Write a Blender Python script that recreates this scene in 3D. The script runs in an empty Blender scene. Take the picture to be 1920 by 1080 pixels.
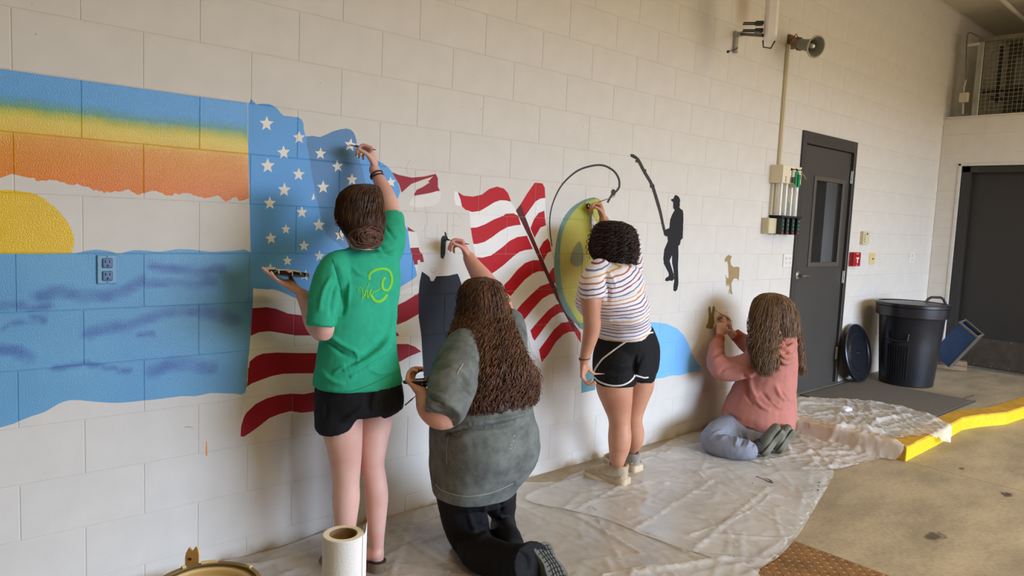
import bpy, bmesh, math, random
import numpy as np
from mathutils import Vector, Matrix, noise
from mathutils.geometry import delaunay_2d_cdt
from mathutils.bvhtree import BVHTree

random.seed(7)
RNG = np.random.default_rng(11)
PI = math.pi
SC = bpy.context.scene
COL = SC.collection

# ------------------------------------------------------------------ camera, sky, lights, exposure
FPX = 1387.53                                   # focal length in pixels of the 1920 wide frame
CAM = np.array([-0.4357, -2.9945, 1.4912])
YAW, PITCH, ROLL = 0.73817, -0.09327, 0.04389
_f = np.array([math.sin(YAW)*math.cos(PITCH), math.cos(YAW)*math.cos(PITCH), math.sin(PITCH)])
_r = np.array([math.cos(YAW), -math.sin(YAW), 0.0])
_u = np.cross(_r, _f)
RGT = math.cos(ROLL)*_r + math.sin(ROLL)*_u
UPV = -math.sin(ROLL)*_r + math.cos(ROLL)*_u
FWD = _f
cd = bpy.data.cameras.new('camera'); cam = bpy.data.objects.new('camera', cd); COL.objects.link(cam)
cd.sensor_width = 36.0; cd.lens = FPX/1920*36.0; cd.clip_start = 0.05; cd.clip_end = 200
cam.matrix_world = Matrix(((RGT[0], UPV[0], -FWD[0], CAM[0]), (RGT[1], UPV[1], -FWD[1], CAM[1]),
                           (RGT[2], UPV[2], -FWD[2], CAM[2]), (0, 0, 0, 1)))
SC.camera = cam

SC.view_settings.view_transform = 'Standard'
SC.view_settings.look = 'None'
SC.view_settings.exposure = 0.0
SC.view_settings.gamma = 1.0
SC.view_settings.use_curve_mapping = False
SC.cycles.max_bounces = 8
SC.cycles.diffuse_bounces = 5
SC.cycles.transparent_max_bounces = 12
SC.cycles.caustics_reflective = False
SC.cycles.caustics_refractive = False
SC.cycles.sample_clamp_indirect = 6.0

SKY = (0.54, 0.68, 0.93); SKY_S = 25.5            # open daylight above the horizon
GROUND = (1.0, 0.80, 0.56); GROUND_S = 2.6      # sunlit apron outside, below the horizon
wd = bpy.data.worlds.new('daylight'); SC.world = wd; wd.use_nodes = True
nt = wd.node_tree; nt.nodes.clear()
_o = nt.nodes.new('ShaderNodeOutputWorld'); _b = nt.nodes.new('ShaderNodeBackground')
_t = nt.nodes.new('ShaderNodeTexCoord'); _s = nt.nodes.new('ShaderNodeSeparateXYZ')
_cr = nt.nodes.new('ShaderNodeValToRGB')
nt.links.new(_t.outputs['Generated'], _s.inputs[0])
_m = nt.nodes.new('ShaderNodeMath'); _m.operation = 'MULTIPLY_ADD'; _m.inputs[1].default_value = 0.5; _m.inputs[2].default_value = 0.5
nt.links.new(_s.outputs['Z'], _m.inputs[0]); nt.links.new(_m.outputs[0], _cr.inputs[0])
e = _cr.color_ramp.elements
e[0].position = 0.49; e[0].color = tuple(c*GROUND_S/26 for c in GROUND) + (1,)
e[1].position = 0.515; e[1].color = tuple(c*SKY_S/26 for c in SKY) + (1,)
_b.inputs['Strength'].default_value = 26.0
nt.links.new(_cr.outputs[0], _b.inputs['Color']); nt.links.new(_b.outputs[0], _o.inputs['Surface'])

def area(name, loc, size, energy, color, rot, portal=False):
    l = bpy.data.lights.new(name, 'AREA'); l.shape = 'RECTANGLE'; l.size, l.size_y = size
    l.energy = energy; l.color = color
    if portal: l.cycles.is_portal = True
    o = bpy.data.objects.new(name, l); o.location = loc; o.rotation_euler = rot; COL.objects.link(o)
    return o
DOOR_X0, DOOR_X1, DOOR_Z, FRONT_Y = 2.6, 8.2, 3.0, -8.2
area('bay_door_portal', ((DOOR_X0+DOOR_X1)/2, FRONT_Y, DOOR_Z/2), (DOOR_X1-DOOR_X0, DOOR_Z), 1, (1, 1, 1), (PI/2, 0, 0), True)
WARM = (1.0, 0.79, 0.42)
LAMPS = [(0.6, -3.6), (4.2, -3.6), (7.4, -3.6), (0.6, -6.4), (4.2, -6.4)]
LAMP_W = 31
for lx, ly in LAMPS:
    area('ceiling_lamp_light', (lx, ly, 3.82), (1.15, 0.24), LAMP_W, WARM, (0, 0, 0))

# ------------------------------------------------------------------ helpers
def ray(px, py):
    return FWD + RGT*((px-960)/FPX) - UPV*((py-540)/FPX)
def PY(px, py, y):                               # point on the plane y = const (parallel to the painted wall)
    d = ray(px, py); return CAM + d*((y-CAM[1])/d[1])
def PZ(px, py, z):
    d = ray(px, py); return CAM + d*((z-CAM[2])/d[2])
def PT(px, py, t):
    return CAM + ray(px, py)*t
def PXW(px, py, x):
    d = ray(px, py); return CAM + d*((x-CAM[0])/d[0])
def depth(p): return float(np.dot(np.asarray(p)-CAM, FWD))
def mpp(p): return depth(p)/FPX                  # metres per pixel at that point
def topix(P):
    P = np.atleast_2d(P)-CAM; z = P@FWD
    return np.stack([960+FPX*(P@RGT)/z, 540-FPX*(P@UPV)/z], 1)
def lin(c):
    c = [x/255.0 for x in c]
    return tuple((x/12.92 if x <= 0.04045 else ((x+0.055)/1.055)**2.4) for x in c)

ORG = {}
def worg(o): return ORG.get(o.name, Vector((0, 0, 0)))
def tag(o, label=None, cat=None, group=None, kind=None):
    if label: o['label'] = label
    if cat: o['category'] = cat
    if group: o['group'] = group
    if kind: o['kind'] = kind
    return o
def thing(name, label, cat, loc=(0, 0, 0), group=None, kind=None):
    o = bpy.data.objects.new(name, None); COL.objects.link(o); o.location = loc
    o.empty_display_size = 0.1
    ORG[o.name] = Vector(loc)
    return tag(o, label, cat, group, kind)
def mk(name, V, F, mat=None, parent=None, smooth=False, mats=None, fm=None, origin=None, colors=None):
    """link a mesh built from world coordinates; parent's origin is subtracted"""
    V = np.asarray(V, dtype=np.float64)
    if parent is not None: og = worg(parent)
    elif origin is not None: og = Vector(origin)
    else:
        og = Vector(((V[:, 0].min()+V[:, 0].max())/2, (V[:, 1].min()+V[:, 1].max())/2, V[:, 2].min()))
    me = bpy.data.meshes.new(name)
    if isinstance(F, np.ndarray) and F.ndim == 2:
        n = F.shape[1]; me.vertices.add(len(V)); me.vertices.foreach_set('co', (V-np.array(og)).ravel())
        me.loops.add(F.size); me.loops.foreach_set('vertex_index', F.ravel().astype(np.int32))
        me.polygons.add(len(F)); me.polygons.foreach_set('loop_start', (np.arange(len(F))*n).astype(np.int32))
        me.update(calc_edges=True)
    else:
        me.from_pydata((V-np.array(og)).tolist(), [], [list(f) for f in F]); me.update()
    if smooth: me.polygons.foreach_set('use_smooth', np.ones(len(me.polygons), dtype=bool))
    for m in (mats or ([mat] if mat else [])): me.materials.append(m)
    if fm is not None: me.polygons.foreach_set('material_index', np.asarray(fm, dtype=np.int32))
    if colors is not None:
        at = me.color_attributes.new('Col', 'FLOAT_COLOR', 'POINT')
        c = np.asarray(colors, dtype=np.float32)
        if c.shape[1] == 3: c = np.hstack([c, np.ones((len(c), 1), np.float32)])
        at.data.foreach_set('color', c.ravel())
    o = bpy.data.objects.new(name, me); COL.objects.link(o)
    if parent is not None:
        o.parent = parent; ORG[o.name] = og
    else:
        o.location = og; ORG[o.name] = og
    return o

class MB:
    """collects shapes (world coordinates) into one mesh"""
    def __init__(s): s.V = []; s.F = []; s.n = 0; s.M = []
    def add(s, V, F, m=0):
        V = np.asarray(V, float); s.V.append(V)
        for f in F: s.F.append([i+s.n for i in f]); s.M.append(m)
        s.n += len(V); return s
    def box(s, c, d, rz=0, bev=0.0, m=0, R=None):
        """box centre c, full size d; bevelled by chamfering when bev>0"""
        bm = bmesh.new(); bmesh.ops.create_cube(bm, size=1)
        for v in bm.verts: v.co = Vector((v.co.x*d[0], v.co.y*d[1], v.co.z*d[2]))
        if bev > 0: bmesh.ops.bevel(bm, geom=list(bm.edges), offset=bev, segments=1 if bev < .004 else 2, affect='EDGES', profile=0.6)
        Rm = R if R is not None else Matrix.Rotation(rz, 3, 'Z')
        V = [tuple(Rm @ v.co + Vector(c)) for v in bm.verts]; bm.verts.index_update()
        F = [[v.index for v in f.verts] for f in bm.faces]; bm.free()
        return s.add(V, F, m)
    def tube(s, pts, r, n=10, caps=True, m=0, closed=False):
        """tube through pts, r scalar or list"""
        P = [Vector(p) for p in pts]; N = len(P)
        rr = r if hasattr(r, '__len__') else [r]*N
        V = []; F = []; up = None
        for i in range(N):
            if closed: d = (P[(i+1) % N]-P[i-1])
            else: d = P[min(i+1, N-1)]-P[max(i-1, 0)]
            d = d.normalized() if d.length > 1e-9 else Vector((0, 0, 1))
            if up is None:
                up = d.orthogonal().normalized()
            up = (up-d*up.dot(d)); up = up.normalized() if up.length > 1e-6 else d.orthogonal().normalized()
            w = d.cross(up)
            for k in range(n):
                a = 2*PI*k/n; V.append(P[i]+(up*math.cos(a)+w*math.sin(a))*rr[i])
        for i in range(N if closed else N-1):
            j = (i+1) % N
            for k in range(n):
                k2 = (k+1) % n; F.append([i*n+k, i*n+k2, j*n+k2, j*n+k])
        if caps and not closed: F.append(list(range(n))[::-1]); F.append([(N-1)*n+k for k in range(n)])
        return s.add(V, F, m)
    def lathe(s, prof, c, n=40, m=0, R=None, caps=(True, True), sq=1.0):
        """profile [(r,z)...] turned around local z through c"""
        V = []; F = []; Rm = R if R is not None else Matrix.Identity(3)
        for r, z in prof:
            for k in range(n):
                a = 2*PI*k/n; V.append(Rm @ Vector((r*math.cos(a), r*sq*math.sin(a), z))+Vector(c))
        for i in range(len(prof)-1):
            for k in range(n):
                k2 = (k+1) % n; F.append([i*n+k, i*n+k2, (i+1)*n+k2, (i+1)*n+k])
        if caps[0]: F.append(list(range(n))[::-1])
        if caps[1]: F.append([(len(prof)-1)*n+k for k in range(n)])
        return s.add(V, F, m)
    def prism(s, poly, z0, z1, R=None, c=(0, 0, 0), m=0):
        n = len(poly); Rm = R if R is not None else Matrix.Identity(3)
        V = [Rm @ Vector((x, y, z0))+Vector(c) for x, y in poly]+[Rm @ Vector((x, y, z1))+Vector(c) for x, y in poly]
        F = [list(range(n))[::-1], list(range(n, 2*n))]+[[i, (i+1) % n, n+(i+1) % n, n+i] for i in range(n)]
        return s.add(V, F, m)
    def build(s, name, mat=None, parent=None, smooth=False, mats=None, origin=None):
        V = np.vstack(s.V)
        o = mk(name, V, s.F, mat, parent, smooth=False, mats=mats, fm=s.M if mats else None, origin=origin)
        if smooth:
            me = o.data
            bm = bmesh.new(); bm.from_mesh(me)
            for f in bm.faces: f.smooth = True
            for e in bm.edges:
                if len(e.link_faces) == 2 and e.calc_face_angle(0) > 0.6: e.smooth = False
            bm.to_mesh(me); bm.free()
        return o

# ------------------------------------------------------------------ materials
def nodes(m):
    m.use_nodes = True; return m.node_tree.nodes, m.node_tree.links, m.node_tree.nodes['Principled BSDF']
def bump_from(N, L, bsdf, scale, strength, dist=0.002, detail=3, coord='Object', stretch=None):
    tc = N.new('ShaderNodeTexCoord'); nz = N.new('ShaderNodeTexNoise'); bp = N.new('ShaderNodeBump')
    nz.inputs['Scale'].default_value = scale; nz.inputs['Detail'].default_value = detail
    bp.inputs['Strength'].default_value = strength; bp.inputs['Distance'].default_value = dist
    src = tc.outputs[coord]
    if stretch:
        mp = N.new('ShaderNodeMapping'); mp.inputs['Scale'].default_value = stretch; L.new(src, mp.inputs[0]); src = mp.outputs[0]
    L.new(src, nz.inputs['Vector']); L.new(nz.outputs['Fac'], bp.inputs['Height']); L.new(bp.outputs[0], bsdf.inputs['Normal'])
    return nz, bp
def M(name, col, rough=0.5, metal=0.0, var=0.06, vscale=8.0, bump=0.0, bscale=200, bdist=0.002, spec=0.5, emit=None, alpha=1.0, trans=0.0, stretch=None, sheen=0):
    """colour col in 0..255, gently varied by noise"""
    m = bpy.data.materials.new(name); N, L, b = nodes(m)
    c = lin(col); b.inputs['Roughness'].default_value = rough; b.inputs['Metallic'].default_value = metal
    b.inputs['Specular IOR Level'].default_value = spec
    tc = N.new('ShaderNodeTexCoord'); nz = N.new('ShaderNodeTexNoise'); nz.inputs['Scale'].default_value = vscale
    nz.inputs['Detail'].default_value = 4
    src = tc.outputs['Object']
    if stretch:
        mp = N.new('ShaderNodeMapping'); mp.inputs['Scale'].default_value = stretch; L.new(src, mp.inputs[0]); src = mp.outputs[0]
    L.new(src, nz.inputs['Vector'])
    r = N.new('ShaderNodeValToRGB'); L.new(nz.outputs['Fac'], r.inputs[0])
    r.color_ramp.elements[0].position = 0.3; r.color_ramp.elements[1].position = 0.7
    r.color_ramp.elements[0].color = tuple(x*(1-var) for x in c)+(1,)
    r.color_ramp.elements[1].color = tuple(min(1, x*(1+var)) for x in c)+(1,)
    L.new(r.outputs[0], b.inputs['Base Color'])
    if bump: bump_from(N, L, b, bscale, bump, bdist)
    if emit: b.inputs['Emission Color'].default_value = lin(emit[0])+(1,); b.inputs['Emission Strength'].default_value = emit[1]
    if alpha < 1: b.inputs['Alpha'].default_value = alpha
    if trans: b.inputs['Transmission Weight'].default_value = trans
    if sheen: b.inputs['Sheen Weight'].default_value = sheen
    return m
def attr_color(m, mul_noise=0.05, scale=20):
    N, L, b = nodes(m)
    a = N.new('ShaderNodeAttribute'); a.attribute_name = 'Col'
    nz = N.new('ShaderNodeTexNoise'); tc = N.new('ShaderNodeTexCoord'); nz.inputs['Scale'].default_value = scale; nz.inputs['Detail'].default_value = 5
    L.new(tc.outputs['Object'], nz.inputs['Vector'])
    mr = N.new('ShaderNodeMapRange'); mr.inputs['From Min'].default_value = .25; mr.inputs['From Max'].default_value = .75
    mr.inputs['To Min'].default_value = 1-mul_noise; mr.inputs['To Max'].default_value = 1+mul_noise
    L.new(nz.outputs['Fac'], mr.inputs[0])
    mx = N.new('ShaderNodeVectorMath'); mx.operation = 'SCALE'
    L.new(a.outputs['Color'], mx.inputs[0]); L.new(mr.outputs[0], mx.inputs['Scale']); L.new(mx.outputs[0], b.inputs['Base Color'])
    return a, b, N, L

WALLC = (214, 208, 198)
def mat_wall():
    m = M('block_wall_paint', WALLC, 0.6, var=0.03, vscale=9, spec=.3); N, L, b = nodes(m)
    bump_from(N, L, b, 150, 0.14, 0.002, 2)
    # rust run under the antenna bracket and grime along the floor
    g = N.new('ShaderNodeNewGeometry'); sp = N.new('ShaderNodeSeparateXYZ'); L.new(g.outputs['Position'], sp.inputs[0])
    def mr(src, a, c, x, y):
        q = N.new('ShaderNodeMapRange'); q.interpolation_type = 'SMOOTHSTEP'
        for i_, v_ in enumerate((a, c, x, y)): q.inputs[i_+1].default_value = v_
        L.new(src, q.inputs[0]); return q.outputs[0]
    def mth(op, a, c):
        q = N.new('ShaderNodeMath'); q.operation = op
        for i_, v_ in enumerate((a, c)):
            if hasattr(v_, 'links'): L.new(v_, q.inputs[i_])
            else: q.inputs[i_].default_value = v_
        return q.outputs[0]
    dx = mth('ABSOLUTE', mth('SUBTRACT', sp.outputs[0], 4.40), 0)
    rust = mth('MULTIPLY', mr(dx, .02, .13, .55, 0), mr(sp.outputs[2], 2.80, 3.1, 0, 1))
    nz = N.new('ShaderNodeTexNoise'); nz.inputs['Scale'].default_value = 4; nz.inputs['Detail'].default_value = 6; L.new(g.outputs['Position'], nz.inputs['Vector'])
    gr = mth('MULTIPLY', mr(sp.outputs[2], .0, .06, .9, 0), mr(nz.outputs['Fac'], .42, .62, 0, 1))
    f_ = mth('MAXIMUM', rust, gr)
    mx = N.new('ShaderNodeMix'); mx.data_type = 'RGBA'; mx.inputs['B'].default_value = lin((150, 118, 72))+(1,)
    old = b.inputs['Base Color'].links[0].from_socket
    L.new(old, mx.inputs['A']); L.new(f_, mx.inputs['Factor']); L.new(mx.outputs['Result'], b.inputs['Base Color'])
    return m
def mat_mural():
    """painted blocks: colour from the paint attribute, wet gloss from its alpha"""
    m = bpy.data.materials.new('mural_paint')
    a, b, N, L = attr_color(m, 0.035, 9)
    mr = N.new('ShaderNodeMapRange'); mr.inputs['To Min'].default_value = 0.6; mr.inputs['To Max'].default_value = 0.17; b.inputs['Specular IOR Level'].default_value = 0.3
    L.new(a.outputs['Alpha'], mr.inputs[0]); L.new(mr.outputs[0], b.inputs['Roughness'])
    tc = N.new('ShaderNodeTexCoord'); nz = N.new('ShaderNodeTexNoise'); nz.inputs['Scale'].default_value = 210; nz.inputs['Detail'].default_value = 2
    L.new(tc.outputs['Object'], nz.inputs['Vector'])
    bp = N.new('ShaderNodeBump'); bp.inputs['Distance'].default_value = 0.002
    m2 = N.new('ShaderNodeMapRange'); m2.inputs['To Min'].default_value = 0.12; m2.inputs['To Max'].default_value = 0.85
    L.new(a.outputs['Alpha'], m2.inputs[0]); L.new(m2.outputs[0], bp.inputs['Strength'])
    L.new(nz.outputs['Fac'], bp.inputs['Height']); L.new(bp.outputs[0], b.inputs['Normal'])
    return m
def mat_concrete(name, base, stains=()):
    m = bpy.data.materials.new(name); N, L, b = nodes(m); b.inputs['Roughness'].default_value = 0.62
    tc = N.new('ShaderNodeNewGeometry')
    n1 = N.new('ShaderNodeTexNoise'); n1.inputs['Scale'].default_value = 1.7; n1.inputs['Detail'].default_value = 8; n1.inputs['Roughness'].default_value = .62
    mp = N.new('ShaderNodeMapping'); mp.inputs['Scale'].default_value = (1, 2.2, 1); mp.inputs['Rotation'].default_value = (0, 0, .5)
    L.new(tc.outputs['Position'], mp.inputs[0]); L.new(mp.outputs[0], n1.inputs['Vector'])
    n2 = N.new('ShaderNodeTexNoise'); n2.inputs['Scale'].default_value = 45; n2.inputs['Detail'].default_value = 6
    L.new(tc.outputs['Position'], n2.inputs['Vector'])
    r = N.new('ShaderNodeValToRGB'); L.new(n1.outputs['Fac'], r.inputs[0])
    c = lin(base)
    r.color_ramp.elements[0].position = .3; r.color_ramp.elements[0].color = tuple(x*.68 for x in c)+(1,)
    r.color_ramp.elements[1].position = .68; r.color_ramp.elements[1].color = tuple(x*1.18 for x in c)+(1,)
    mx = N.new('ShaderNodeMix'); mx.data_type = 'RGBA'; mx.blend_type = 'MULTIPLY'; mx.inputs['Factor'].default_value = .5
    r2 = N.new('ShaderNodeValToRGB'); L.new(n2.outputs['Fac'], r2.inputs[0])
    r2.color_ramp.elements[0].position = .3; r2.color_ramp.elements[0].color = (.62, .6, .56, 1); r2.color_ramp.elements[1].position = .6; r2.color_ramp.elements[1].color = (1, 1, 1, 1)
    L.new(r.outputs[0], mx.inputs['A']); L.new(r2.outputs[0], mx.inputs['B']); out = mx.outputs['Result']
    for (sx, sy, sr, dark) in stains:
        v = N.new('ShaderNodeVectorMath'); v.operation = 'SUBTRACT'; v.inputs[1].default_value = (sx, sy, 0); L.new(tc.outputs['Position'], v.inputs[0])
        v2 = N.new('ShaderNodeVectorMath'); v2.operation = 'MULTIPLY'; v2.inputs[1].default_value = (1, 1.7, 0); L.new(v.outputs[0], v2.inputs[0])
        ln = N.new('ShaderNodeVectorMath'); ln.operation = 'LENGTH'; L.new(v2.outputs[0], ln.inputs[0])
        n3 = N.new('ShaderNodeTexNoise'); n3.inputs['Scale'].default_value = 2.2/sr; n3.inputs['Detail'].default_value = 3; L.new(tc.outputs['Position'], n3.inputs['Vector'])
        ad = N.new('ShaderNodeMath'); ad.operation = 'MULTIPLY_ADD'; ad.inputs[1].default_value = sr*1.6; L.new(n3.outputs['Fac'], ad.inputs[0]); L.new(ln.outputs['Value'], ad.inputs[2])
        mr = N.new('ShaderNodeMapRange'); mr.inputs['From Min'].default_value = sr*1.35; mr.inputs['From Max'].default_value = sr*1.75; mr.inputs['To Min'].default_value = dark; mr.inputs['To Max'].default_value = 0
        L.new(ad.outputs[0], mr.inputs[0])
        m3 = N.new('ShaderNodeMix'); m3.data_type = 'RGBA'; m3.inputs['B'].default_value = lin((58, 48, 36))+(1,)
        L.new(mr.outputs[0], m3.inputs['Factor']); L.new(out, m3.inputs['A']); out = m3.outputs['Result']
    L.new(out, b.inputs['Base Color'])
    bp = N.new('ShaderNodeBump'); bp.inputs['Strength'].default_value = .25; bp.inputs['Distance'].default_value = .002
    L.new(n2.outputs['Fac'], bp.inputs['Height']); L.new(bp.outputs[0], b.inputs['Normal'])
    return m
def mat_plastic():
    m = bpy.data.materials.new('plastic_film'); N, L, b = nodes(m)
    b.inputs['Base Color'].default_value = lin((232, 228, 222))+(1,); b.inputs['Roughness'].default_value = .2
    b.inputs['Specular IOR Level'].default_value = .6
    g = N.new('ShaderNodeNewGeometry')
    nz = N.new('ShaderNodeTexNoise'); nz.inputs['Scale'].default_value = 3; nz.inputs['Detail'].default_value = 5; L.new(g.outputs['Position'], nz.inputs['Vector'])
    mr = N.new('ShaderNodeMapRange'); mr.inputs['From Min'].default_value = .3; mr.inputs['From Max'].default_value = .7; mr.inputs['To Min'].default_value = .42; mr.inputs['To Max'].default_value = .68
    L.new(nz.outputs['Fac'], mr.inputs[0]); L.new(mr.outputs[0], b.inputs['Alpha'])
    n2 = N.new('ShaderNodeTexNoise'); n2.inputs['Scale'].default_value = 14; n2.inputs['Detail'].default_value = 4; n2.inputs['Distortion'].default_value = 1.2
    try: n2.noise_type = 'RIDGED_MULTIFRACTAL'
    except Exception: pass
    L.new(g.outputs['Position'], n2.inputs['Vector'])
    bp = N.new('ShaderNodeBump'); bp.inputs['Strength'].default_value = .35; bp.inputs['Distance'].default_value = .004
    L.new(n2.outputs['Fac'], bp.inputs['Height']); L.new(bp.outputs[0], b.inputs['Normal'])
    return m
def mat_stripes():
    m = bpy.data.materials.new('striped_jersey'); N, L, b = nodes(m); b.inputs['Roughness'].default_value = .8
    g = N.new('ShaderNodeNewGeometry'); dt = N.new('ShaderNodeVectorMath'); dt.operation = 'DOT_PRODUCT'
    dt.inputs[1].default_value = (-0.27, -0.10, 1.0); L.new(g.outputs['Position'], dt.inputs[0])
    nz = N.new('ShaderNodeTexNoise'); nz.inputs['Scale'].default_value = 6; L.new(g.outputs['Position'], nz.inputs['Vector'])
    ma = N.new('ShaderNodeMath'); ma.operation = 'MULTIPLY_ADD'; ma.inputs[1].default_value = .035; L.new(nz.outputs['Fac'], ma.inputs[0]); L.new(dt.outputs['Value'], ma.inputs[2])
    dv = N.new('ShaderNodeMath'); dv.operation = 'DIVIDE'; dv.inputs[1].default_value = .0235; L.new(ma.outputs[0], dv.inputs[0])
    fr = N.new('ShaderNodeMath'); fr.operation = 'FRACT'; L.new(dv.outputs[0], fr.inputs[0])
    lt = N.new('ShaderNodeMath'); lt.operation = 'LESS_THAN'; lt.inputs[1].default_value = .28; L.new(fr.outputs[0], lt.inputs[0])
    fl = N.new('ShaderNodeMath'); fl.operation = 'FLOOR'; L.new(dv.outputs[0], fl.inputs[0])
    mo = N.new('ShaderNodeMath'); mo.operation = 'DIVIDE'; mo.inputs[1].default_value = 6; L.new(fl.outputs[0], mo.inputs[0])
    f2 = N.new('ShaderNodeMath'); f2.operation = 'FRACT'; L.new(mo.outputs[0], f2.inputs[0])
    ad = N.new('ShaderNodeMath'); ad.operation = 'ADD'; ad.inputs[1].default_value = .05; L.new(f2.outputs[0], ad.inputs[0])
    r = N.new('ShaderNodeValToRGB'); r.color_ramp.interpolation = 'CONSTANT'
    cols = [(112, 78, 92), (88, 96, 132), (176, 110, 92), (206, 158, 96), (98, 120, 160), (124, 74, 110)]
    el = r.color_ramp.elements; el[0].position = 0; el[0].color = lin(cols[0])+(1,); el[1].position = 1/6; el[1].color = lin(cols[1])+(1,)
    for k in range(2, 6): q = el.new(k/6); q.color = lin(cols[k])+(1,)
    L.new(ad.outputs[0], r.inputs[0])
    mx = N.new('ShaderNodeMix'); mx.data_type = 'RGBA'; mx.inputs['A'].default_value = lin((232, 224, 222))+(1,)
    L.new(lt.outputs[0], mx.inputs['Factor']); L.new(r.outputs[0], mx.inputs['B']); L.new(mx.outputs['Result'], b.inputs['Base Color'])
    return m
def mat_skin(name, col, red):
    m = bpy.data.materials.new(name); N, L, b = nodes(m)
    b.inputs['Roughness'].default_value = .52; b.inputs['Subsurface Weight'].default_value = .12
    b.inputs['Subsurface Radius'].default_value = (.012, .005, .003)
    tc = N.new('ShaderNodeTexCoord'); nz = N.new('ShaderNodeTexNoise'); nz.inputs['Scale'].default_value = 9; nz.inputs['Detail'].default_value = 5
    L.new(tc.outputs['Object'], nz.inputs['Vector'])
    r = N.new('ShaderNodeValToRGB'); L.new(nz.outputs['Fac'], r.inputs[0])
    r.color_ramp.elements[0].position = .3; r.color_ramp.elements[0].color = lin(red)+(1,)
    r.color_ramp.elements[1].position = .65; r.color_ramp.elements[1].color = lin(col)+(1,)
    L.new(r.outputs[0], b.inputs['Base Color']); bump_from(N, L, b, 180, .08, .001)
    return m
def mat_hair(name, rough=.42):
    m = bpy.data.materials.new(name); a, b, N, L = attr_color(m, .28, 60); b.inputs['Roughness'].default_value = rough
    b.inputs['Specular IOR Level'].default_value = .35
    return m
def mat_fabric(name, col, var=.08, vscale=25, rough=.85, wr=.0, bscale=16, bd=.01):
    m = M(name, col, rough, var=var, vscale=vscale, spec=.25)
    if wr:
        N, L, b = nodes(m); bump_from(N, L, b, bscale, wr, bd, 4)
    return m

# ------------------------------------------------------------------ the painted wall
BW, BH, JX = 0.4064, 0.2032, 0.2032
ZE = 1.3                                       # height of the bed joint level with the ocean's horizon
X_R = 8.59                                     # inner face of the right wall
CEIL = 3.97
M_WALL = mat_wall(); M_MURAL = mat_mural()
D1 = (5.424, 6.440, 0.10, ZE+5*BH)             # doorway: x0, x1, z0, z1

def W(pts):                                    # photo pixels -> metres on the wall (x, z)
    out = []
    for p in pts:
        q = PY(p[0], p[1], 0.0); out.append((q[0], q[2]))
    return out
def smooth(pts, k=4, closed=True):
    n = len(pts); out = []
    P = [np.array(p, float) for p in pts]
    rng = range(n) if closed else range(n-1)
    for i in rng:
        p0 = P[(i-1) % n] if closed else P[max(i-1, 0)]; p1 = P[i]
        p2 = P[(i+1) % n]; p3 = P[(i+2) % n] if closed else P[min(i+2, n-1)]
        for t in np.arange(k)/k:
            out.append(tuple(0.5*((2*p1)+(-p0+p2)*t+(2*p0-5*p1+4*p2-p3)*t*t+(-p0+3*p1-3*p2+p3)*t**3)))
    if not closed: out.append(tuple(P[-1]))
    return out
def z7(pts): return [(840+x/2.769, 300+y/2.769) for x, y in pts]
def zq(ox, oy, s, pts): return [(ox+x/s, oy+y/s) for x, y in pts]
def star(cx, cy, r, rot=0.0):
    a = []
    for k in range(10):
        rr = r*(1.0 if k % 2 == 0 else 0.44); an = -PI/2+rot+k*PI/5
        a.append((cx+rr*0.92*math.cos(an), cy+rr*math.sin(an)))
    return a
def stroke(pts, w):
    """outline of a brushed line of half width w (pixels; w may be a list)"""
    P = smooth(pts, 4, False); n = len(P)
    ww = np.interp(np.linspace(0, 1, n), np.linspace(0, 1, len(w)), w) if hasattr(w, '__len__') else [w]*n
    L_, R_ = [], []
    for i in range(n):
        a = np.array(P[max(i-1, 0)]); b = np.array(P[min(i+1, n-1)]); d = b-a; d = d/(np.hypot(*d)+1e-9)
        nn = np.array([-d[1], d[0]])*ww[i]; L_.append(tuple(np.array(P[i])+nn)); R_.append(tuple(np.array(P[i])-nn))
    return L_+R_[::-1]

SH = []                                        # (class, polygon in wall metres), painter's order
def S(cls, pts, sm=True, k=3): SH.append((cls, W(smooth(pts, k) if sm else pts)))
S('sky', [(-170, 92), (0, 125), (154, 149), (268, 163), (376, 184), (464, 193), (466, 290), (467, 372), (452, 376), (440, 370), (424, 379), (408, 366), (385, 372), (350, 362), (318, 366), (285, 358), (262, 365), (236, 356), (205, 361), (186, 359), (160, 350), (130, 346), (105, 338), (80, 338), (52, 333), (22, 326), (0, 334), (-40, 326), (-170, 320)], False)
S('sun', [(-170, 400), (-60, 358), (0, 356), (35, 358), (70, 365), (97, 384), (118, 405), (133, 428), (139, 450), (135, 472), (120, 478), (0, 478), (-170, 478)], True, 2)
S('ocean', [(-170, 476), (0, 476), (130, 475), (158, 471), (180, 468), (205, 471), (225, 475), (250, 469), (275, 470), (300, 472), (335, 467), (370, 469), (400, 472), (440, 470), (472, 474), (475, 545), (473, 610), (468, 680), (461, 735), (440, 738), (400, 737), (385, 739), (365, 743), (340, 743), (300, 748), (270, 751), (230, 755), (200, 755), (165, 752), (135, 750), (110, 757), (85, 772), (60, 780), (35, 790), (0, 802), (-170, 840)], True, 2)
S('blue', [(465, 197), (480, 195), (505, 195), (520, 204), (532, 217), (560, 220), (569, 232), (573, 255), (600, 257), (625, 246), (650, 241), (662, 247), (668, 262), (672, 285), (708, 301), (728, 314), (740, 331), (751, 358), (742, 380), (744, 395), (752, 412), (765, 432), (768, 455), (776, 490), (781, 512), (778, 521), (748, 540), (735, 553), (700, 575), (640, 580), (600, 577), (575, 570), (556, 560), (530, 548), (510, 542), (475, 540), (470, 470), (468, 370)], True, 2)
S('blue2', [(575, 256), (600, 257), (625, 246), (650, 241), (662, 247), (668, 262), (672, 290), (680, 320), (688, 360), (692, 420), (690, 470), (650, 470), (632, 455), (612, 440), (600, 400), (588, 345), (580, 295)], True, 2)
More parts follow.
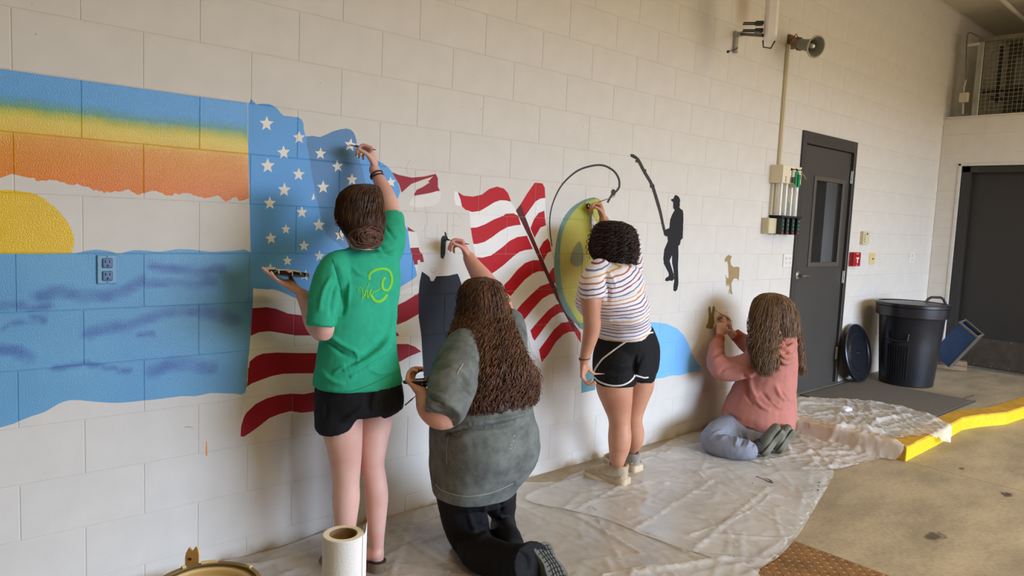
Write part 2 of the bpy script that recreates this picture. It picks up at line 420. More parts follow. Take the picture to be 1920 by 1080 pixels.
for c in [(500, 232, 15, .05), (561, 258, 13, .0), (532, 286, 14, -.05), (502, 311, 15, .0), (560, 327, 13, .05), (601, 288, 12, .05), (633, 312, 12, -.1), (657, 272, 13, .15), (660, 337, 12, .0), (606, 351, 13, .0), (733, 342, 11, -.1), (533, 356, 14, .05), (506, 381, 13, .0), (566, 398, 12, .0), (640, 372, 11, .0), (536, 430, 10, .0), (598, 422, 13, .0), (508, 447, 12, -.1), (570, 461, 11, .0), (599, 480, 11, .0), (638, 441, 12, .1), (539, 489, 10, .0), (507, 505, 12, .0), (572, 516, 11, .2), (673, 290, 7, .1), (705, 360, 10, 0)]:
    S('star', star(*c), False)
# lower left part of the first flag
S('white', [(475, 541), (510, 543), (532, 550), (556, 562), (600, 577), (640, 580), (700, 575), (735, 553), (760, 542), (784, 533), (788, 560), (790, 640), (792, 700), (760, 720), (700, 735), (592, 735), (592, 772), (530, 776), (500, 787), (460, 817), (450, 818), (452, 790), (462, 725), (468, 650), (473, 590)], False)
S('red', [(473, 578), (500, 576), (518, 579), (540, 588), (565, 591), (600, 600), (670, 600), (735, 577), (760, 565), (786, 549), (788, 587), (762, 602), (735, 613), (670, 642), (620, 640), (583, 629), (555, 629), (530, 625), (505, 621), (485, 623), (470, 630)], False)
S('red', [(468, 678), (480, 668), (493, 663), (520, 661), (560, 662), (600, 662), (680, 650), (745, 645), (765, 645), (778, 650), (790, 659), (768, 668), (750, 678), (680, 700), (590, 700), (560, 700), (530, 701), (510, 705), (490, 712), (472, 719), (462, 726)], False)
S('red', [(451, 818), (452, 800), (457, 783), (462, 774), (480, 757), (500, 747), (520, 741), (545, 738), (570, 739), (600, 733), (640, 728), (640, 760), (592, 771), (565, 774), (545, 771), (525, 776), (505, 784), (485, 800), (468, 812), (457, 819)], False)
S('red', [(735, 613), (749, 629), (736, 632)], False)
S('red', [(735, 323), (748, 328), (772, 333), (795, 331), (817, 326), (821, 334), (821, 350), (825, 358), (800, 363), (776, 367), (781, 356), (792, 351), (806, 342), (802, 341), (812, 331), (790, 338), (771, 345), (753, 361), (748, 345)], False)
S('white', [(777, 369), (800, 364), (825, 358), (825, 374), (817, 383), (800, 388), (780, 389), (768, 384), (770, 376)], True)
S('red', [(764, 425), (779, 435), (765, 433)], False)
S('white', [(765, 433), (781, 436), (787, 464), (769, 466)], False)
S('red', [(769, 465), (785, 464), (787, 472), (792, 476), (795, 491), (789, 492), (787, 487), (783, 488), (783, 496), (777, 496)], False)
S('white', [(777, 497), (783, 497), (782, 510)], False)
# second, larger flag
S('white2', z7([(35, 162), (50, 165), (65, 188), (115, 192), (160, 190), (210, 156), (255, 138), (290, 148), (312, 172), (328, 217), (355, 262), (385, 330), (440, 450), (505, 575), (590, 730), (655, 845), (640, 895), (590, 905), (550, 955), (515, 1010), (485, 1050), (440, 1000), (400, 850), (330, 740), (200, 640), (160, 560), (145, 505), (130, 430), (118, 350), (112, 270), (95, 262), (70, 240), (40, 235), (32, 200)]), False)
RR = [[(50, 165), (80, 185), (130, 190), (175, 180), (215, 150), (255, 138), (290, 148), (312, 172), (328, 217), (300, 210), (270, 209), (240, 220), (200, 245), (165, 265), (125, 270), (90, 258), (72, 240), (65, 205)],
      [(118, 352), (150, 350), (190, 335), (240, 308), (285, 291), (300, 279), (340, 277), (365, 290), (378, 336), (345, 340), (310, 348), (270, 370), (230, 400), (190, 425), (150, 436), (132, 436), (125, 400)],
      [(145, 505), (180, 507), (225, 495), (280, 455), (320, 420), (360, 400), (410, 393), (440, 462), (400, 468), (370, 478), (340, 500), (290, 545), (250, 575), (215, 597), (180, 560), (160, 535)],
      [(290, 650), (320, 620), (360, 570), (400, 535), (440, 520), (478, 520), (505, 578), (470, 578), (440, 590), (400, 620), (360, 665), (325, 707), (300, 690)],
      [(357, 780), (380, 750), (430, 700), (480, 655), (530, 638), (550, 640), (570, 690), (530, 697), (490, 720), (440, 775), (395, 830), (375, 815)],
      [(428, 885), (470, 835), (520, 780), (560, 750), (600, 742), (612, 790), (580, 792), (540, 820), (500, 870), (450, 938), (438, 920)],
      [(473, 985), (510, 935), (550, 880), (590, 845), (630, 838), (655, 860), (662, 890), (630, 893), (600, 905), (560, 945), (520, 1010), (487, 1050), (480, 1025)]]
for r_ in RR: S('red2', z7(r_), False)
S('white2', z7([(378, 228), (450, 120), (490, 122), (505, 150), (505, 200), (508, 340), (525, 410), (537, 480), (560, 555), (575, 610), (610, 700), (612, 745), (657, 850), (640, 850), (600, 745), (520, 580), (430, 370), (400, 290)]), False)
for r_ in [[(378, 228), (410, 175), (450, 118), (490, 121), (503, 145), (505, 197), (480, 200), (455, 215), (430, 250), (400, 292)],
           [(428, 355), (445, 310), (470, 275), (500, 263), (508, 340), (480, 350), (460, 385), (450, 405)],
           [(473, 463), (495, 425), (518, 407), (530, 430), (537, 475), (520, 480), (505, 505), (497, 525)],
           [(525, 590), (540, 565), (555, 553), (565, 580), (572, 612), (555, 640), (545, 642)],
           [(577, 705), (590, 688), (603, 700), (612, 745), (598, 748)],
           [(628, 798), (645, 818), (659, 850), (645, 842)]]: S('red2', z7(r_), False)
S('maroon', z7([(352, 262), (378, 228), (400, 290), (430, 370), (455, 430), (490, 510), (520, 580), (560, 660), (600, 745), (640, 830), (690, 900), (690, 950), (650, 880), (600, 790), (560, 715), (545, 680), (500, 580), (460, 490), (420, 400), (385, 330)]), False)
S('red2', z7([(655, 862), (690, 905), (688, 948), (662, 905)]), False)
# soldier's cross shapes: dark torso and the freshly painted bar
S('navy', [(791, 509), (797, 513), (805, 519), (808, 527), (813, 527), (818, 518), (840, 517), (858, 513), (862, 522), (865, 532), (863, 570), (861, 620), (852, 680), (847, 726), (797, 726), (794, 700), (790, 630), (785, 595), (785, 550), (787, 528)], False)
S('black', [(827, 447), (830, 442), (834, 442), (833, 434), (836, 436), (840, 447), (836, 455), (835, 476), (831, 486), (826, 483), (826, 465)], False)
for q_ in [[(797, 420), (797, 447)], [(820, 420), (820, 447)], [(797, 447), (820, 447)], [(850, 418), (850, 440)], [(846, 422), (862, 424)], [(796, 386), (801, 408), (799, 425), (790, 436)], [(851, 418), (851, 398), (866, 410)]]:
    S('pencil', stroke(q_, .32), False)
def circ(x, y, r, n=14, sx=1): return [(x+r*sx*math.cos(2*PI*k/n), y+r*math.sin(2*PI*k/n)) for k in range(n)]
S('pencil', circ(812, 507, 5.5), False); S('wallc', circ(812, 507, 4.7), False); S('pencil', circ(812, 509, 2.6), False); S('wallc', circ(812, 509, 1.9), False)
S('pencil', stroke([(770, 300), (762, 312), (765, 325)], .4), False)
# fish and line
S('fteal', [(1120, 372), (1100, 373), (1085, 380), (1070, 391), (1056, 410), (1046, 438), (1040, 475), (1039, 510), (1044, 545), (1052, 568), (1062, 588), (1076, 603), (1092, 618), (1100, 600), (1120, 560), (1130, 400)], True)
S('fish', [(1122, 374), (1108, 376), (1096, 379), (1084, 388), (1071, 403), (1059, 425), (1052, 452), (1050, 490), (1053, 530), (1060, 560), (1072, 583), (1088, 606), (1110, 590), (1130, 560), (1130, 400)], True)
S('wallw', [(1110, 402), (1118, 418), (1124, 440), (1112, 436), (1109, 420)], False)
S('fteal', stroke([(1111, 396), (1108, 410), (1109, 425)], 1.2), False)
S('pit', zq(840, 280, 4, [(988, 690), (960, 715), (935, 760), (918, 810), (918, 845), (935, 868), (965, 882), (995, 872), (1012, 845), (1015, 790), (1008, 740)]), True)
S('black', circ(1103, 386.5, 5.4, 14, .8), True, 2); S('star', circ(1103.5, 386, 2.6, 10, .55), False)
S('rod', stroke([(1035, 462), (1031, 430), (1032, 400), (1040, 372), (1055, 345), (1080, 322), (1105, 312), (1130, 310), (1150, 320), (1160, 335), (1161, 350), (1156, 358), (1147, 366), (1139, 380)], [1, 1.3, 1.8, 2, 2, 2]), False)
S('rod', circ(1150, 361, 6.5, 10, .7), True, 2)
S('rod', stroke([(1183, 291), (1195, 298), (1208, 322), (1222, 346), (1230, 370), (1238, 398), (1245, 430), (1250, 442)], [2.5, 3.2, 3, 3.2, 2.6, 2.8]), False)
S('rod', [(1181, 289), (1188, 289), (1196, 296), (1190, 298), (1183, 294)], False)
for b_ in [(1194, 302, 3.2), (1209, 320, 3.2), (1223, 349, 4.6), (1234, 384, 3.4)]: S('rod', circ(b_[0], b_[1], b_[2], 9), False)
S('black', zq(840, 280, 4, [(1700, 345), (1712, 343), (1728, 352), (1740, 372), (1742, 390), (1738, 402), (1740, 420), (1735, 432), (1745, 447), (1760, 456), (1765, 480), (1766, 520), (1763, 600), (1760, 668), (1746, 680), (1740, 715), (1727, 725), (1729, 790), (1725, 880), (1728, 985), (1728, 1010), (1720, 1050), (1706, 1067), (1690, 1060), (1690, 1030), (1697, 985), (1690, 900), (1680, 850), (1680, 795), (1672, 812), (1662, 835), (1675, 880), (1695, 945), (1695, 975), (1680, 988), (1668, 984), (1640, 990), (1628, 985), (1630, 968), (1655, 950), (1655, 930), (1640, 900), (1620, 860), (1614, 820), (1622, 750), (1648, 690), (1645, 655), (1625, 648), (1616, 632), (1620, 612), (1640, 598), (1660, 590), (1665, 530), (1680, 490), (1700, 455), (1688, 440), (1688, 395), (1675, 387), (1672, 374), (1690, 370)]), False)
S('deer', zq(1200, 450, 8, [(1265, 300), (1285, 260), (1310, 235), (1340, 220), (1355, 245), (1382, 235), (1365, 275), (1355, 310), (1365, 370), (1400, 405), (1470, 400), (1495, 420), (1490, 500), (1480, 620), (1465, 590), (1440, 575), (1405, 580), (1385, 620), (1370, 660), (1375, 740), (1387, 815), (1362, 815), (1345, 770), (1335, 812), (1325, 800), (1342, 720), (1335, 620), (1330, 570), (1325, 470), (1320, 380), (1308, 320), (1280, 335)]), False)
S('deer', zq(1200, 450, 8, [(1280, 520), (1288, 525), (1298, 560), (1335, 580), (1338, 660), (1326, 712), (1320, 660), (1308, 705), (1300, 660), (1286, 712), (1290, 600)]), False)
S('bunny', zq(1300, 540, 8, [(240, 275), (258, 280), (265, 350), (270, 385), (283, 330), (288, 285), (310, 268), (328, 300), (320, 350), (310, 410), (315, 470), (318, 520), (300, 560), (290, 605), (250, 612), (210, 608), (188, 590), (195, 560), (215, 530), (225, 460), (232, 420), (225, 350), (226, 295)]), False)
S('teal', [(1090, 690), (1116, 700), (1116, 731), (1090, 737)], False)
S('hill', [(1118, 640), (1180, 610), (1226, 604), (1250, 607), (1270, 616), (1282, 628), (1291, 645), (1298, 665), (1306, 678), (1313, 685), (1313, 697), (1295, 698), (1275, 704), (1260, 704), (1240, 709), (1216, 712), (1160, 720), (1118, 715)], False)
S('orange', stroke([(387, 828), (387, 843), (387.5, 855)], [.8, 1.6, 1.4]), False)
S('pencil', stroke([(345, 801), (354, 800.5), (362, 802)], [.4, 1.2, .5]), False)
for d_ in [(67, 64, 2), (60, 6, 1.6), (601, 155, 1.3), (902, 205, 1.3), (866, 200, 1), (1093, 238, 1.1), (1120, 240, 1.1)]: S('pencil', circ(d_[0], d_[1], d_[2], 6), False)

S('star', [(588, 362), (591, 373), (584, 375)], False)
def _rag(poly):                                # ragged lower brush edge of the sunset, straight top along the bed joint
    out = []; rg = np.random.default_rng(2)
    for i, (x, z) in enumerate(poly):
        x2, z2 = poly[(i+1) % len(poly)]
        if z > ZE+2.5*BH and z2 > ZE+2.5*BH: out.append((x, ZE+3*BH-.0012)); continue
        out.append((x, z))
        if z < ZE+1.3*BH and z2 < ZE+1.3*BH:
            n_ = max(1, int(abs(x2-x)/.008))
            for k in range(1, n_): t = k/n_; out.append((x+(x2-x)*t, z+(z2-z)*t+rg.normal(0, .0028)))
    return out
SH = [(c, _rag(q)) if c == 'sky' else (c, q) for c, q in SH]
PAINT = dict(sun=(230, 188, 30, 1), blue=(94, 158, 216, .35), blue2=(84, 130, 174, .4), star=(236, 228, 214, .2), white=(226, 221, 213, .05), white2=(236, 234, 229, .05),
             red=(150, 12, 32, .15), red2=(184, 6, 20, .1), maroon=(88, 20, 20, .1), navy=(17, 20, 30, .0), black=(22, 22, 25, .0), pencil=(176, 171, 162, 0), wallc=WALLC+(0,), wallw=(232, 229, 224, 0),
             fteal=(106, 138, 126, .3), pit=(110, 112, 72, .3), rod=(52, 48, 44, .2), deer=(160, 134, 92, .2), bunny=(122, 104, 66, .5), teal=(98, 146, 156, .3), hill=(126, 190, 248, .3), orange=(232, 150, 70, .2), bare=WALLC+(0,))
SWOOSH = [([(75, 555), (110, 545), (150, 555), (200, 555), (235, 545), (265, 527)], 10), ([(275, 532), (330, 530), (370, 533), (400, 528)], 7), ([(285, 500), (330, 505), (380, 510), (420, 502)], 7),
          ([(0, 573), (30, 570), (60, 578), (95, 572)], 6), ([(-80, 590), (-20, 575), (0, 573)], 9), ([(165, 625), (200, 615), (235, 612), (270, 600), (300, 588), (340, 582), (366, 584)], 9), ([(380, 583), (410, 590), (440, 600)], 11),
          ([(260, 627), (285, 626)], 5), ([(65, 597), (85, 600)], 5), ([(-60, 650), (0, 655), (30, 658), (52, 668)], 10), ([(285, 697), (320, 682), (360, 684), (395, 690)], 11), ([(100, 690), (160, 681), (240, 696)], 4), ([(0, 618), (10, 612), (60, 600)], 3)]
SW = []
for pts, w_ in SWOOSH:
    q = W(pts); SW.append((np.array(q), w_*mpp(PY(pts[0][0], pts[0][1], 0))))
def seg_d(P, a, b):
    ab = b-a; t = np.clip(((P-a)@ab)/(ab@ab+1e-12), 0, 1); return np.hypot(*(P-(a+t[:, None]*ab)).T)
def n2(x, z, s, o=0): return np.array([noise.noise(Vector((a*s, b*s, o))) for a, b in zip(x, z)])
def paint_color(cls, P):
    """linear rgba for points P (x,z) of one class"""
    if cls == 'sky':
        t = (ZE+3*BH-P[:, 1])/BH + .06*n2(P[:, 0], P[:, 1], 3.0)+.03*n2(P[:, 0], P[:, 1], 14.0)
        ts = [0, .42, .54, .62, .70, .82, 1.0, 1.06, 1.3, 2.0]
        cs = np.array([lin(c) for c in [(100, 164, 220), (98, 162, 216), (98, 156, 160), (120, 162, 100), (196, 188, 72), (226, 198, 84), (224, 186, 74), (224, 156, 58), (222, 142, 34), (222, 116, 12)]])
        return np.stack([np.interp(t, ts, cs[:, k]) for k in range(3)]+[np.full(len(P), .9)], 1)
    if cls == 'ocean':
        d = np.zeros(len(P))
        for q, w_ in SW:
            for a, b in zip(q[:-1], q[1:]): d = np.maximum(d, np.clip(1.6-seg_d(P, a, b)/w_, 0, 1))
        d = np.clip(d*(.8+.5*n2(P[:, 0], P[:, 1], 18.0)), 0, 1)[:, None]
        g = (.5+.5*n2(P[:, 0], P[:, 1], 4.0))[:, None]
        base = np.array(lin((96, 150, 192)))*(1-g)+np.array(lin((112, 168, 200)))*g
        c = base*(1-d)+np.array(lin((78, 114, 168)))*d
        return np.hstack([c, np.full((len(P), 1), .7)])
    if cls == 'fish':
        cx, cz = W([(1080, 500)])[0]
        t = np.clip(1.15-np.hypot((P[:, 0]-cx)/.2, (P[:, 1]-cz)/.32), 0, 1)[:, None]
        c = np.array(lin((176, 176, 78)))*(1-t)+np.array(lin((166, 140, 34)))*t
        return np.hstack([c, np.full((len(P), 1), .3)])
    c = PAINT[cls]; return np.tile(np.array(lin(c[:3])+(c[3],)), (len(P), 1))
def inside(P, poly):
    q = np.array(poly); r = np.zeros(len(P), bool)
    ok = (P[:, 0] >= q[:, 0].min()) & (P[:, 0] <= q[:, 0].max()) & (P[:, 1] >= q[:, 1].min()) & (P[:, 1] <= q[:, 1].max())
    idx = np.nonzero(ok)[0]
    if not len(idx): return r
    X = P[idx, 0]; Y = P[idx, 1]; c = np.zeros(len(idx), bool); j = len(q)-1
    for i in range(len(q)):
        yi, yj = q[i, 1], q[j, 1]
        if yi != yj:
            m = ((yi > Y) != (yj > Y)) & (X < (q[j, 0]-q[i, 0])*(Y-yi)/(yj-yi)+q[i, 0]); c ^= m
        j = i
    r[idx] = c; return r

# every block of the wall: (x0, x1, z0, z1)
INS = 0.0032
blocks = []
for r in range(-7, 13):
    z0, z1 = ZE+r*BH, ZE+(r+1)*BH
    if r == -7: z0 = -0.02
    if z0 > CEIL: break
    z1 = min(z1, CEIL+.02)
    off = JX if r % 2 == 0 else 0.0
    for k in range(-10, 28):
        x0, x1 = off+k*BW, off+(k+1)*BW
        xmax = X_R if z0 < 2.7 else 10.6
        if x0 > xmax: continue
        x1 = min(x1, xmax)
        if z0 < D1[3]-.01:
            if x0 >= D1[0] and x1 <= D1[1]: continue
            if x0 < D1[0] < x1: x1 = D1[0]
            if x0 < D1[1] < x1: x0 = D1[1]
            if x0 >= D1[0]-1e-6 and x1 <= D1[1]+1e-6: continue
        if x1-x0 < .02: continue
        blocks.append((x0, x1, z0, z1))
MR = (-1.05, 4.9, -0.02, ZE+5*BH)             # mural region handled by the triangulation
def inmr(b): return b[0] > MR[0]-.3 and b[1] < MR[1]+.15 and b[3] <= MR[3]+.01
wall = thing('wall_back', 'long wall of cream painted concrete blocks carrying the flag mural', None, (0, 0, 0), kind='structure')

def run_cdt(bl):
    vs, es = [], []
    def addpoly(p):
        n0 = len(vs); vs.extend([Vector(q) for q in p]); n = len(p)
        es.extend([(n0+i, n0+(i+1) % n) for i in range(n)])
    X0 = min(b[0] for b in bl); X1 = max(b[1] for b in bl); Z0 = min(b[2] for b in bl); Z1 = max(b[3] for b in bl)
    addpoly([(X0, Z0), (X1, Z0), (X1, Z1), (X0, Z1)])
    for b in bl:
        cs = [(b[0]+INS, b[2]+INS), (b[1]-INS, b[2]+INS), (b[1]-INS, b[3]-INS), (b[0]+INS, b[3]-INS)]
        if b[0] < 1.05 and .35 < b[2] < 1.95:
            q = []
            for a_, c_ in zip(cs, cs[1:]+cs[:1]):
                k_ = max(1, int(math.dist(a_, c_)/.02)); q += [(a_[0]+(c_[0]-a_[0])*t/k_, a_[1]+(c_[1]-a_[1])*t/k_) for t in range(k_)]
            cs = q
        addpoly(cs)
    for cls, poly in SH:
        q = np.array(poly)
        if q[:, 0].max() < X0 or q[:, 0].min() > X1 or q[:, 1].min() > Z1: continue
        addpoly([(min(max(x, X0+1e-4), X1-1e-4), min(max(z, Z0+1e-4), Z1-1e-4)) for x, z in poly])
    for cls, st in (('sky', .02), ('ocean', .017), ('fish', .03)):
        poly = [p for c, p in SH if c == cls][0]; q = np.array(poly)
        gx = np.arange(max(q[:, 0].min(), X0)+st*.37, q[:, 0].max(), st); gz = np.arange(q[:, 1].min()+st*.41, q[:, 1].max(), st)
        G = np.array([(x, z) for x in gx for z in gz]); G = G+RNG.uniform(-.2, .2, G.shape)*st
        G = G[inside(G, poly)]; vs.extend([Vector(g) for g in G])
    r = delaunay_2d_cdt(vs, es, [], 0, 1e-5)
    return np.array([tuple(v) for v in r[0]]), np.array([f for f in r[2] if len(f) == 3])
mb_blocks = [b for b in blocks if inmr(b)]
V2, T2 = run_cdt(mb_blocks)
cen = V2[T2].mean(1)
cls_id = np.zeros(len(T2), int); names = ['bare']
for cls, poly in SH:
    if cls not in names: names.append(cls)
    cls_id[inside(cen, poly)] = names.index(cls)
# which block holds each triangle
blk = np.full(len(T2), -1)
for i, b in enumerate(mb_blocks):
    m = (cen[:, 0] > b[0]+INS) & (cen[:, 0] < b[1]-INS) & (cen[:, 1] > b[2]+INS) & (cen[:, 1] < b[3]-INS); blk[m] = i
def tri_colors(tri, cid, mortar=False):
    P = V2[tri].reshape(-1, 2); out = np.zeros((len(P), 4)); cc = np.repeat(cid, 3)
    for k in np.unique(cid):
        m = cc == k; c = paint_color(names[k], P[m])
        if mortar:
            n = names[k]
            if n == 'sky':
                t = (ZE+3*BH-P[m][:, 1])/BH; w_ = np.clip((t-.6)*5, 0, 1)[:, None]
                c[:, :3] = c[:, :3]*(1-w_)*.9+np.array(lin((214, 150, 20)))*w_*.95
            elif n in ('black', 'navy'): c[:, :3] = c[:, :3]*.9+np.array(lin(WALLC))*.07
            elif n in ('red2', 'maroon', 'red'): c[:, :3] = c[:, :3]*.45+np.array(lin(WALLC))*.55*.9
        out[m] = c
    return out
def mural_mesh(name, V, F, cols, parent, loc=None):
    """F tris/quads; cols per corner"""
    me = bpy.data.meshes.new(name); me.from_pydata(V, [], F); me.update()
    at = me.color_attributes.new('Col', 'FLOAT_COLOR', 'CORNER'); at.data.foreach_set('color', np.asarray(cols, np.float32).ravel())
    me.materials.append(M_MURAL)
    o = bpy.data.objects.new(name, me); COL.objects.link(o); o.parent = parent; ORG[o.name] = worg(parent); return o
DY, OUT = 0.0021, 0.0024
plain_cache = {}
def plain_block(b, parent, name='block'):
    w_, h_ = round(b[1]-b[0], 3), round(b[3]-b[2], 3)
    if (w_, h_) not in plain_cache:
        i = INS; o = i-OUT
        V = [(i, 0, i), (w_-i, 0, i), (w_-i, 0, h_-i), (i, 0, h_-i), (o, DY, o), (w_-o, DY, o), (w_-o, DY, h_-o), (o, DY, h_-o)]
        F = [(0, 1, 2, 3), (4, 5, 1, 0), (5, 6, 2, 1), (6, 7, 3, 2), (7, 4, 0, 3)]
        me = bpy.data.meshes.new('block'); me.from_pydata(V, [], F); me.update(); me.materials.append(M_WALL); plain_cache[(w_, h_)] = me
    o = bpy.data.objects.new(name, plain_cache[(w_, h_)]); COL.objects.link(o); o.parent = parent; o.location = (b[0], 0, b[2]); return o
def px_area(b):
    c = np.array([(b[0], 0, b[2]), (b[1], 0, b[2]), (b[1], 0, b[3]), (b[0], 0, b[3])])
    if ((c-CAM)@FWD).min() < .2: return 0
    p = topix(c); p[:, 0] = np.clip(p[:, 0], 0, 1920); p[:, 1] = np.clip(p[:, 1], 0, 1080)
    x, y = p.T; return abs(np.dot(x, np.roll(y, 1))-np.dot(y, np.roll(x, 1)))/2
order = sorted(range(len(blocks)), key=lambda i: -px_area(blocks[i]))
single = set(order[:298])
bidx = {b: i for i, b in enumerate(mb_blocks)}
rest = MB()
for i, b in enumerate(blocks):
    if b in bidx:
        k = bidx[b]; sel = np.nonzero(blk == k)[0]
        if len(sel) and cls_id[sel].any():
            tri = T2[sel]; cid = cls_id[sel]; cols = tri_colors(tri, cid)
            used = np.unique(tri); mp = {u: n for n, u in enumerate(used)}
            V = [(V2[u][0], 0.0, V2[u][1]) for u in used]; F = [[mp[a] for a in t] for t in tri]
            F = [f if (np.cross(np.array(V[f[1]])-V[f[0]], np.array(V[f[2]])-V[f[0]])[1] < 0) else f for f in F]
            # skirt
            cnt = {}
            for t, cidx in zip(F, range(len(F))):
                for q in range(3):
                    e_ = (t[q], t[(q+1) % 3]); cnt.setdefault(tuple(sorted(e_)), []).append((e_, cidx, q))
            lo = {}
            def low(u):
                if u not in lo:
                    x, _, z = V[u]; e9 = 2e-4
                    if abs(x-(b[0]+INS)) < e9: x -= OUT
                    if abs(x-(b[1]-INS)) < e9: x += OUT
                    if abs(z-(b[2]+INS)) < e9: z -= OUT
                    if abs(z-(b[3]-INS)) < e9: z += OUT
                    lo[u] = len(V); V.append((x, DY, z))
                return lo[u]
            C = list(cols)
            for key, l in cnt.items():
                if len(l) == 1:
                    (a, c_), ti, q = l[0]; la, lc = low(a), low(c_)
                    F.append([c_, a, la, lc]); ca, cc_ = cols[ti*3+q], cols[ti*3+(q+1) % 3]; C += [cc_, ca, ca, cc_]
            mural_mesh('block', V, F, C, wall); continue
    if i in single: plain_block(b, wall)
    else:
        x0, x1, z0, z1 = b; s_ = INS; o_ = INS-OUT
        rest.add([(x0+s_, 0, z0+s_), (x1-s_, 0, z0+s_), (x1-s_, 0, z1-s_), (x0+s_, 0, z1-s_), (x0+o_, DY, z0+o_), (x1-o_, DY, z0+o_), (x1-o_, DY, z1-o_), (x0+o_, DY, z1-o_)],
                 [(0, 1, 2, 3), (4, 5, 1, 0), (5, 6, 2, 1), (6, 7, 3, 2), (7, 4, 0, 3)])
tag(rest.build('far_blocks', M_WALL, wall), kind='stuff')
# joints: painted ones from the triangulation, plain ones as strips behind the blocks
sel = np.nonzero(blk < 0)[0]
tri = T2[sel]; cols = tri_colors(tri, cls_id[sel], True)
mural_mesh('joint', [(v[0], DY, v[1]) for v in V2], [list(t) for t in tri], cols, wall)
X0m = min(b[0] for b in mb_blocks); X1m = max(b[1] for b in mb_blocks)
jm = MB()
def rect(x0, x1, z0, z1, y=DY): jm.add([(x0, y, z0), (x1, y, z0), (x1, y, z1), (x0, y, z1)], [(0, 1, 2, 3)])
rect(-4.05, X0m, -.02, MR[3]); rect(-4.05, 10.6, MR[3], CEIL); rect(X1m, D1[0], -.02, MR[3], DY+.0004)
rect(D1[1], X_R+.1, -.02, MR[3]); rect(X0m, X1m, -.02, MR[3], DY+.0012)
M_JOINT = M('joint_paint', (206, 199, 188), .5, var=.03)
jm.build('bed_joint', M_JOINT, wall)
bk = MB(); bk.box((.712, .13, CEIL/2), (9.424, .22, CEIL)); bk.box((8.52, .13, CEIL/2), (4.16, .22, CEIL)); bk.box((5.93, .13, (D1[3]+CEIL)/2), (1.2, .22, CEIL-D1[3])); bk.box((5.93, .2, .03), (1.1, .3, .1))
bk.build('wall_core', M_WALL, wall)

# ------------------------------------------------------------------ floor, slab, right wall, ceiling
STAINS = [(3.58, -1.80, .085, .8), (4.62, -1.85, .06, .9), (4.93, -1.52, .035, .8), (4.05, -2.2, .12, .35), (3.0, -2.0, .1, .3)]
M_CONC = mat_concrete('concrete_floor', (178, 160, 130), STAINS)
M_SLAB = mat_concrete('concrete_slab', (170, 156, 132))
M_YEL = M('yellow_curb_paint', (224, 190, 18), .5, var=.1, vscale=30, bump=.3, bscale=60)
M_YELT = M('worn_ochre_paint', (196, 150, 40), .7, var=.2, vscale=14)
floor = thing('floor', 'stained grey brown concrete floor', None, kind='structure')
SX, SY, SH_ = 4.77, -1.23, 0.10
G = .004
for (x0, x1, y0, y1) in [(-4, SX-G, -8.2, 0.02), (SX+G, 10.5, -4.2+G, SY+.1), (SX+G, 10.5, -8.2, -4.2-G)]:
    b = MB(); b.box(((x0+x1)/2, (y0+y1)/2, -.05), (x1-x0, y1-y0, .1), bev=.003); b.build('concrete_panel', M_CONC, floor)
b = MB(); b.box((2.5, -4.1, -.12), (14, 8.6, .05)); b.build('sub_base', M('groove_dirt', (70, 62, 52), .9), floor)
# raised slab with a yellow painted curb running along its edge
slab = thing('sidewalk', 'raised concrete slab by the doors', None, kind='structure')
edge = [(SX, .02), (SX, SY+.03), (6.02, -1.15), (6.25, -1.20), (6.55, -1.31), (7.4, -1.38), (9.2, -1.46), (9.2, .02)]
b = MB(); b.prism([(x, y) for x, y in edge], -.02, SH_-.001); b.build('slab_top', M_SLAB, slab)
def curb(pts, wid, name, m, mt):
    V = []; F = []; Fm = []
    n = len(pts)
    for i, (x, y) in enumerate(pts):
        a = np.array(pts[max(i-1, 0)]); c = np.array(pts[min(i+1, n-1)]); d = c-a; d /= np.hypot(*d); nn = np.array([-d[1], d[0]])
        if i == 0: nn = np.array([0, 1.])*1
        p = np.array([x, y]); q = p+nn*wid
        V += [(x, y, 0), (x, y, SH_-.008), (p[0]+nn[0]*.008, p[1]+nn[1]*.008, SH_+.002), (q[0], q[1], SH_+.002), (q[0], q[1], SH_-.02)]
    for i in range(n-1):
        for k in range(4): F.append([i*5+k, (i+1)*5+k, (i+1)*5+k+1, i*5+k+1]); Fm.append(0 if k < 1 else 1)
    return mk(name, V, [f[::-1] for f in F], parent=slab, mats=[m, mt], fm=Fm)
def dens(pts, s=.12):
    o = []
    for a, c in zip(pts[:-1], pts[1:]):
        k = max(1, int(math.dist(a, c)/s))
        o += [(a[0]+(c[0]-a[0])*t/k, a[1]+(c[1]-a[1])*t/k) for t in range(k)]
    return o+[pts[-1]]
fr = [(SX-.006, SY-.006), (5.4, -1.225), (6.02, -1.196), (6.25, -1.25), (6.55, -1.356), (7.4, -1.426), (9.2, -1.506)]
curb(dens(fr), .15, 'curb_face', M_YEL, M_YELT)
b = MB(); b.box((SX-.004, (SY-.006)/2, SH_/2), (.012, -SY+.0, SH_-.004)); b.box((SX+.07, (SY-.006)/2, SH_), (.16, -SY+.0, .005)); b.build('curb_end', M_YELT, slab)
# groove in the slab by the curb
b = MB(); b.box((6.2, -.96, SH_+.0003), (1.7, .006, .0016), rz=-.02); b.build('saw_cut', M('saw_cut_dirt', (60, 54, 46), .9), slab)

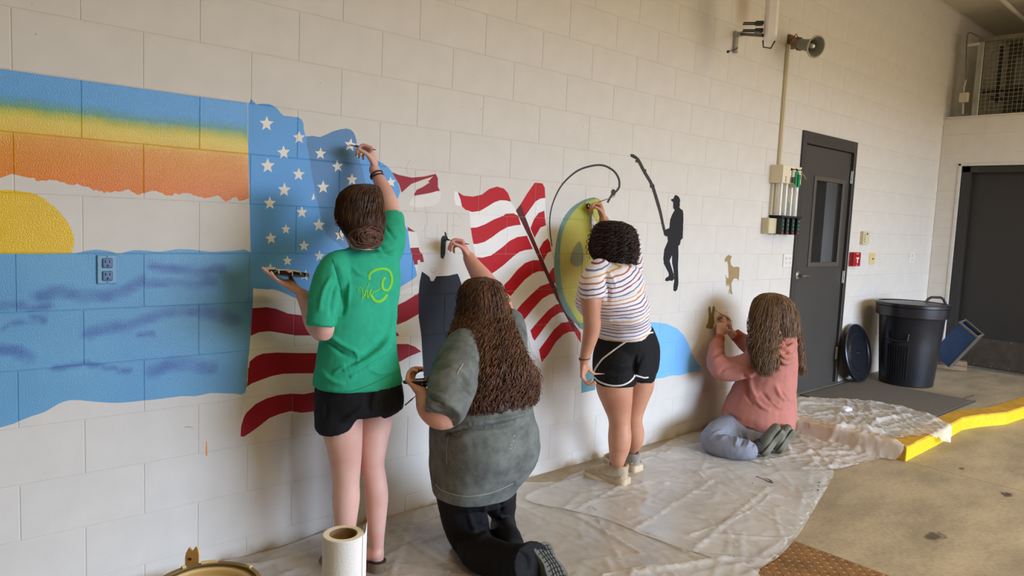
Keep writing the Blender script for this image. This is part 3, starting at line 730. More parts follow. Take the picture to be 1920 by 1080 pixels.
# rusty diamond tread plate over a trench
M_RUST = M('rusty_steel', (142, 104, 62), .72, .25, var=.32, vscale=7, bump=.3, bscale=120)
tp = thing('trench_cover', 'rusty brown steel tread plate set in the floor at the lower right', 'tread plate', (2.5, -2.4, 0))
b = MB(); b.box((2.51, -2.35, -.001), (.86, 2.1, .004)); b.build('plate', M_RUST, tp)
b = MB(); i = 0
for gx in np.arange(2.11, 2.92, .030):
    for gy in np.arange(-2.2, -1.31, .030):
        i += 1; a = PI/4 if (round((gx-2.11)/.03)+round((gy+2.2)/.03)) % 2 else -PI/4
        c, s_ = math.cos(a), math.sin(a); l, w_ = .0125, .0042
        V = [(gx+c*l, gy+s_*l, .001), (gx-s_*w_, gy+c*w_, .001), (gx-c*l, gy-s_*l, .001), (gx+s_*w_, gy-c*w_, .001), (gx+c*l*.5, gy+s_*l*.5, .0036), (gx-c*l*.5, gy-s_*l*.5, .0036)]
        b.add(V, [(0, 1, 4), (1, 2, 5), (1, 5, 4), (2, 3, 5), (3, 0, 4), (3, 4, 5)])
tag(b.build('lug', M('rusty_lug', (160, 118, 72), .6, .35, var=.25, vscale=9), tp), kind='stuff')

# right wall: block wall below the mezzanine, with the second doorway
RW = thing('wall_right', 'cream block wall at the far right with a storage mezzanine above', None, kind='structure')
D2 = (-2.2, -0.215, SH_, 2.275)                # doorway along y, and z
RZ = 2.79
def rwb(y0, y1, z0, z1, nm='block', out=None):
    i, o = .003, .0008; x = X_R
    V = [(x, y1-i, z0+i), (x, y0+i, z0+i), (x, y0+i, z1-i), (x, y1-i, z1-i), (x+.0015, y1-o, z0+o), (x+.0015, y0+o, z0+o), (x+.0015, y0+o, z1-o), (x+.0015, y1-o, z1-o)]
    F = [(0, 1, 2, 3)[::-1], (4, 5, 1, 0)[::-1], (5, 6, 2, 1)[::-1], (6, 7, 3, 2)[::-1], (7, 4, 0, 3)[::-1]]
    F = [tuple(f) for f in F]
    if out is not None: out.add(V, F)
    else: mk(nm, V, F, M_WALL, RW)
far = MB()
for r in range(0, 15):
    z0, z1 = r*BH-.03, min((r+1)*BH-.03, RZ)
    if z1-z0 < .02: continue
    off = 0 if r % 2 else -JX
    y1 = 0.0
    edges_ = [0.0]+[off-k*BW for k in range(0, 22) if off-k*BW < -.01]
    for a, c in zip(edges_[:-1], edges_[1:]):
        segs = [(c, a)]
        if z0 < D2[3]-.05:
            segs = []
            if a > D2[1]: segs.append((max(c, D2[1]), a))
            if c < D2[0]: segs.append((c, min(a, D2[0])))
        for (q0, q1) in segs:
            if q1-q0 < .02: continue
            if q1 > -2.6: rwb(q0, q1, z0, z1)
            else: rwb(q0, q1, z0, z1, out=far)
tag(far.build('far_blocks', M_WALL, RW), kind='stuff')
b = MB(); b.box((X_R+.157, D2[1]/2, RZ/2), (.31, -D2[1], RZ)); b.box((X_R+.157, (D2[0]-8.2)/2, RZ/2), (.31, 8.2+D2[0], RZ)); b.box((X_R+.157, (D2[0]+D2[1])/2, (D2[3]+RZ)/2), (.31, D2[1]-D2[0], RZ-D2[3]))
b.build('wall_core', M_WALL, RW)
b = MB(); b.box((X_R+.02, -4.1, RZ+.006), (.10, 8.2, .012), bev=.004); b.build('coping', M_WALL, RW)
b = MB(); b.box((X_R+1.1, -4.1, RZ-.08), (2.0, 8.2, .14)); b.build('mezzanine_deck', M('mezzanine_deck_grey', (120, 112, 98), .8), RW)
b = MB(); b.box((X_R+2.1, -4.1, 3.4), (.1, 8.2, 1.3)); b.build('mezzanine_back', M('mezzanine_beige', (150, 142, 122), .8), RW)  # back wall in one plain beige grey
# ceiling
ce = MB(); ce.box((3.3, -4.1, CEIL+.06), (14.8, 8.6, .12)); o = ce.build('ceiling', M('ceiling_paint', (206, 198, 176), .7, var=.04)); tag(o, 'flat beige grey ceiling', None, kind='structure')
# parts of the hall behind the photographer: left wall, front wall with the open bay door
M_DIM = M('bay_wall_grey', (118, 114, 106), .8)  # grey set dark so the unseen bay walls bounce less light
fw = thing('wall_front', 'front wall of the bay with its open overhead door', None, kind='structure')
b = MB(); b.box(((DOOR_X0-4)/2, FRONT_Y-.1, CEIL/2), (DOOR_X0+4, .2, CEIL)); b.build('pier', M_DIM, fw)
b = MB(); b.box(((DOOR_X1+10.6)/2, FRONT_Y-.1, CEIL/2), (10.6-DOOR_X1, .2, CEIL)); b.build('pier', M_DIM, fw)
b = MB(); b.box(((DOOR_X1+DOOR_X0)/2, FRONT_Y-.1, (CEIL+DOOR_Z)/2), (DOOR_X1-DOOR_X0, .2, CEIL-DOOR_Z)); b.build('lintel', M_DIM, fw)
b = MB(); b.box((-4.1, -4.1, CEIL/2), (.2, 8.6, CEIL)); o = b.build('wall_left', M_DIM); tag(o, 'grey left wall of the bay, kept dark to bounce less light', None, kind='structure')
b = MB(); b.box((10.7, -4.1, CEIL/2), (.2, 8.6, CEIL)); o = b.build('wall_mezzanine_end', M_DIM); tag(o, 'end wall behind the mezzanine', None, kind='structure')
M_GALV = M('galvanised_steel', (168, 168, 160), .4, .8, var=.1)
for k, (lx, ly) in enumerate(LAMPS):
    t = thing('ceiling_light', 'long ceiling light fitting '+('above the painters on the left', 'above the striped shirt painter', 'nearest the charcoal door', 'behind the photographer on the left', 'behind the photographer in the middle')[k], 'ceiling light', (lx, ly, 3.84), 'ceiling lights over the bay')
    b = MB(); b.box((lx, ly, 3.90), (1.25, .3, .08), bev=.01); b.build('housing', M_GALV, t)
    b = MB(); b.box((lx, ly, 3.850), (1.18, .26, .02)); b.build('diffuser', M('lamp_diffuser', (250, 236, 210), .5, emit=((255, 226, 180), 3.0)), t)

# sprinkler pipe below the ceiling
p0, p1 = PT(1868, -12, 6.3), PT(1945, 55, 7.6)
zc = 3.88
a0 = PZ(1868, -10, zc); a1 = PZ(1925, 42, zc)
dv = (a1-a0)/np.linalg.norm(a1-a0)
b = MB(); b.tube([a0-dv*2.0, a1+dv*1.2], .021, 12)
o = b.build('ceiling_pipe', M('pipe_white', (216, 208, 186), .45), smooth=True); tag(o, 'white painted pipe running just below the ceiling, top right corner', 'pipe')

# ------------------------------------------------------------------ doors
M_DOOR = M('charcoal_door_paint', (66, 62, 57), .42, var=.05, vscale=3)
M_DFR = M('charcoal_frame_paint', (58, 54, 50), .42, var=.05)
M_BLACKD = M('black_door_paint', (44, 41, 38), .5, var=.06)
M_CHROME = M('satin_chrome', (196, 194, 190), .25, .95, var=.04)
d1 = thing('door_1', 'charcoal steel door with narrow window in the long wall', None, (D1[0], 0, D1[2]), kind='structure')
x0, x1, z0, z1 = D1; fwid = .05
b = MB(); b.box((x0+fwid/2, .03, (z0+z1)/2), (fwid, .1, z1-z0), bev=.003); b.box((x1-fwid/2, .03, (z0+z1)/2), (fwid, .1, z1-z0), bev=.003); b.box(((x0+x1)/2, .03, z1-.05), (x1-x0-2*fwid, .0995, .1), bev=.003)
b.build('door_frame', M_DFR, d1)
lx0, lx1, lz0, lz1 = x0+fwid+.004, x1-fwid-.004, z0+.012, z1-.104
gA, gB = PY(1519, 338, .02), PY(1570, 494, .02)
g0, g1 = PY(1521, 340, .02)[0], PY(1572, 350, .02)[0]
gx0, gx1 = lx0+.26, lx1-.13
gz0, gz1 = PY(1507, 493, .02)[2], PY(1521, 336, .02)[2]
b = MB()
for (a, c, e_, f_) in [(lx0, gx0, lz0, lz1), (gx1, lx1, lz0, lz1), (gx0, gx1, lz0, gz0), (gx0, gx1, gz1, lz1)]:
    b.box(((a+c)/2, .03, (e_+f_)/2), (c-a, .045, f_-e_))
b.build('door_leaf', M_DOOR, d1)
b = MB(); tw = .035
for (a, c, e_, f_) in [(gx0-tw, gx0+.006, gz0-tw, gz1+tw), (gx1-.006, gx1+tw, gz0-tw, gz1+tw), (gx0, gx1, gz0-tw, gz0+.006), (gx0, gx1, gz1-.006, gz1+tw)]:
    b.box(((a+c)/2, .004, (e_+f_)/2), (c-a, .014, f_-e_), bev=.003)
b.build('window_trim', M('trim_grey_brown', (84, 78, 68), .4), d1)
b = MB(); b.box(((gx0+gx1)/2, .03, (gz0+gz1)/2), (gx1-gx0, .006, gz1-gz0)); b.build('pane', M('door_glass', (60, 56, 48), .06, alpha=.35, spec=.8), d1)
b = MB(); b.box((x0+.30, .62, 1.3), (.7, .02, 2.4)); b.build('lobby_wall', M('lobby_grey', (110, 104, 92), .8), d1)
b = MB(); b.box((x0+.75, .72, 1.3), (.25, .02, 2.4)); b.build('lobby_trim', M('lobby_brown', (84, 66, 44), .7), d1)
b = MB(); b.box((x0+1.6, .9, 1.3), (1.8, .02, 2.4)); b.box((x0-.06, .6, 1.3), (.02, .6, 2.4)); b.box((x1+.5, .6, 1.3), (.02, .7, 2.4)); b.box((x0+.6, .55, 2.5), (2.6, .8, .02)); b.box((x0+.6, .55, .07), (2.6, .8, .02)); b.build('lobby_dark', M('lobby_black', (22, 20, 18), .8), d1)  # black panels: a dark door, and the room's darkness put into colour
b = MB()
for k in range(4): b.box((x0+.40, .607, 1.48-k*.018), (.1-.02*(k == 3), .002, .007))
b.build('lobby_notice', M('notice_ink', (60, 58, 52), .8), d1)
hp = PY(1497, 517, -.004)
hn = MB(); Rx = Matrix.Rotation(PI/2, 3, 'X')
hn.lathe([(.042, 0), (.042, .006), (.036, .012), (.018, .014), (.014, .045), (.014, .05)], (hp[0]+.005, .006, hp[2]), 28, R=Rx)
hh = hn.build('door_handle', M_CHROME, d1, smooth=True)
b = MB(); b.tube([(hp[0]+.005, -.04, hp[2]), (hp[0]+.03, -.045, hp[2]), (hp[0]+.075, -.045, hp[2]-.002), (hp[0]+.12, -.043, hp[2]-.003)], [.011, .010, .009, .011], 12); b.build('lever', M_CHROME, hh, smooth=True)
b = MB(); b.box((lx0+.012, .005, hp[2]), (.02, .006, .12)); b.build('strike_plate', M_CHROME, d1)
for py in (333, 519, 662):
    q = PY(1597-(py-333)*.1, py, 0)
    b = MB(); b.box((lx1+.004, -.004, q[2]), (.022, .01, .115), bev=.002); b.tube([(lx1+.006, -.012, q[2]-.057), (lx1+.006, -.012, q[2]+.057)], .007, 8); b.build('hinge', M_GALV, d1)
b = MB(); b.box(((x0+x1)/2, .0, z0+.006), (x1-x0-.01, .14, .012), bev=.003); b.build('threshold', M_GALV, d1)
q = PY(1520, 257, 0); b = MB(); b.box((q[0]+.01, -.006, q[2]), (.02, .01, .006)); b.build('frame_screw', M_CHROME, d1)

d2 = thing('door_2', 'black double width steel door with a kick plate in the right wall', None, (X_R, D2[1], SH_), kind='structure')
y0, y1, z0, z1 = D2
b = MB(); b.box((X_R+.03, y1+.012, (z0+z1)/2), (.075, .03, z1-z0+.05), bev=.004); b.box((X_R+.03, (y0+y1)/2, z1+.012), (.075, y1-y0+.06, .03), bev=.004); b.build('casing', M('casing_white', (206, 202, 194), .5), d2)
b = MB(); b.box((X_R+.07, y1-.05, (z0+z1)/2), (.1, .085, z1-z0), bev=.006); b.box((X_R+.07, (y0+y1)/2, z1-.04), (.1, y1-y0, .07), bev=.006); b.box((X_R+.07, y0+.05, (z0+z1)/2), (.1, .085, z1-z0), bev=.006)
b.build('door_frame', M_BLACKD, d2)
b = MB(); b.box((X_R+.12, (y0+y1)/2, (z0+z1)/2), (.045, y1-y0-.16, z1-z0-.1), bev=.003); b.build('door_leaf', M_BLACKD, d2)
b = MB(); b.box((X_R+.094, (y0+y1)/2, z0+.175), (.006, y1-y0-.2, .31), bev=.001); kp = b.build('kick_plate', M('scuffed_kick_plate', (88, 80, 72), .5, .6, var=.2, vscale=12), d2)
for k in range(12):
    b = MB(); b.lathe([(.006, 0), (.005, .003)], (X_R+.091, y1-.13-(k//2)*.16, z0+(.035 if k % 2 else .315)), 8, R=Matrix.Rotation(-PI/2, 3, 'Y')); b.build('screw', M_GALV, kp)
b = MB(); b.box((X_R+.04, (y0+y1)/2, z0+.004), (.16, y1-y0, .012)); b.build('threshold', M_GALV, d2)

# ------------------------------------------------------------------ people: body modelling tools
def cr(P, k=4):
    """Catmull-Rom through an array of control rows"""
    P = np.asarray(P, float); n = len(P); out = []
    for i in range(n-1):
        p0, p1, p2, p3 = P[max(i-1, 0)], P[i], P[i+1], P[min(i+2, n-1)]
        for t in np.arange(k)/k:
            out.append(0.5*((2*p1)+(-p0+p2)*t+(2*p0-5*p1+4*p2-p3)*t*t+(-p0+3*p1-3*p2+p3)*t**3))
    out.append(P[-1]); return np.array(out)
class Blob(MB):
    def ell(s, c, r, R=None, n=20):
        V = []; F = []; Rm = np.array(R) if R is not None else np.eye(3); m = n//2
        V.append(Rm@np.array([0, 0, -r[2]])+c)
        for i in range(1, m):
            th = -PI/2+PI*i/m
            for k in range(n):
                a = 2*PI*k/n; V.append(Rm@np.array([r[0]*math.cos(th)*math.cos(a), r[1]*math.cos(th)*math.sin(a), r[2]*math.sin(th)])+c)
        V.append(Rm@np.array([0, 0, r[2]])+c); L_ = len(V)-1
        for k in range(n): F.append([0, 1+(k+1) % n, 1+k]); F.append([L_, 1+(m-2)*n+k, 1+(m-2)*n+(k+1) % n])
        for i in range(m-2):
            for k in range(n): F.append([1+i*n+k, 1+i*n+(k+1) % n, 1+(i+1)*n+(k+1) % n, 1+(i+1)*n+k])
        return s.add(V, F)
    def limb(s, pts, n=28, k=4, round_=(True, True), flat=None, fl=1.0):
        """tapered limb: rows (x, y, z, r); rounded ends; flat = direction squashed by fl"""
        Q = cr(pts, k); N = len(Q)
        rows = []
        if round_[0]:
            d = Q[1, :3]-Q[0, :3]; d /= np.linalg.norm(d)+1e-9; r = Q[0, 3]
            for a in (80, 60, 38, 18): rows.append(np.r_[Q[0, :3]-d*r*math.sin(math.radians(a)), r*math.cos(math.radians(a))])
        rows += list(Q)
        if round_[1]:
            d = Q[-1, :3]-Q[-2, :3]; d /= np.linalg.norm(d)+1e-9; r = Q[-1, 3]
            for a in (18, 38, 60, 80): rows.append(np.r_[Q[-1, :3]+d*r*math.sin(math.radians(a)), r*math.cos(math.radians(a))])
        rows = np.array(rows); P = rows[:, :3]; rr = rows[:, 3]
        n0 = s.n; MB.tube(s, P, list(rr), n)
        if flat is not None:
            f = np.array(flat, float); f /= np.linalg.norm(f); V = s.V[-1]; cc = np.repeat(P, n, 0)
            dd = ((V-cc)@f)[:, None]*f; s.V[-1] = V-dd*(1-fl)
        return s
    def loft(s, secs, n=32, k=4, cap=True):
        """rows (x, y, z, a, b, yaw, tiltx, tilty): horizontal-ish superellipse rings"""
        Q = cr(secs, k); V = []; F = []
        for q in Q:
            x, y, z, a, b, yaw = q[:6]; tx = q[6] if len(q) > 6 else 0; ty = q[7] if len(q) > 7 else 0
            for i in range(n):
                t = 2*PI*i/n; c, sn = math.cos(t), math.sin(t)
                u = a*math.copysign(abs(c)**.9, c); w_ = b*math.copysign(abs(sn)**.9, sn)
                X = u*math.cos(yaw)-w_*math.sin(yaw); Y_ = u*math.sin(yaw)+w_*math.cos(yaw)
                V.append((x+X, y+Y_, z+X*tx+Y_*ty))
        N = len(Q)
        for i in range(N-1):
            for j in range(n): j2 = (j+1) % n; F.append([i*n+j, i*n+j2, (i+1)*n+j2, (i+1)*n+j])
        F.append(list(range(n))[::-1]); F.append([(N-1)*n+j for j in range(n)])
        return s.add(V, F)
    def remesh(s, voxel, smooth_it=6, keep=(), keep_r=.1, keep_w=.15):
        V = np.vstack(s.V); me = bpy.data.meshes.new('tmp'); me.from_pydata(V.tolist(), [], s.F); me.update()
        bm = bmesh.new(); bm.from_mesh(me); bmesh.ops.recalc_face_normals(bm, faces=bm.faces); bm.to_mesh(me); bm.free()
        o = bpy.data.objects.new('tmp', me); COL.objects.link(o)
        md = o.modifiers.new('r', 'REMESH'); md.mode = 'VOXEL'; md.voxel_size = voxel; md.adaptivity = 0
        dg = bpy.context.evaluated_depsgraph_get(); ev = o.evaluated_get(dg); m2 = ev.to_mesh()
        nv = len(m2.vertices); P = np.empty(nv*3); m2.vertices.foreach_get('co', P); P = P.reshape(-1, 3)
        nf = len(m2.polygons); ls = np.empty(len(m2.loops), np.int32); m2.loops.foreach_get('vertex_index', ls)
        lt = np.empty(nf, np.int32); m2.polygons.foreach_get('loop_total', lt)
        assert (lt == 4).all(); F = ls.reshape(-1, 4)
        ev.to_mesh_clear(); bpy.data.objects.remove(o); bpy.data.meshes.remove(me)
        E_ = np.vstack([F[:, [0, 1]], F[:, [1, 2]], F[:, [2, 3]], F[:, [3, 0]]]); E_ = np.unique(np.sort(E_, 1), axis=0)
        deg = np.bincount(E_.ravel(), minlength=nv)[:, None]
        w = np.ones(nv)
        for c in keep: w = np.minimum(w, np.where(np.linalg.norm(P-np.array(c), axis=1) < keep_r, keep_w, 1))
        w = w[:, None]
        for it in range(smooth_it):
            A = np.zeros_like(P)
            for k in range(3):
                A[:, k] = np.bincount(E_[:, 0], P[E_[:, 1], k], nv)+np.bincount(E_[:, 1], P[E_[:, 0], k], nv)
            lam = .6 if it % 2 == 0 else .3
            P = P+w*lam*(A/deg-P)
        return P, F
def vnormals(P, F):
    n = np.cross(P[F[:, 2]]-P[F[:, 0]], P[F[:, 3]]-P[F[:, 1]]); N = np.zeros_like(P)
    for k in range(4):
        for c in range(3): N[:, c] += np.bincount(F[:, k], n[:, c], len(P))
    return N/(np.linalg.norm(N, axis=1)[:, None]+1e-12)
FOLD = 1.7
def folds(P, F, strokes, noise_amp=0, noise_s=8, side=None):
    """cloth folds: strokes (list of photo points, half width px, height m) raised or sunk on the side that faces the hall"""
    N = vnormals(P, F); px = topix(P); face = np.clip(-((P-CAM)/np.linalg.norm(P-CAM, axis=1)[:, None]*N).sum(1)*2.5, 0, 1)
    D = np.zeros(len(P))
    for pts, w_, h in [(a_, b_, c_*FOLD) for a_, b_, c_ in strokes]:
        q = np.array(smooth(pts, 5, False)); d = np.full(len(P), 1e9)
        bb = (px[:, 0] > q[:, 0].min()-w_*3) & (px[:, 0] < q[:, 0].max()+w_*3) & (px[:, 1] > q[:, 1].min()-w_*3) & (px[:, 1] < q[:, 1].max()+w_*3)
        ix = np.nonzero(bb)[0]
        if not len(ix): continue
        dd = np.full(len(ix), 1e9); tt = np.zeros(len(ix))
        for i, (a, c) in enumerate(zip(q[:-1], q[1:])):
            s_ = seg_d(px[ix], a, c); m = s_ < dd; dd[m] = s_[m]; tt[m] = i/len(q)
        taper = np.sin(np.clip(tt*1.15+.08, 0, 1)*PI)**.6
        D[ix] += h*np.exp(-(dd/w_)**2)*taper*face[ix]
    if noise_amp:
        nz = np.array([noise.fractal(Vector(p)*noise_s, 1.0, 2.0, 3) for p in P[::1]]); D += noise_amp*nz
    return P+N*D[:, None]
def sec(px, py, y, hw, ratio, yaw=0.0, tx=0, ty=0):
    """loft ring whose width seen from the photograph is hw pixels each side"""
    c = PY(px, py, y); d = c-CAM; th = math.atan2(d[0], d[1])+yaw      # angle between view and the body's facing
    a = hw*mpp(c)/math.sqrt(math.cos(th)**2+(ratio*math.sin(th))**2)
    return (c[0], c[1], c[2], a, a*ratio, yaw, tx, ty)
def lp(px, py, y, rpx):                          # limb row from photo point, depth plane and radius in pixels
    c = PY(px, py, y); return (c[0], c[1], c[2], rpx*mpp(c))
def nrm(v): v = np.asarray(v, float); return v/(np.linalg.norm(v)+1e-12)
def rotv(v, ax, a):
    ax = nrm(ax); v = np.asarray(v, float); return v*math.cos(a)+np.cross(ax, v)*math.sin(a)+ax*(ax@v)*(1-math.cos(a))
def hand(B, wrist, f, n, side, curls=None, spread=.06, thumb=(35, 40, .9), sc=1.0, wr=.024, fat=1.0):
    """palm with four fingers and a thumb. f finger direction, n palm normal, side=+1 thumb towards f x n"""
    tips = []
    f = nrm(f); n = nrm(n-np.dot(n, f)*f); s_ = np.cross(f, n)*side; w = np.asarray(wrist, float)
    curls = curls or [(20, 25, 15)]*4
    k = sc
    B.limb([(*(w-f*.035), wr*1.02), (*w, wr*.95), (*(w+f*.032*k), .027*k)], 22, 4, flat=n, fl=.72)
    # palm: four metacarpal rays fanned from the wrist, flattened
    offs = [.030, .010, -.010, -.029]; lens = [(.042, .025, .020), (.046, .029, .021), (.043, .027, .020), (.034, .021, .018)]; rad = [.0092*fat, .0094*fat, .0089*fat, .0079*fat]
    for i in range(4):
        a = w+s_*offs[i]*.45*k-f*.005*k; b = w+f*(.083-(.006 if i == 3 else 0))*k+s_*offs[i]*k
        B.limb([(*a, .013*k), (*((a+b)/2), .0135*k), (*b, .0105*k)], 12, 3)
    B.limb([(*(w+f*.012*k+s_*.012*k), .012*k), (*(w+f*.045*k+s_*.030*k+n*.010*k), .015*k), (*(w+f*.07*k+s_*.02*k+n*.006*k), .011*k)], 12, 3)
    for i in range(4):
        p = w+f*(.083-(.006 if i == 3 else 0))*k+s_*offs[i]*k; d = nrm(f+s_*spread*(1.5-i)); rows = [(*p, rad[i]*1.08*k)]; ax = np.cross(n, d)*-1
        ax = np.cross(d, n)
        for L_, c in zip(lens[i], curls[i]):
            d = rotv(d, ax, math.radians(c)); p = p+d*L_*k; rows.append((*p, rad[i]*(1-.08*len(rows))*k))
        B.limb(rows, 12, 3); tips.append((p, d))
    # thumb from the side of the palm near its base
    p = w+f*.022*k+s_*.026*k+n*.006*k; d = nrm(f*.62+s_*.62+n*.35); rows = [(*(w+f*.008*k+s_*.012*k), .013*k), (*p, .0135*k)]
    ax = nrm(np.cross(d, nrm(n-s_*.7)))
    for L_, c, r in ((.036, 0, .0115), (.030, thumb[0], .0098), (.024, thumb[1], .0085)):
        d = rotv(d, ax, math.radians(c)); p = p+d*L_*k; rows.append((*p, r*k))
    B.limb(rows, 12, 3)
    TIPS[:] = tips
    return w+f*.06*k
TIPS = []
def head(B, c, yaw=0.0, pitch=0.0, sc=1.0):
    """skull, jaw, nose, brow, chin, ears; face towards +y turned by yaw; returns matrix"""
    R = np.array(Matrix.Rotation(yaw, 3, 'Z') @ Matrix.Rotation(pitch, 3, 'X')); c = np.asarray(c, float)
    def q(x, y, z): return c+R@(np.array([x, y, z])*sc)
    B.ell(q(0, -.012, .022), (.074*sc, .092*sc, .088*sc), R, 24)
    B.ell(q(0, .022, -.028), (.060*sc, .068*sc, .082*sc), R, 20)
    B.ell(q(0, .052, -.082), (.032*sc, .030*sc, .026*sc), R, 14)
    B.ell(q(0, .070, .022), (.050*sc, .022*sc, .022*sc), R, 14)
    B.limb([(*q(0, .086, .012), .008*sc), (*q(0, .098, -.010), .010*sc), (*q(0, .103, -.026), .0125*sc)], 10, 3)
    for s_ in (-1, 1):
        B.ell(q(.012*s_, .094, -.029), (.009*sc, .009*sc, .008*sc), R, 10)
        B.ell(q(.034*s_, .066, -.020), (.022*sc, .020*sc, .020*sc), R, 12)
        B.ell(q(.074*s_, -.002, -.006), (.009*sc, .018*sc, .031*sc), R, 12)
        B.ell(q(.079*s_, -.010, .004), (.008*sc, .015*sc, .018*sc), R, 12)
    B.ell(q(0, .086, -.052), (.024*sc, .012*sc, .006*sc), R, 12); B.ell(q(0, .085, -.061), (.020*sc, .012*sc, .007*sc), R, 12)
    return R
def face_parts(parent, c, R, iris, lipc, browc, sc=1.0):
    c = np.asarray(c, float)
    def q(x, y, z): return c+R@(np.array([x, y, z])*sc)
    for s_ in (-1, 1):
        B = Blob(); B.ell(q(.030*s_, .077, .002), (.0125*sc,)*3, R, 16); e = B.build('eye', M_EYE, parent, smooth=True)
        B = Blob(); B.ell(q(.030*s_, .0865, .002), (.0055*sc, .004*sc, .0055*sc), R, 12); B.build('iris', iris, e, smooth=True)
        B = Blob(); B.limb([(*q(.014*s_, .090, .020), .002), (*q(.030*s_, .091, .026), .0032), (*q(.046*s_, .080, .020), .0018)], 8, 3); B.build('eyebrow', browc, parent, smooth=True)
    B = Blob(); B.ell(q(0, .0945, -.053), (.021*sc, .006*sc, .0045*sc), R, 14); B.ell(q(0, .0935, -.0605), (.018*sc, .006*sc, .0055*sc), R, 14); B.build('lips', lipc, parent, smooth=True)
M_EYE = M('eye_white', (236, 232, 226), .2, var=.02); M_IRIS = M('iris_brown', (70, 46, 28), .2); M_LIP = M('lip_rose', (176, 96, 92), .4)

def hair_strands(secs, n_str, mat, parent, name, cols, curl=.006, wave=.045, r=.0035, phi=(0, 2*PI), s_end=(.86, 1.04), nseg=46, inset=(.9, 1.06), seed=1, part=0.0, straight=.04, sides=4, irregular=.35):
    """strands that follow the envelope secs (rows as in Blob.loft, from crown down), each one curling"""
    rg = np.random.default_rng(seed); Q = cr(secs, 6); nq = len(Q)-1
    V = []; F = []; C = []; n0 = 0
    seglen = np.linalg.norm(np.diff(Q[:, :3], axis=0), axis=1).sum()+Q[:, 3].max()
    for i in range(n_str):
        ph = rg.uniform(*phi); se = rg.uniform(*s_end); ins = rg.uniform(*inset); s0 = rg.uniform(0, .08)
        u = np.linspace(s0, se, nseg); idx = np.clip(u*nq, 0, nq-1e-6); i0 = idx.astype(int); fr = idx-i0
        S_ = Q[i0]*(1-fr[:, None])+Q[i0+1]*fr[:, None]
        over = np.clip(u-1, 0, 1)
        pp = ph+part*np.sin(u*5+i)+rg.uniform(-irregular, irregular)*u
        a = S_[:, 3]*ins; b = S_[:, 4]*ins; yaw = S_[:, 5]
        X = a*np.cos(pp); Y_ = b*np.sin(pp)
        P = np.stack([S_[:, 0]+X*np.cos(yaw)-Y_*np.sin(yaw), S_[:, 1]+X*np.sin(yaw)+Y_*np.cos(yaw), S_[:, 2]-over*.2], 1)
        T = np.gradient(P, axis=0); L_ = np.linalg.norm(T, axis=1)[:, None]; T = T/(L_+1e-9)
        rad = np.stack([np.cos(pp), np.sin(pp), 0*pp], 1); rad -= (rad*T).sum(1)[:, None]*T; rad /= np.linalg.norm(rad, axis=1)[:, None]+1e-9
        tan = np.cross(T, rad)
        arc = np.cumsum(L_[:, 0]); wv = wave*rg.uniform(.7, 1.3); cu = curl*rg.uniform(.6, 1.4)*np.clip((u-straight)*4, .12, 1); ps = rg.uniform(0, 6.28)
        P = P+rad*(cu*np.cos(arc/wv*2*PI+ps))[:, None]+tan*(cu*1.2*np.sin(arc/wv*2*PI+ps))[:, None]
        rr = r*rg.uniform(.7, 1.3)*np.clip(1.25-np.abs(u-.5)*1.1, .35, 1)
        c0 = np.array(lin(cols[rg.integers(len(cols))])); c1 = np.array(lin(cols[-1]))
        T2_ = np.gradient(P, axis=0); T2_ /= np.linalg.norm(T2_, axis=1)[:, None]+1e-9
        A = np.cross(T2_, rad); A /= np.linalg.norm(A, axis=1)[:, None]+1e-9; B_ = np.cross(T2_, A)
        for k in range(sides):
            an = 2*PI*k/sides; V.append(P+(A*math.cos(an)+B_*math.sin(an))*rr[:, None])
        cc = c0*(1-.35*u[:, None])+c1*.35*u[:, None]; C += [cc]*sides
        base = n0+np.arange(nseg-1)
        for k in range(sides):
            k2 = (k+1) % sides; F.append(np.stack([base+k*nseg, base+k2*nseg, base+k2*nseg+1, base+k*nseg+1], 1))
        n0 += sides*nseg
    return mk(name, np.vstack(V), np.vstack(F), mat, parent, smooth=True, colors=np.vstack(C))
def decal(bv, pts, w_px, name, mat, parent, off=.0015, k=5, closed=False):
    """thin print or piping that follows the surface under the photo points"""
    P = smooth(pts, k, closed); P = P+[P[0]] if closed else P
    V = []; F = []; n = len(P); last = None
    for i in range(n):
        a = np.array(P[max(i-1, 0)]); c = np.array(P[min(i+1, n-1)]); d = c-a; d = d/(np.hypot(*d)+1e-9); nn = np.array([-d[1], d[0]])
        row = []
        for s_ in (-1, 0, 1):
            q = np.array(P[i])+nn*s_*w_px; loc, no, ix, ds = bv.ray_cast(Vector(CAM), Vector(nrm(ray(q[0], q[1]))))
            if loc is None: row = None; break
            row.append(loc+no*(off if s_ else off*1.7))
        if row is None: last = None; continue
        m = len(V); V += row
        if last is not None:
            if (Vector(V[m+1])-Vector(V[last+1])).length < .08:
                F += [[last, last+1, m+1, m], [last+1, last+2, m+2, m+1]]
        last = m
    if not F: return None
    return mk(name, [tuple(v) for v in V], F, mat, parent, smooth=True)
def bvh(P, F): return BVHTree.FromPolygons([Vector(p) for p in P], [tuple(f) for f in F])
def brush(name, label, tip, end, handle_m, bristle_m, r=.0035, group=None):
    tip = np.array(tip); end = np.array(end); d = end-tip; L_ = np.linalg.norm(d); d /= L_
    t = thing(name, label, 'paintbrush', tuple(tip), group)
    b = MB(); b.tube([tip, tip+d*.006, tip+d*.022], [.0012, r*1.1, r*.9], 8); b.build('bristles', bristle_m, t, smooth=True)
    b = MB(); b.tube([tip+d*.02, tip+d*.036], [r*.95, r*.95], 8); b.build('ferrule', M_CHROME, t, smooth=True)
    b = MB(); b.tube([tip+d*.035, tip+d*.055, tip+d*L_*.6, end], [r*.95, r*1.25, r*.9, r*.45], 8); b.build('handle', handle_m, t, smooth=True)
    return t

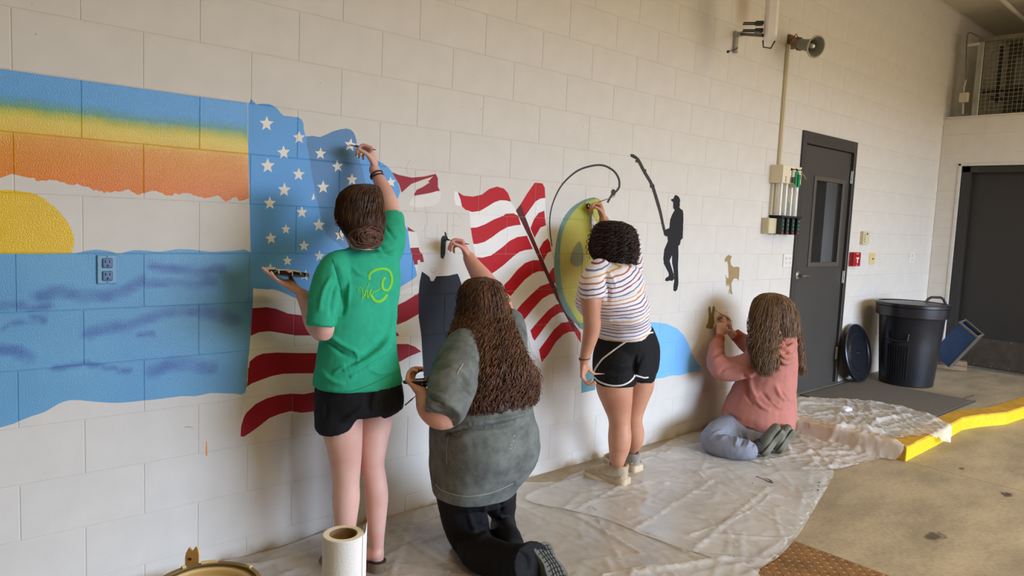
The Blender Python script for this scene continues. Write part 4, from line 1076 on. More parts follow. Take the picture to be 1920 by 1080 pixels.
def tuck(BD, P, F, box, dmax):
    """push body vertices that poke through a garment back inside it"""
    o, B, _ = BD; bv = bvh(P, F); px = topix(B); co = B.copy()
    ix = np.nonzero((px[:, 0] > box[0]) & (px[:, 1] > box[1]) & (px[:, 0] < box[2]) & (px[:, 1] < box[3]))[0]
    for i in ix:
        loc, no, k, ds = bv.find_nearest(Vector(B[i]), dmax)
        if loc is None: continue
        s_ = (Vector(B[i])-loc).dot(no)
        if s_ > -.010: co[i] = loc-no*.012
    og = np.array(worg(o)); o.data.vertices.foreach_set('co', (co-og).ravel()); o.data.update()
    BD[1][:] = co

# ------------------------------------------------------------------ person in the green T-shirt
def person_green():
    t = thing('person', 'person in a green T-shirt and black shorts reaching up to paint a star', 'person', tuple(PZ(690, 1075, 0)*[1, 1, 0]))
    SK = mat_skin('skin_fair', (226, 180, 162), (216, 158, 142))
    B = Blob(); yc = -.43
    hc = PY(675, 408, -.42); R = head(B, hc, -.05, .22, 1.0)
    B.limb([lp(680, 440, -.43, 24), lp(684, 478, -.44, 25), lp(684, 500, -.44, 30)], 18)
    B.loft([sec(684, 490, -.44, 40, .6), sec(684, 530, -.44, 56, .62), sec(678, 600, -.43, 54, .68), sec(675, 660, -.43, 58, .75), sec(674, 720, -.43, 72, .78), sec(672, 765, -.43, 70, .75)])
    # legs
    B.limb([lp(642, 740, -.44, 38), lp(641, 790, -.45, 39), lp(646, 835, -.455, 33), lp(649, 875, -.46, 27.5), lp(649, 905, -.46, 25), lp(649, 935, -.465, 25.5), lp(648, 965, -.465, 22.5), lp(648, 1000, -.46, 18), lp(649, 1040, -.455, 14), lp(651, 1070, -.45, 13.5)])
    B.limb([lp(706, 740, -.42, 34), lp(702, 790, -.43, 33), lp(699, 835, -.44, 27), lp(698, 870, -.445, 22.5), lp(703, 900, -.45, 21.5), lp(706, 930, -.45, 22), lp(706, 960, -.45, 19.5), lp(706, 1000, -.45, 15.5), lp(707, 1025, -.45, 12.5), lp(707, 1045, -.452, 13)])
    ank_l = PY(651, 1078, -.45); heel_r = PY(706, 1052, -.455)
    fdr = nrm([-.42, .9, 0])
    fd_r, fd_l = fdr, nrm([.12, 1, 0])
    for h, fdr in ((ank_l, fd_l), (heel_r, fd_r)):
        z = .075
        B.limb([(h[0], h[1], z+.005, .030), (*(np.array([h[0], h[1], 0])+fdr*.07+[0, 0, .060]), .030), (*(np.array([h[0], h[1], 0])+fdr*.14+[0, 0, .035]), .026), (*(np.array([h[0], h[1], 0])+fdr*.18+[0, 0, .026]), .018)], 14, 3, flat=(fdr[1], -fdr[0], 0), fl=1.15)
        for i in range(5):
            o = (i-2)*.016; sd = np.array([fdr[1], -fdr[0], 0]); q = np.array([h[0], h[1], 0])+fdr*(.185-abs(i-1)*.006)+sd*o
            B.limb([(*(q+[0, 0, .026]), .0095), (*(q+fdr*.022+[0, 0, .022]), .008)], 8, 2)
    # left arm with the lid of paint
    B.limb([lp(632, 505, -.45, 26), lp(616, 545, -.47, 24), lp(605, 590, -.48, 22), lp(606, 621, -.475, 20), lp(590, 606, -.42, 19), lp(577, 575, -.36, 14.5), lp(566, 552, -.315, 11.5)])
    wl = PY(562, 546, -.30); hp_ = PY(530, 530, -.27)
    hl = hand(B, wl, hp_-wl+np.array([-.02, .0, .01]), np.array([-.15, .0, 1.0]), 1, [(4, 6, 5), (5, 6, 6), (6, 8, 6), (10, 12, 10)], .12, (10, 5), .92, .023)
    # right arm up to the star
    B.limb([lp(728, 470, -.43, 27), lp(738, 428, -.34, 20), lp(733, 400, -.27, 18), lp(728, 378, -.23, 17.5), lp(718, 352, -.19, 14.5), lp(706, 328, -.15, 10.5), lp(702, 318, -.14, 10.2)])
    wr = PY(702, 313, -.135); f_ = PY(696, 281, -.115)-wr
    hr = hand(B, wr, f_+np.array([.0, .0, .02]), np.array([-.8, .55, 0.1]), 1, [(62, 58, 15), (68, 60, 20), (74, 62, 30), (78, 64, 34)], .03, (26, 12), .93, .0225)
    P, F = B.remesh(.0042, 8, [hl, hr, hc+R@np.array([0, .08, -.02])], .12, .2)
    BD = (mk('body', P, F, SK, t, smooth=True), P, F)
    face_parts(t, hc, R, M_IRIS, M_LIP, M('brow_brown', (60, 40, 28), .7))
    # T-shirt
    TS = mat_fabric('green_jersey', (48, 172, 134), .07, 30, .85, .25, 26, .006)
    B = Blob()
    B.loft([sec(686, 466, -.44, 30, .9, 0, 0, .1), sec(686, 476, -.44, 52, .62), sec(684, 496, -.44, 66, .55), sec(682, 540, -.44, 67, .62), sec(677, 590, -.44, 66, .68), sec(672, 650, -.43, 70, .74), sec(671, 700, -.43, 79, .78), sec(672, 718, -.43, 81, .8), sec(672, 720.5, -.43, 81, .8)])
    B.limb([lp(650, 490, -.44, 24), lp(628, 505, -.455, 31), lp(612, 545, -.47, 32), lp(604, 585, -.485, 29), lp(601, 612, -.49, 26.5)], 20, 4, (True, False))
    B.limb([lp(708, 490, -.44, 30), lp(724, 470, -.42, 31), lp(733, 440, -.36, 28), lp(733, 412, -.29, 25), lp(732, 403, -.275, 24)], 20, 4, (True, False))
    P, F = B.remesh(.006, 5)
    fs = [([(742, 610), (725, 640), (700, 665), (660, 690), (628, 700)], 4.5, .012), ([(736, 640), (715, 668), (680, 695), (645, 712)], 4, .009), ([(738, 585), (730, 620), (712, 650)], 3.5, .008), ([(740, 620), (738, 650), (742, 690)], 4, -.006),
          ([(728, 625), (706, 652), (672, 676), (636, 690)], 3, -.010), ([(720, 665), (700, 685), (660, 706)], 3, -.006), ([(616, 625), (640, 645), (668, 660), (690, 668)], 3.5, .008), ([(612, 640), (640, 662), (665, 672)], 3, -.007), ([(662, 655), (670, 668), (672, 682)], 3, .006),
          ([(628, 500), (640, 530), (646, 570), (638, 600)], 4, -.012), ([(648, 510), (655, 540), (650, 575)], 4, .006), ([(660, 500), (672, 512), (690, 520)], 3, .005), ([(620, 520), (605, 550), (598, 590)], 4, .006), ([(634, 525), (622, 560), (620, 600)], 3, -.006),
          ([(712, 460), (722, 468), (740, 470)], 3, -.007), ([(708, 470), (722, 480), (742, 482)], 3, .006), ([(705, 480), (722, 492), (744, 494)], 3, -.005), ([(722, 425), (735, 440), (744, 448)], 3, -.005), ([(626, 700), (640, 690), (660, 686)], 3, .005), ([(600, 690), (620, 712), (650, 722)], 4, .006), ([(690, 690), (712, 700), (742, 694)], 4, .006)]
    P = folds(P, F, fs, .004, 11); sh = mk('t_shirt', P, F, TS, t, smooth=True); tuck(BD, P, F, (560, 425, 780, 596), .05)
    bv = bvh(P, F); HM = mat_fabric('green_hem', (34, 140, 106), .04)
    decal(bv, [(601, 733), (640, 735), (672, 730), (705, 716), (735, 701), (750, 694)], .5, 'hem_stitch', HM, sh)
    decal(bv, [(585, 604), (600, 610), (622, 613)], .5, 'sleeve_stitch', HM, sh)
    decal(bv, [(624, 486), (632, 510), (640, 540), (641, 560)], .6, 'seam', HM, sh)
    LG = M('lime_print', (120, 206, 46), .7, var=.1)
    def o_(x, y): return (640+x/9, 480+y/9)
    decal(bv, [o_(*p) for p in [(470, 400), (480, 310), (560, 245), (680, 215), (790, 240), (840, 320), (850, 430), (800, 560), (720, 570), (690, 500), (700, 420), (740, 360)]], 2.3, 'logo_ring', LG, sh)
    decal(bv, [o_(*p) for p in [(500, 660), (560, 750), (640, 770), (710, 730), (770, 650)]], 2.6, 'logo_ring', LG, sh)
    decal(bv, [o_(*p) for p in [(275, 600), (290, 545), (330, 540), (355, 600), (350, 730), (370, 690), (430, 540), (470, 450)]], .8, 'logo_script', LG, sh)
    decal(bv, [o_(*p) for p in [(390, 690), (410, 610), (440, 600), (430, 690), (460, 680), (480, 600), (500, 560), (490, 680), (540, 610), (600, 590), (660, 540)]], .9, 'logo_script', LG, sh)
    # shorts
    SHM = mat_fabric('black_shorts', (24, 24, 27), .1, 20, .8, .3, 22, .006)
    B = Blob(); B.loft([sec(674, 700, -.43, 70, .8), sec(674, 725, -.43, 79, .84), sec(674, 750, -.43, 81, .84), sec(675, 768, -.43, 80, .8)])
    B.limb([lp(636, 740, -.44, 42), lp(634, 770, -.445, 44), lp(631, 792, -.45, 41), lp(631, 796, -.45, 40)], 22, 4, (True, False))
    B.limb([lp(712, 740, -.42, 40), lp(716, 762, -.43, 40), lp(720, 776, -.435, 36)], 22, 4, (True, False))
    P, F = B.remesh(.006, 9); P = folds(P, F, [([(700, 730), (694, 750), (690, 775)], 5, -.012), ([(640, 790), (665, 775), (690, 755)], 4, .007), ([(700, 772), (720, 760), (745, 755)], 3, .005), ([(610, 745), (612, 770), (606, 790)], 4, -.004)], .003, 12)
    mk('shorts', P, F, SHM, t, smooth=True)
    # hair
    HC = [(66, 42, 30), (82, 54, 38), (58, 36, 26), (96, 66, 46), (74, 46, 34)]
    HM_ = mat_hair('hair_brown')
    y = -.42
    B = Blob(); cc = PY(673, 400, -.425)
    B.loft([sec(690, 347, y, 6, 1), sec(683, 352, y, 24, 1.1), sec(677, 366, y, 36, 1.2), sec(675, 390, y, 42, 1.2), sec(675, 415, -.44, 42, 1.15), sec(680, 438, -.45, 36, 1.0), sec(684, 455, -.455, 26, .9)])
    bun = PY(683, 445, -.515)
    B.ell(bun, (.066, .042, .046))
    P, F = B.remesh(.006, 4)
    c_ = np.tile(lin((60, 38, 27)), (len(P), 1)); hr_ = mk('hair', P, F, HM_, t, smooth=True, colors=c_); tuck(BD, P, F, (600, 320, 740, 440), .06)
    hair_strands([sec(690, 345, y, 3, 1), sec(684, 350, y, 25, 1.1), sec(677, 366, y, 38, 1.2), sec(675, 390, y, 43, 1.2), sec(676, 415, -.44, 43, 1.15), sec(682, 438, -.46, 34, 1.05), sec(687, 452, -.49, 20, 1)],
                 950, HM_, hr_, 'combed_hair', HC, .003, .13, .0019, inset=(.97, 1.03), seed=3, s_end=(.92, 1.0), nseg=26, irregular=.3, sides=3)
    # swirled bun
    rg = np.random.default_rng(5); V = MB(); C = []
    for i in range(190):
        a0 = rg.uniform(0, 6.28); rad = rg.uniform(.010, .046); n_ = 18; pts = []; ox, oz = rg.uniform(-.030, .030), rg.uniform(-.010, .012); ln = rg.uniform(1.6, 3.4); dr = rg.choice([-1, 1, 1])
        for k in range(n_):
            a = a0+dr*k/n_*ln; w_ = rad*(1-.25*k/n_); x_ = ox+math.cos(a)*w_*1.2; z_ = oz+math.sin(a)*w_*.85
            q2 = max(0, 1-(x_/.074)**2-(z_/.052)**2)
            pts.append(bun+np.array([x_, -.046*math.sqrt(q2)-.004+.004*math.sin(a*3+i), z_]))
        V.tube(pts, [.0027*min(1, (k+1)/4, (n_-k)/4) for k in range(n_)], 5); C += [lin(HC[i % 5] if i % 3 else (104, 64, 48))]*(n_*5)
    mk('bun', np.vstack(V.V), V.F, HM_, hr_, smooth=True, colors=np.array(C))
    for pts in [[(632, 412), (629, 420), (634, 424)], [(640, 425), (636, 438), (642, 448)], [(700, 445), (708, 452), (706, 462)]]:
        V = MB(); V.tube([PY(p[0], p[1], -.46) for p in smooth(pts, 4, False)], .0018, 5)
        mk('loose_lock', np.vstack(V.V), V.F, HM_, hr_, smooth=True, colors=np.tile(lin((66, 40, 28)), (sum(len(v) for v in V.V), 1)))
    # wrist bands
    ax = nrm(PY(703, 322, -.14)-PY(716, 346, -.18)); BM = M('hair_tie_dark', (40, 24, 34), .7)
    for (p, tl) in [(PY(705.5, 327, -.15), .0), (PY(707, 331, -.155), .25)]:
        u_ = nrm(np.cross(ax, [0, 0, 1])); w_ = np.cross(ax, u_); b = MB()
        b.tube([p+(u_*math.cos(a)+w_*math.sin(a))*.0275+ax*math.sin(a)*tl*.02 for a in np.linspace(0, 2*PI, 28, endpoint=False)], .0032, 7, closed=True); b.build('wristband', BM, t, smooth=True)
    # mules with a block heel
    MU = M('mule_suede', (122, 104, 84), .85, var=.15, vscale=60); MR_ = M('mule_red_side', (120, 44, 40), .5); MD = M('mule_edge', (44, 30, 26), .6)
    for h, fdr in ((ank_l, fd_l), (heel_r, fd_r)):
        sd = np.array([fdr[1], -fdr[0], 0]); g0 = np.array([h[0], h[1], 0])
        Rm = Matrix(((sd[0], fdr[0], 0), (sd[1], fdr[1], 0), (0, 0, 1)))
        sh_ = None
        hl_ = [(.032*math.sin(a), -.030-.012*math.cos(a)*1) if True else 0 for a in np.linspace(-PI/2, PI/2, 9)]
        poly = [(-.034, .03)]+[(.034*math.sin(a), -.006-.034*math.cos(a)) for a in np.linspace(-PI/2, PI/2, 11)]+[(.034, .03)]
        b = MB(); b.prism(poly, .002, .048, R=Rm, c=tuple(g0)); sh_ = b.build('shoe', MU, t)
        b = MB(); b.prism([(x*1.02, y_*1.02) for x, y_ in poly], .048, .053, R=Rm, c=tuple(g0)); b.build('heel_edge', MD, sh_)
        V = []; F = []
        for k, s_ in enumerate(np.linspace(0, 1, 9)):
            yy = .02+s_*.2; zz = .050*(1-s_)**1.5+.006; wd_ = .034+.010*math.sin(s_*PI*.9)-(.02*max(0, s_-.85)/.15)
            for (xx, z_) in ((-wd_, zz), (wd_, zz), (wd_, zz-.008 if s_ else .03), (-wd_, zz-.008 if s_ else .03)): V.append(g0+sd*xx+fdr*yy+np.array([0, 0, max(z_, .001)]))
            if k: o = k*4; F += [[o-4, o-3, o+1, o], [o-3, o-2, o+2, o+1], [o-2, o-1, o+3, o+2], [o-1, o-4, o, o+3]]
        F += [[3, 2, 1, 0], [32, 33, 34, 35]]
        mk('sole', V, F, MR_, sh_)
        V = []; F = []
        for k, s_ in enumerate(np.linspace(0, 1, 6)):
            yy = .12+s_*.075
            for j, a in enumerate(np.linspace(0, PI, 9)): V.append(g0+fdr*yy+sd*.047*math.cos(a)+np.array([0, 0, .010+(.062-.028*s_)*math.sin(a)]))
            if k:
                for j in range(8): F.append([(k-1)*9+j, (k-1)*9+j+1, k*9+j+1, k*9+j])
        mk('upper', V, F, MU, sh_, smooth=True)
    # brush and paint lid, both held: things of their own
    tip = PY(656.5, 272, -.003); end = PY(705, 281, -.17)
    brush('paintbrush', 'thin dark brush held up to the star at the top of the blue field', tip, end, M('brush_maroon', (60, 26, 30), .35), M('bristle_cream', (226, 190, 150), .8))
    c = PY(538, 512, -.235); R_ = Matrix.Rotation(.13, 3, 'Y') @ Matrix.Rotation(-.10, 3, 'X')
    l = thing('palette_dish', 'black tub lid full of white paint on the palm of the person in green', 'paint lid', tuple(c))
    b = MB(); b.lathe([(.070, -.010), (.082, -.006), (.084, .004), (.080, .005), (.078, -.001), (.001, -.002)], tuple(c), 36, R=R_, caps=(True, False)); b.build('lid', M('lid_black', (30, 24, 24), .4), l, smooth=True)
    b = Blob(); V = []; F = []; n = 36
    for j, rr in enumerate((0, .03, .055, .072, .0815, .0845)):
        for k in range(n):
            a = 2*PI*k/n; wob = 1+.035*math.sin(3*a+.5)+.02*math.sin(7*a)
            zz = (.010, .0105, .009, .008, .0075, .003)[j]+.0015*math.sin(5*a+j)-(.008*max(0, math.sin(9*a))**6 if j == 5 else 0)
            V.append(Vector(c)+R_ @ Vector((rr*wob*math.cos(a), rr*wob*math.sin(a), zz)))
        if j:
            for k in range(n): F.append([(j-1)*n+k, (j-1)*n+(k+1) % n, j*n+(k+1) % n, j*n+k])
    mk('white_paint', [tuple(v) for v in V], F, M('wet_white_paint', (236, 226, 214), .25), l, smooth=True)
    for k, a in enumerate((3.3, 3.9, 4.5, 4.9, 5.3, 5.9)):
        b = MB(); q = Vector(c)+R_ @ Vector((.0852*math.cos(a), .0852*math.sin(a), 0)); b.tube([q+Vector((0, 0, .006)), q-Vector((0, 0, .006+.004*(k % 3)))], [.0022, .0028], 7); b.build('drip', M('dried_white_drip', (228, 218, 206), .4), l, smooth=True)
person_green()

# ------------------------------------------------------------------ kneeling person in the washed grey T-shirt
def shoe_kneel(t, heel, toe, wid, side_n, mats, name='shoe', thick=.03, upper_h=.075):
    """shoe lying with its sole turned to the hall: heel and toe are sole end points, side_n the direction the sole faces"""
    heel = np.array(heel); toe = np.array(toe); d = nrm(toe-heel); L_ = np.linalg.norm(toe-heel); n = nrm(side_n-np.dot(side_n, d)*d); s_ = np.cross(d, n)
    prof = [(0, .55), (.04, .80), (.12, .92), (.3, .80), (.45, .74), (.62, .92), (.78, 1.0), (.9, .88), (.97, .6), (1.0, .3)]
    Q = cr(prof, 3); outl = [(u, w_) for u, w_ in Q]+[(u, -w_) for u, w_ in Q[::-1]]
    def ring(sc, off): return [heel+d*(L_*(.5+(u-.5)*sc))+s_*(w_*wid*sc)+n*off for u, w_ in outl]
    m = len(outl); V = ring(.96, 0)+ring(1.0, -.006)+ring(1.0, -thick)+ring(.95, -thick-.004)
    F = [list(range(m))]+[[j*m+i, (j+1)*m+i, (j+1)*m+(i+1) % m, j*m+(i+1) % m] for j in range(3) for i in range(m)]+[list(range(3*m, 4*m))[::-1]]
    so = mk(name, V, F, mats[0], t)
    B = Blob(); p = lambda u, x, o: heel+d*(L_*u)+s_*x-n*o
    B.limb([(*p(.10, 0, thick+.028), wid*.78), (*p(.35, 0, thick+.030), wid*.80), (*p(.62, 0, thick+.022), wid*.86), (*p(.85, 0, thick+.012), wid*.66)], 18, 4, flat=n, fl=.9)
    P, F_ = B.remesh(.006, 3); q = (P-heel)@n; P = P-np.outer(np.maximum(0, q+thick*.8), n); mk('upper', P, F_, mats[1], so, smooth=True)
    return so, heel, d, L_, n, s_
def person_grey():
    t = thing('person', 'person kneeling in a washed grey T-shirt and black trousers, long curly brown hair', 'person', tuple(PZ(900, 1010, 0)*[1, 1, 0]))
    SK = mat_skin('skin_rosy', (224, 170, 146), (216, 142, 124))
    B = Blob(); hc = PY(905, 578, -.52); R = head(B, hc, .15, .25, 1.04)
    B.limb([lp(905, 600, -.55, 30), lp(905, 640, -.58, 32), lp(905, 660, -.60, 44)])
    B.loft([sec(902, 650, -.60, 50, .7), sec(905, 690, -.62, 78, .75), sec(908, 760, -.62, 84, .85), sec(908, 830, -.62, 90, .9), sec(895, 890, -.62, 76, .85), sec(890, 920, -.62, 66, .8)])
    B.limb([lp(865, 690, -.70, 34), lp(850, 735, -.76, 38), lp(838, 770, -.80, 33), lp(822, 778, -.79, 27), lp(803, 765, -.75, 22), lp(795, 748, -.71, 16), lp(792, 738, -.69, 13.5)])
    wl = PY(791, 737, -.69); hl = hand(B, wl, PY(775, 722, -.64)-wl, [.35, .35, .8], 1, [(45, 55, 35), (50, 60, 35), (52, 62, 35), (55, 62, 35)], .03, (20, 15), .95, .030, 1.15)
    B.limb([lp(948, 650, -.56, 32), lp(944, 610, -.46, 26), lp(938, 578, -.37, 24), lp(925, 552, -.32, 21), lp(906, 524, -.25, 20), lp(888, 498, -.18, 14.5), lp(880, 484, -.15, 12)])
    wr = PY(878, 482, -.148); hr = hand(B, wr, PY(866, 456, -.11)-wr, [-.8, .55, .1], 1, [(58, 62, 20), (62, 58, 22), (64, 60, 30), (70, 62, 34)], .03, (22, 10), .95, .030, 1.15)
    # legs: thigh upright, shin along the floor
    B.limb([lp(862, 900, -.60, 36), lp(864, 960, -.55, 36), (*PY(872, 1010, -.50), .075), (*PZ(880, 1040, .07), .062), (*PZ(930, 1060, .075), .058), (*PZ(985, 1075, .08), .045), (*PZ(1010, 1080, .09), .038)])
    B.limb([lp(925, 890, -.56, 30), lp(939, 940, -.45, 25), lp(945, 965, -.38, 19), (*PY(945, 990, -.42), .05), (*PY(950, 1010, -.65), .045)])
    P, F = B.remesh(.005, 7, [hl, hr, hc+R@np.array([0, .08, -.02])], .12, .2)
    BD = (mk('body', P, F, SK, t, smooth=True), P, F)
    face_parts(t, hc, R, M_IRIS, M_LIP, M('brow_dark', (44, 30, 22), .7), 1.04)
    # washed T-shirt
    m = bpy.data.materials.new('washed_grey_jersey'); N, L, b_ = nodes(m); b_.inputs['Roughness'].default_value = .9; b_.inputs['Specular IOR Level'].default_value = .2
    tc = N.new('ShaderNodeTexCoord'); n1 = N.new('ShaderNodeTexNoise'); n1.inputs['Scale'].default_value = 14; n1.inputs['Detail'].default_value = 9; n1.inputs['Roughness'].default_value = .7
    L.new(tc.outputs['Object'], n1.inputs['Vector']); r = N.new('ShaderNodeValToRGB'); L.new(n1.outputs['Fac'], r.inputs[0])
    r.color_ramp.elements[0].position = .32; r.color_ramp.elements[0].color = lin((88, 92, 88))+(1,); r.color_ramp.elements[1].position = .72; r.color_ramp.elements[1].color = lin((132, 135, 128))+(1,)
    L.new(r.outputs[0], b_.inputs['Base Color']); bump_from(N, L, b_, 20, .3, .006, 4)
    B = Blob()
    B.loft([sec(905, 618, -.58, 32, .9), sec(905, 632, -.59, 58, .7), sec(905, 658, -.61, 82, .66), sec(908, 700, -.62, 88, .76), sec(908, 745, -.63, 90, .86), sec(906, 775, -.63, 93, .9), sec(908, 805, -.63, 99, .92), sec(910, 840, -.63, 101, .95), sec(904, 875, -.62, 95, .93), sec(894, 902, -.62, 83, .9), sec(890, 920, -.62, 76, .88), sec(890, 923, -.62, 75, .88)])
    B.limb([lp(872, 655, -.64, 40), lp(858, 690, -.71, 46), lp(846, 730, -.78, 46), lp(836, 765, -.83, 40), lp(831, 778, -.845, 36)], 22, 4, (True, False))
    B.limb([lp(950, 660, -.58, 40), lp(952, 630, -.50, 38), lp(948, 600, -.43, 33)], 20, 4, (True, False))
    P, F = B.remesh(.0065, 5)
    fs = [([(835, 815), (870, 806), (910, 802), (950, 796), (985, 780)], 3.5, -.016), ([(830, 808), (850, 820), (865, 812)], 3, -.008), ([(880, 795), (930, 788), (975, 778), (1000, 768)], 4, .010), ([(900, 775), (940, 770), (980, 758)], 3.5, -.006), ([(838, 826), (832, 860), (836, 900)], 3, -.004),
          ([(960, 812), (985, 792), (1000, 775)], 4, -.007), ([(895, 700), (898, 730), (888, 765)], 5, -.018), ([(905, 690), (902, 730), (898, 760)], 4, .006), ([(862, 720), (882, 745), (893, 765)], 3, -.006), ([(868, 705), (886, 730), (896, 745)], 3, .005),
          ([(800, 740), (815, 752), (835, 760)], 3, -.007), ([(797, 748), (812, 762), (830, 772)], 3, .006), ([(808, 735), (822, 742), (840, 745)], 3, .005), ([(820, 700), (845, 690), (868, 700), (884, 720)], 2.5, .005)]
    P = folds(P, F, fs, .005, 9); sh = mk('t_shirt', P, F, m, t, smooth=True); tuck(BD, P, F, (815, 600, 1100, 760), .1); tuck(BD, P, F, (860, 760, 1100, 920), .1)
    bv = bvh(P, F); SM = M('pale_thread', (168, 168, 158), .8)
    decal(bv, [(817, 908), (830, 920), (860, 929), (885, 930), (920, 924), (950, 912), (962, 906)], .7, 'hem_stitch', SM, sh)
    decal(bv, [(800, 764), (815, 774), (835, 784), (856, 787)], .6, 'sleeve_stitch', SM, sh)
    decal(bv, [(868, 682), (862, 692), (857, 702)], 1.0, 'shoulder_seam', SM, sh)
    decal(bv, [(841, 815), (838, 840), (838, 870)], .5, 'side_seam', SM, sh)
    for q in [(959, 834), (962, 827), (957, 841), (964, 817)]: decal(bv, circ(q[0], q[1], .5, 6), .45, 'paint_fleck', M_WHITEP, sh, k=1, closed=True)
    # trousers
    TR = mat_fabric('black_trousers', (15, 15, 18), .1, 20, .75, .3, 14, .008)
    B = Blob(); B.loft([sec(890, 895, -.62, 66, .85), sec(890, 915, -.62, 72, .85), sec(892, 935, -.60, 70, .85)])
    B.limb([lp(862, 925, -.60, 44), lp(868, 960, -.57, 44), lp(876, 990, -.54, 42), (*PY(886, 1015, -.52), .088), (*PZ(900, 1035, .082), .082), (*PZ(945, 1052, .09), .078), (*PZ(985, 1062, .105), .088), (*PZ(1003, 1062, .13), .098)], 24, 4, (True, False))
    B.limb([lp(920, 885, -.60, 46), lp(928, 915, -.54, 40), lp(938, 945, -.45, 30), lp(946, 970, -.37, 20), (*PY(944, 985, -.42), .062), (*PZ(948, 1004, .075), .062), (*PZ(960, 1024, .07), .055)], 20, 4)
    P, F = B.remesh(.0065, 4)
    P[:, 2] = np.maximum(P[:, 2], .004)
    P = folds(P, F, [([(885, 1005), (905, 995), (935, 975), (955, 962)], 4, -.014), ([(880, 1012), (910, 1004), (945, 985)], 4, .008), ([(878, 960), (884, 980), (892, 1000)], 5, .007), ([(905, 930), (908, 955), (900, 985)], 5, .005), ([(935, 925), (940, 950), (938, 965)], 3, -.012), ([(968, 1035), (985, 1045), (990, 1070)], 5, -.006)], .004, 9)
    P[:, 2] = np.maximum(P[:, 2], .004)
    tr = mk('trousers', P, F, TR, t, smooth=True); tuck(BD, P, F, (780, 905, 1100, 1200), .30)
    # sneakers: near sole faces the hall
    SO = M('sole_grey', (96, 96, 92), .6, var=.2, vscale=30); KN = M('knit_black', (24, 24, 27), .7); TD = M('tread_dark', (24, 24, 24), .7)
    heel = PY(1012, 1022, -.93); heel[2] = max(heel[2], .19)
    heel = PT(1013, 1018, 2.98); toe = PT(1056, 1096, 2.90); toe[2] = max(toe[2], .035)
    sn = nrm([.05, -1, .25])
    so, h_, d, L_, n, s_ = shoe_kneel(t, heel, toe, .055, sn, (SO, KN))
    b = MB()
    for k in range(9):
        u = .08+k*.105; w_ = .036 if .2 < u < .6 else .043
        b.tube([h_+d*L_*u+s_*x*w_*.86+n*.0015+d*.006*abs(x) for x in (-1, -.5, 0, .5, 1)], .0016, 5)
    for x in (-.028, -.012, .004, .020):
        b.tube([h_+d*L_*u+s_*(x*(.8 if .25 < u < .55 else 1)+.004*math.sin(u*9))+n*.0016 for u in np.linspace(.10, .90, 12)], .0015, 5)
    tag(b.build('tread_groove', TD, so, smooth=True), kind='stuff')
    heel2 = PZ(985, 1018, .15); toe2 = heel2+np.array([.02, -.06, -.115])
    # hair: dark at the crown, reddish brown and curly below
    HM_ = mat_hair('hair_curly_brown', .5)
    H1 = [(58, 40, 30), (76, 52, 38), (96, 64, 46), (48, 32, 24), (118, 80, 56), (104, 68, 46)]
    secs = [sec(905, 520, -.53, 5, 1), sec(905, 526, -.53, 26, 1), sec(904, 540, -.54, 38, 1.05), sec(905, 562, -.55, 44, 1.1), sec(907, 590, -.57, 49, 1.05), sec(908, 620, -.62, 59, 1.0), sec(910, 650, -.66, 69, 1.0), sec(916, 680, -.69, 77, .9), sec(928, 705, -.71, 80, .7), sec(938, 735, -.74, 72, .42), sec(945, 765, -.76, 62, .33)]
    B = Blob(); S2 = [(*q[:3], q[3]*.90, q[4]*.90, q[5]) for q in secs]; B.loft(S2); P, F = B.remesh(.008, 3)
    P = folds(P, F, [], .012, 16)
    hr_ = mk('hair', P, F, HM_, t, smooth=True, colors=np.tile(lin((50, 34, 26)), (len(P), 1)))
    hair_strands(secs, 980, HM_, hr_, 'curly_strands', H1, .0060, .056, .0027, seed=4, nseg=56, sides=3, straight=.28, s_end=(.82, 1.03), irregular=.3, inset=(.93, 1.05))
    hair_strands(secs, 90, HM_, hr_, 'flyaway_strands', H1, .009, .06, .0014, seed=6, nseg=60, s_end=(.8, 1.06), irregular=.7, inset=(1.0, 1.12), sides=3)
    # held things
    tip = PY(838, 449, -.004); end = PY(879, 458, -.17)
    brush('paintbrush', 'purple handled brush loaded with black paint above the dark torso shape', tip, end, M('brush_purple', (72, 40, 66), .35), M('bristle_black', (20, 20, 20), .5), .0042)
    c = PY(790, 714, -.63)
    l = thing('palette_dish', 'black tub lid held low by the kneeling person in grey', 'paint lid', tuple(c)); R_ = Matrix.Rotation(.02, 3, 'Y') @ Matrix.Rotation(-.16, 3, 'X')
    b = MB(); b.lathe([(.060, -.008), (.071, -.006), (.073, .004), (.069, .005), (.067, -.001), (.001, -.002)], tuple(c), 36, R=R_, caps=(True, False)); b.build('lid', M('lid_black2', (20, 20, 20), .35), l, smooth=True)
    b = MB(); b.lathe([(.066, .0), (.05, .0015), (.001, .002)], tuple(c), 30, R=R_, caps=(False, False)); b.build('black_paint', M('wet_black_paint', (30, 32, 34), .2), l, smooth=True)
    brush('paintbrush', 'thin tan brush hanging down from the low hand of the kneeling person in grey', PY(759, 760, -.66), PY(780, 742, -.62), M('brush_tan', (150, 112, 64), .5), M('bristle_tan', (110, 84, 50), .7), .0028)
M_WHITEP = M('white_fleck', (220, 220, 212), .6)
person_grey()

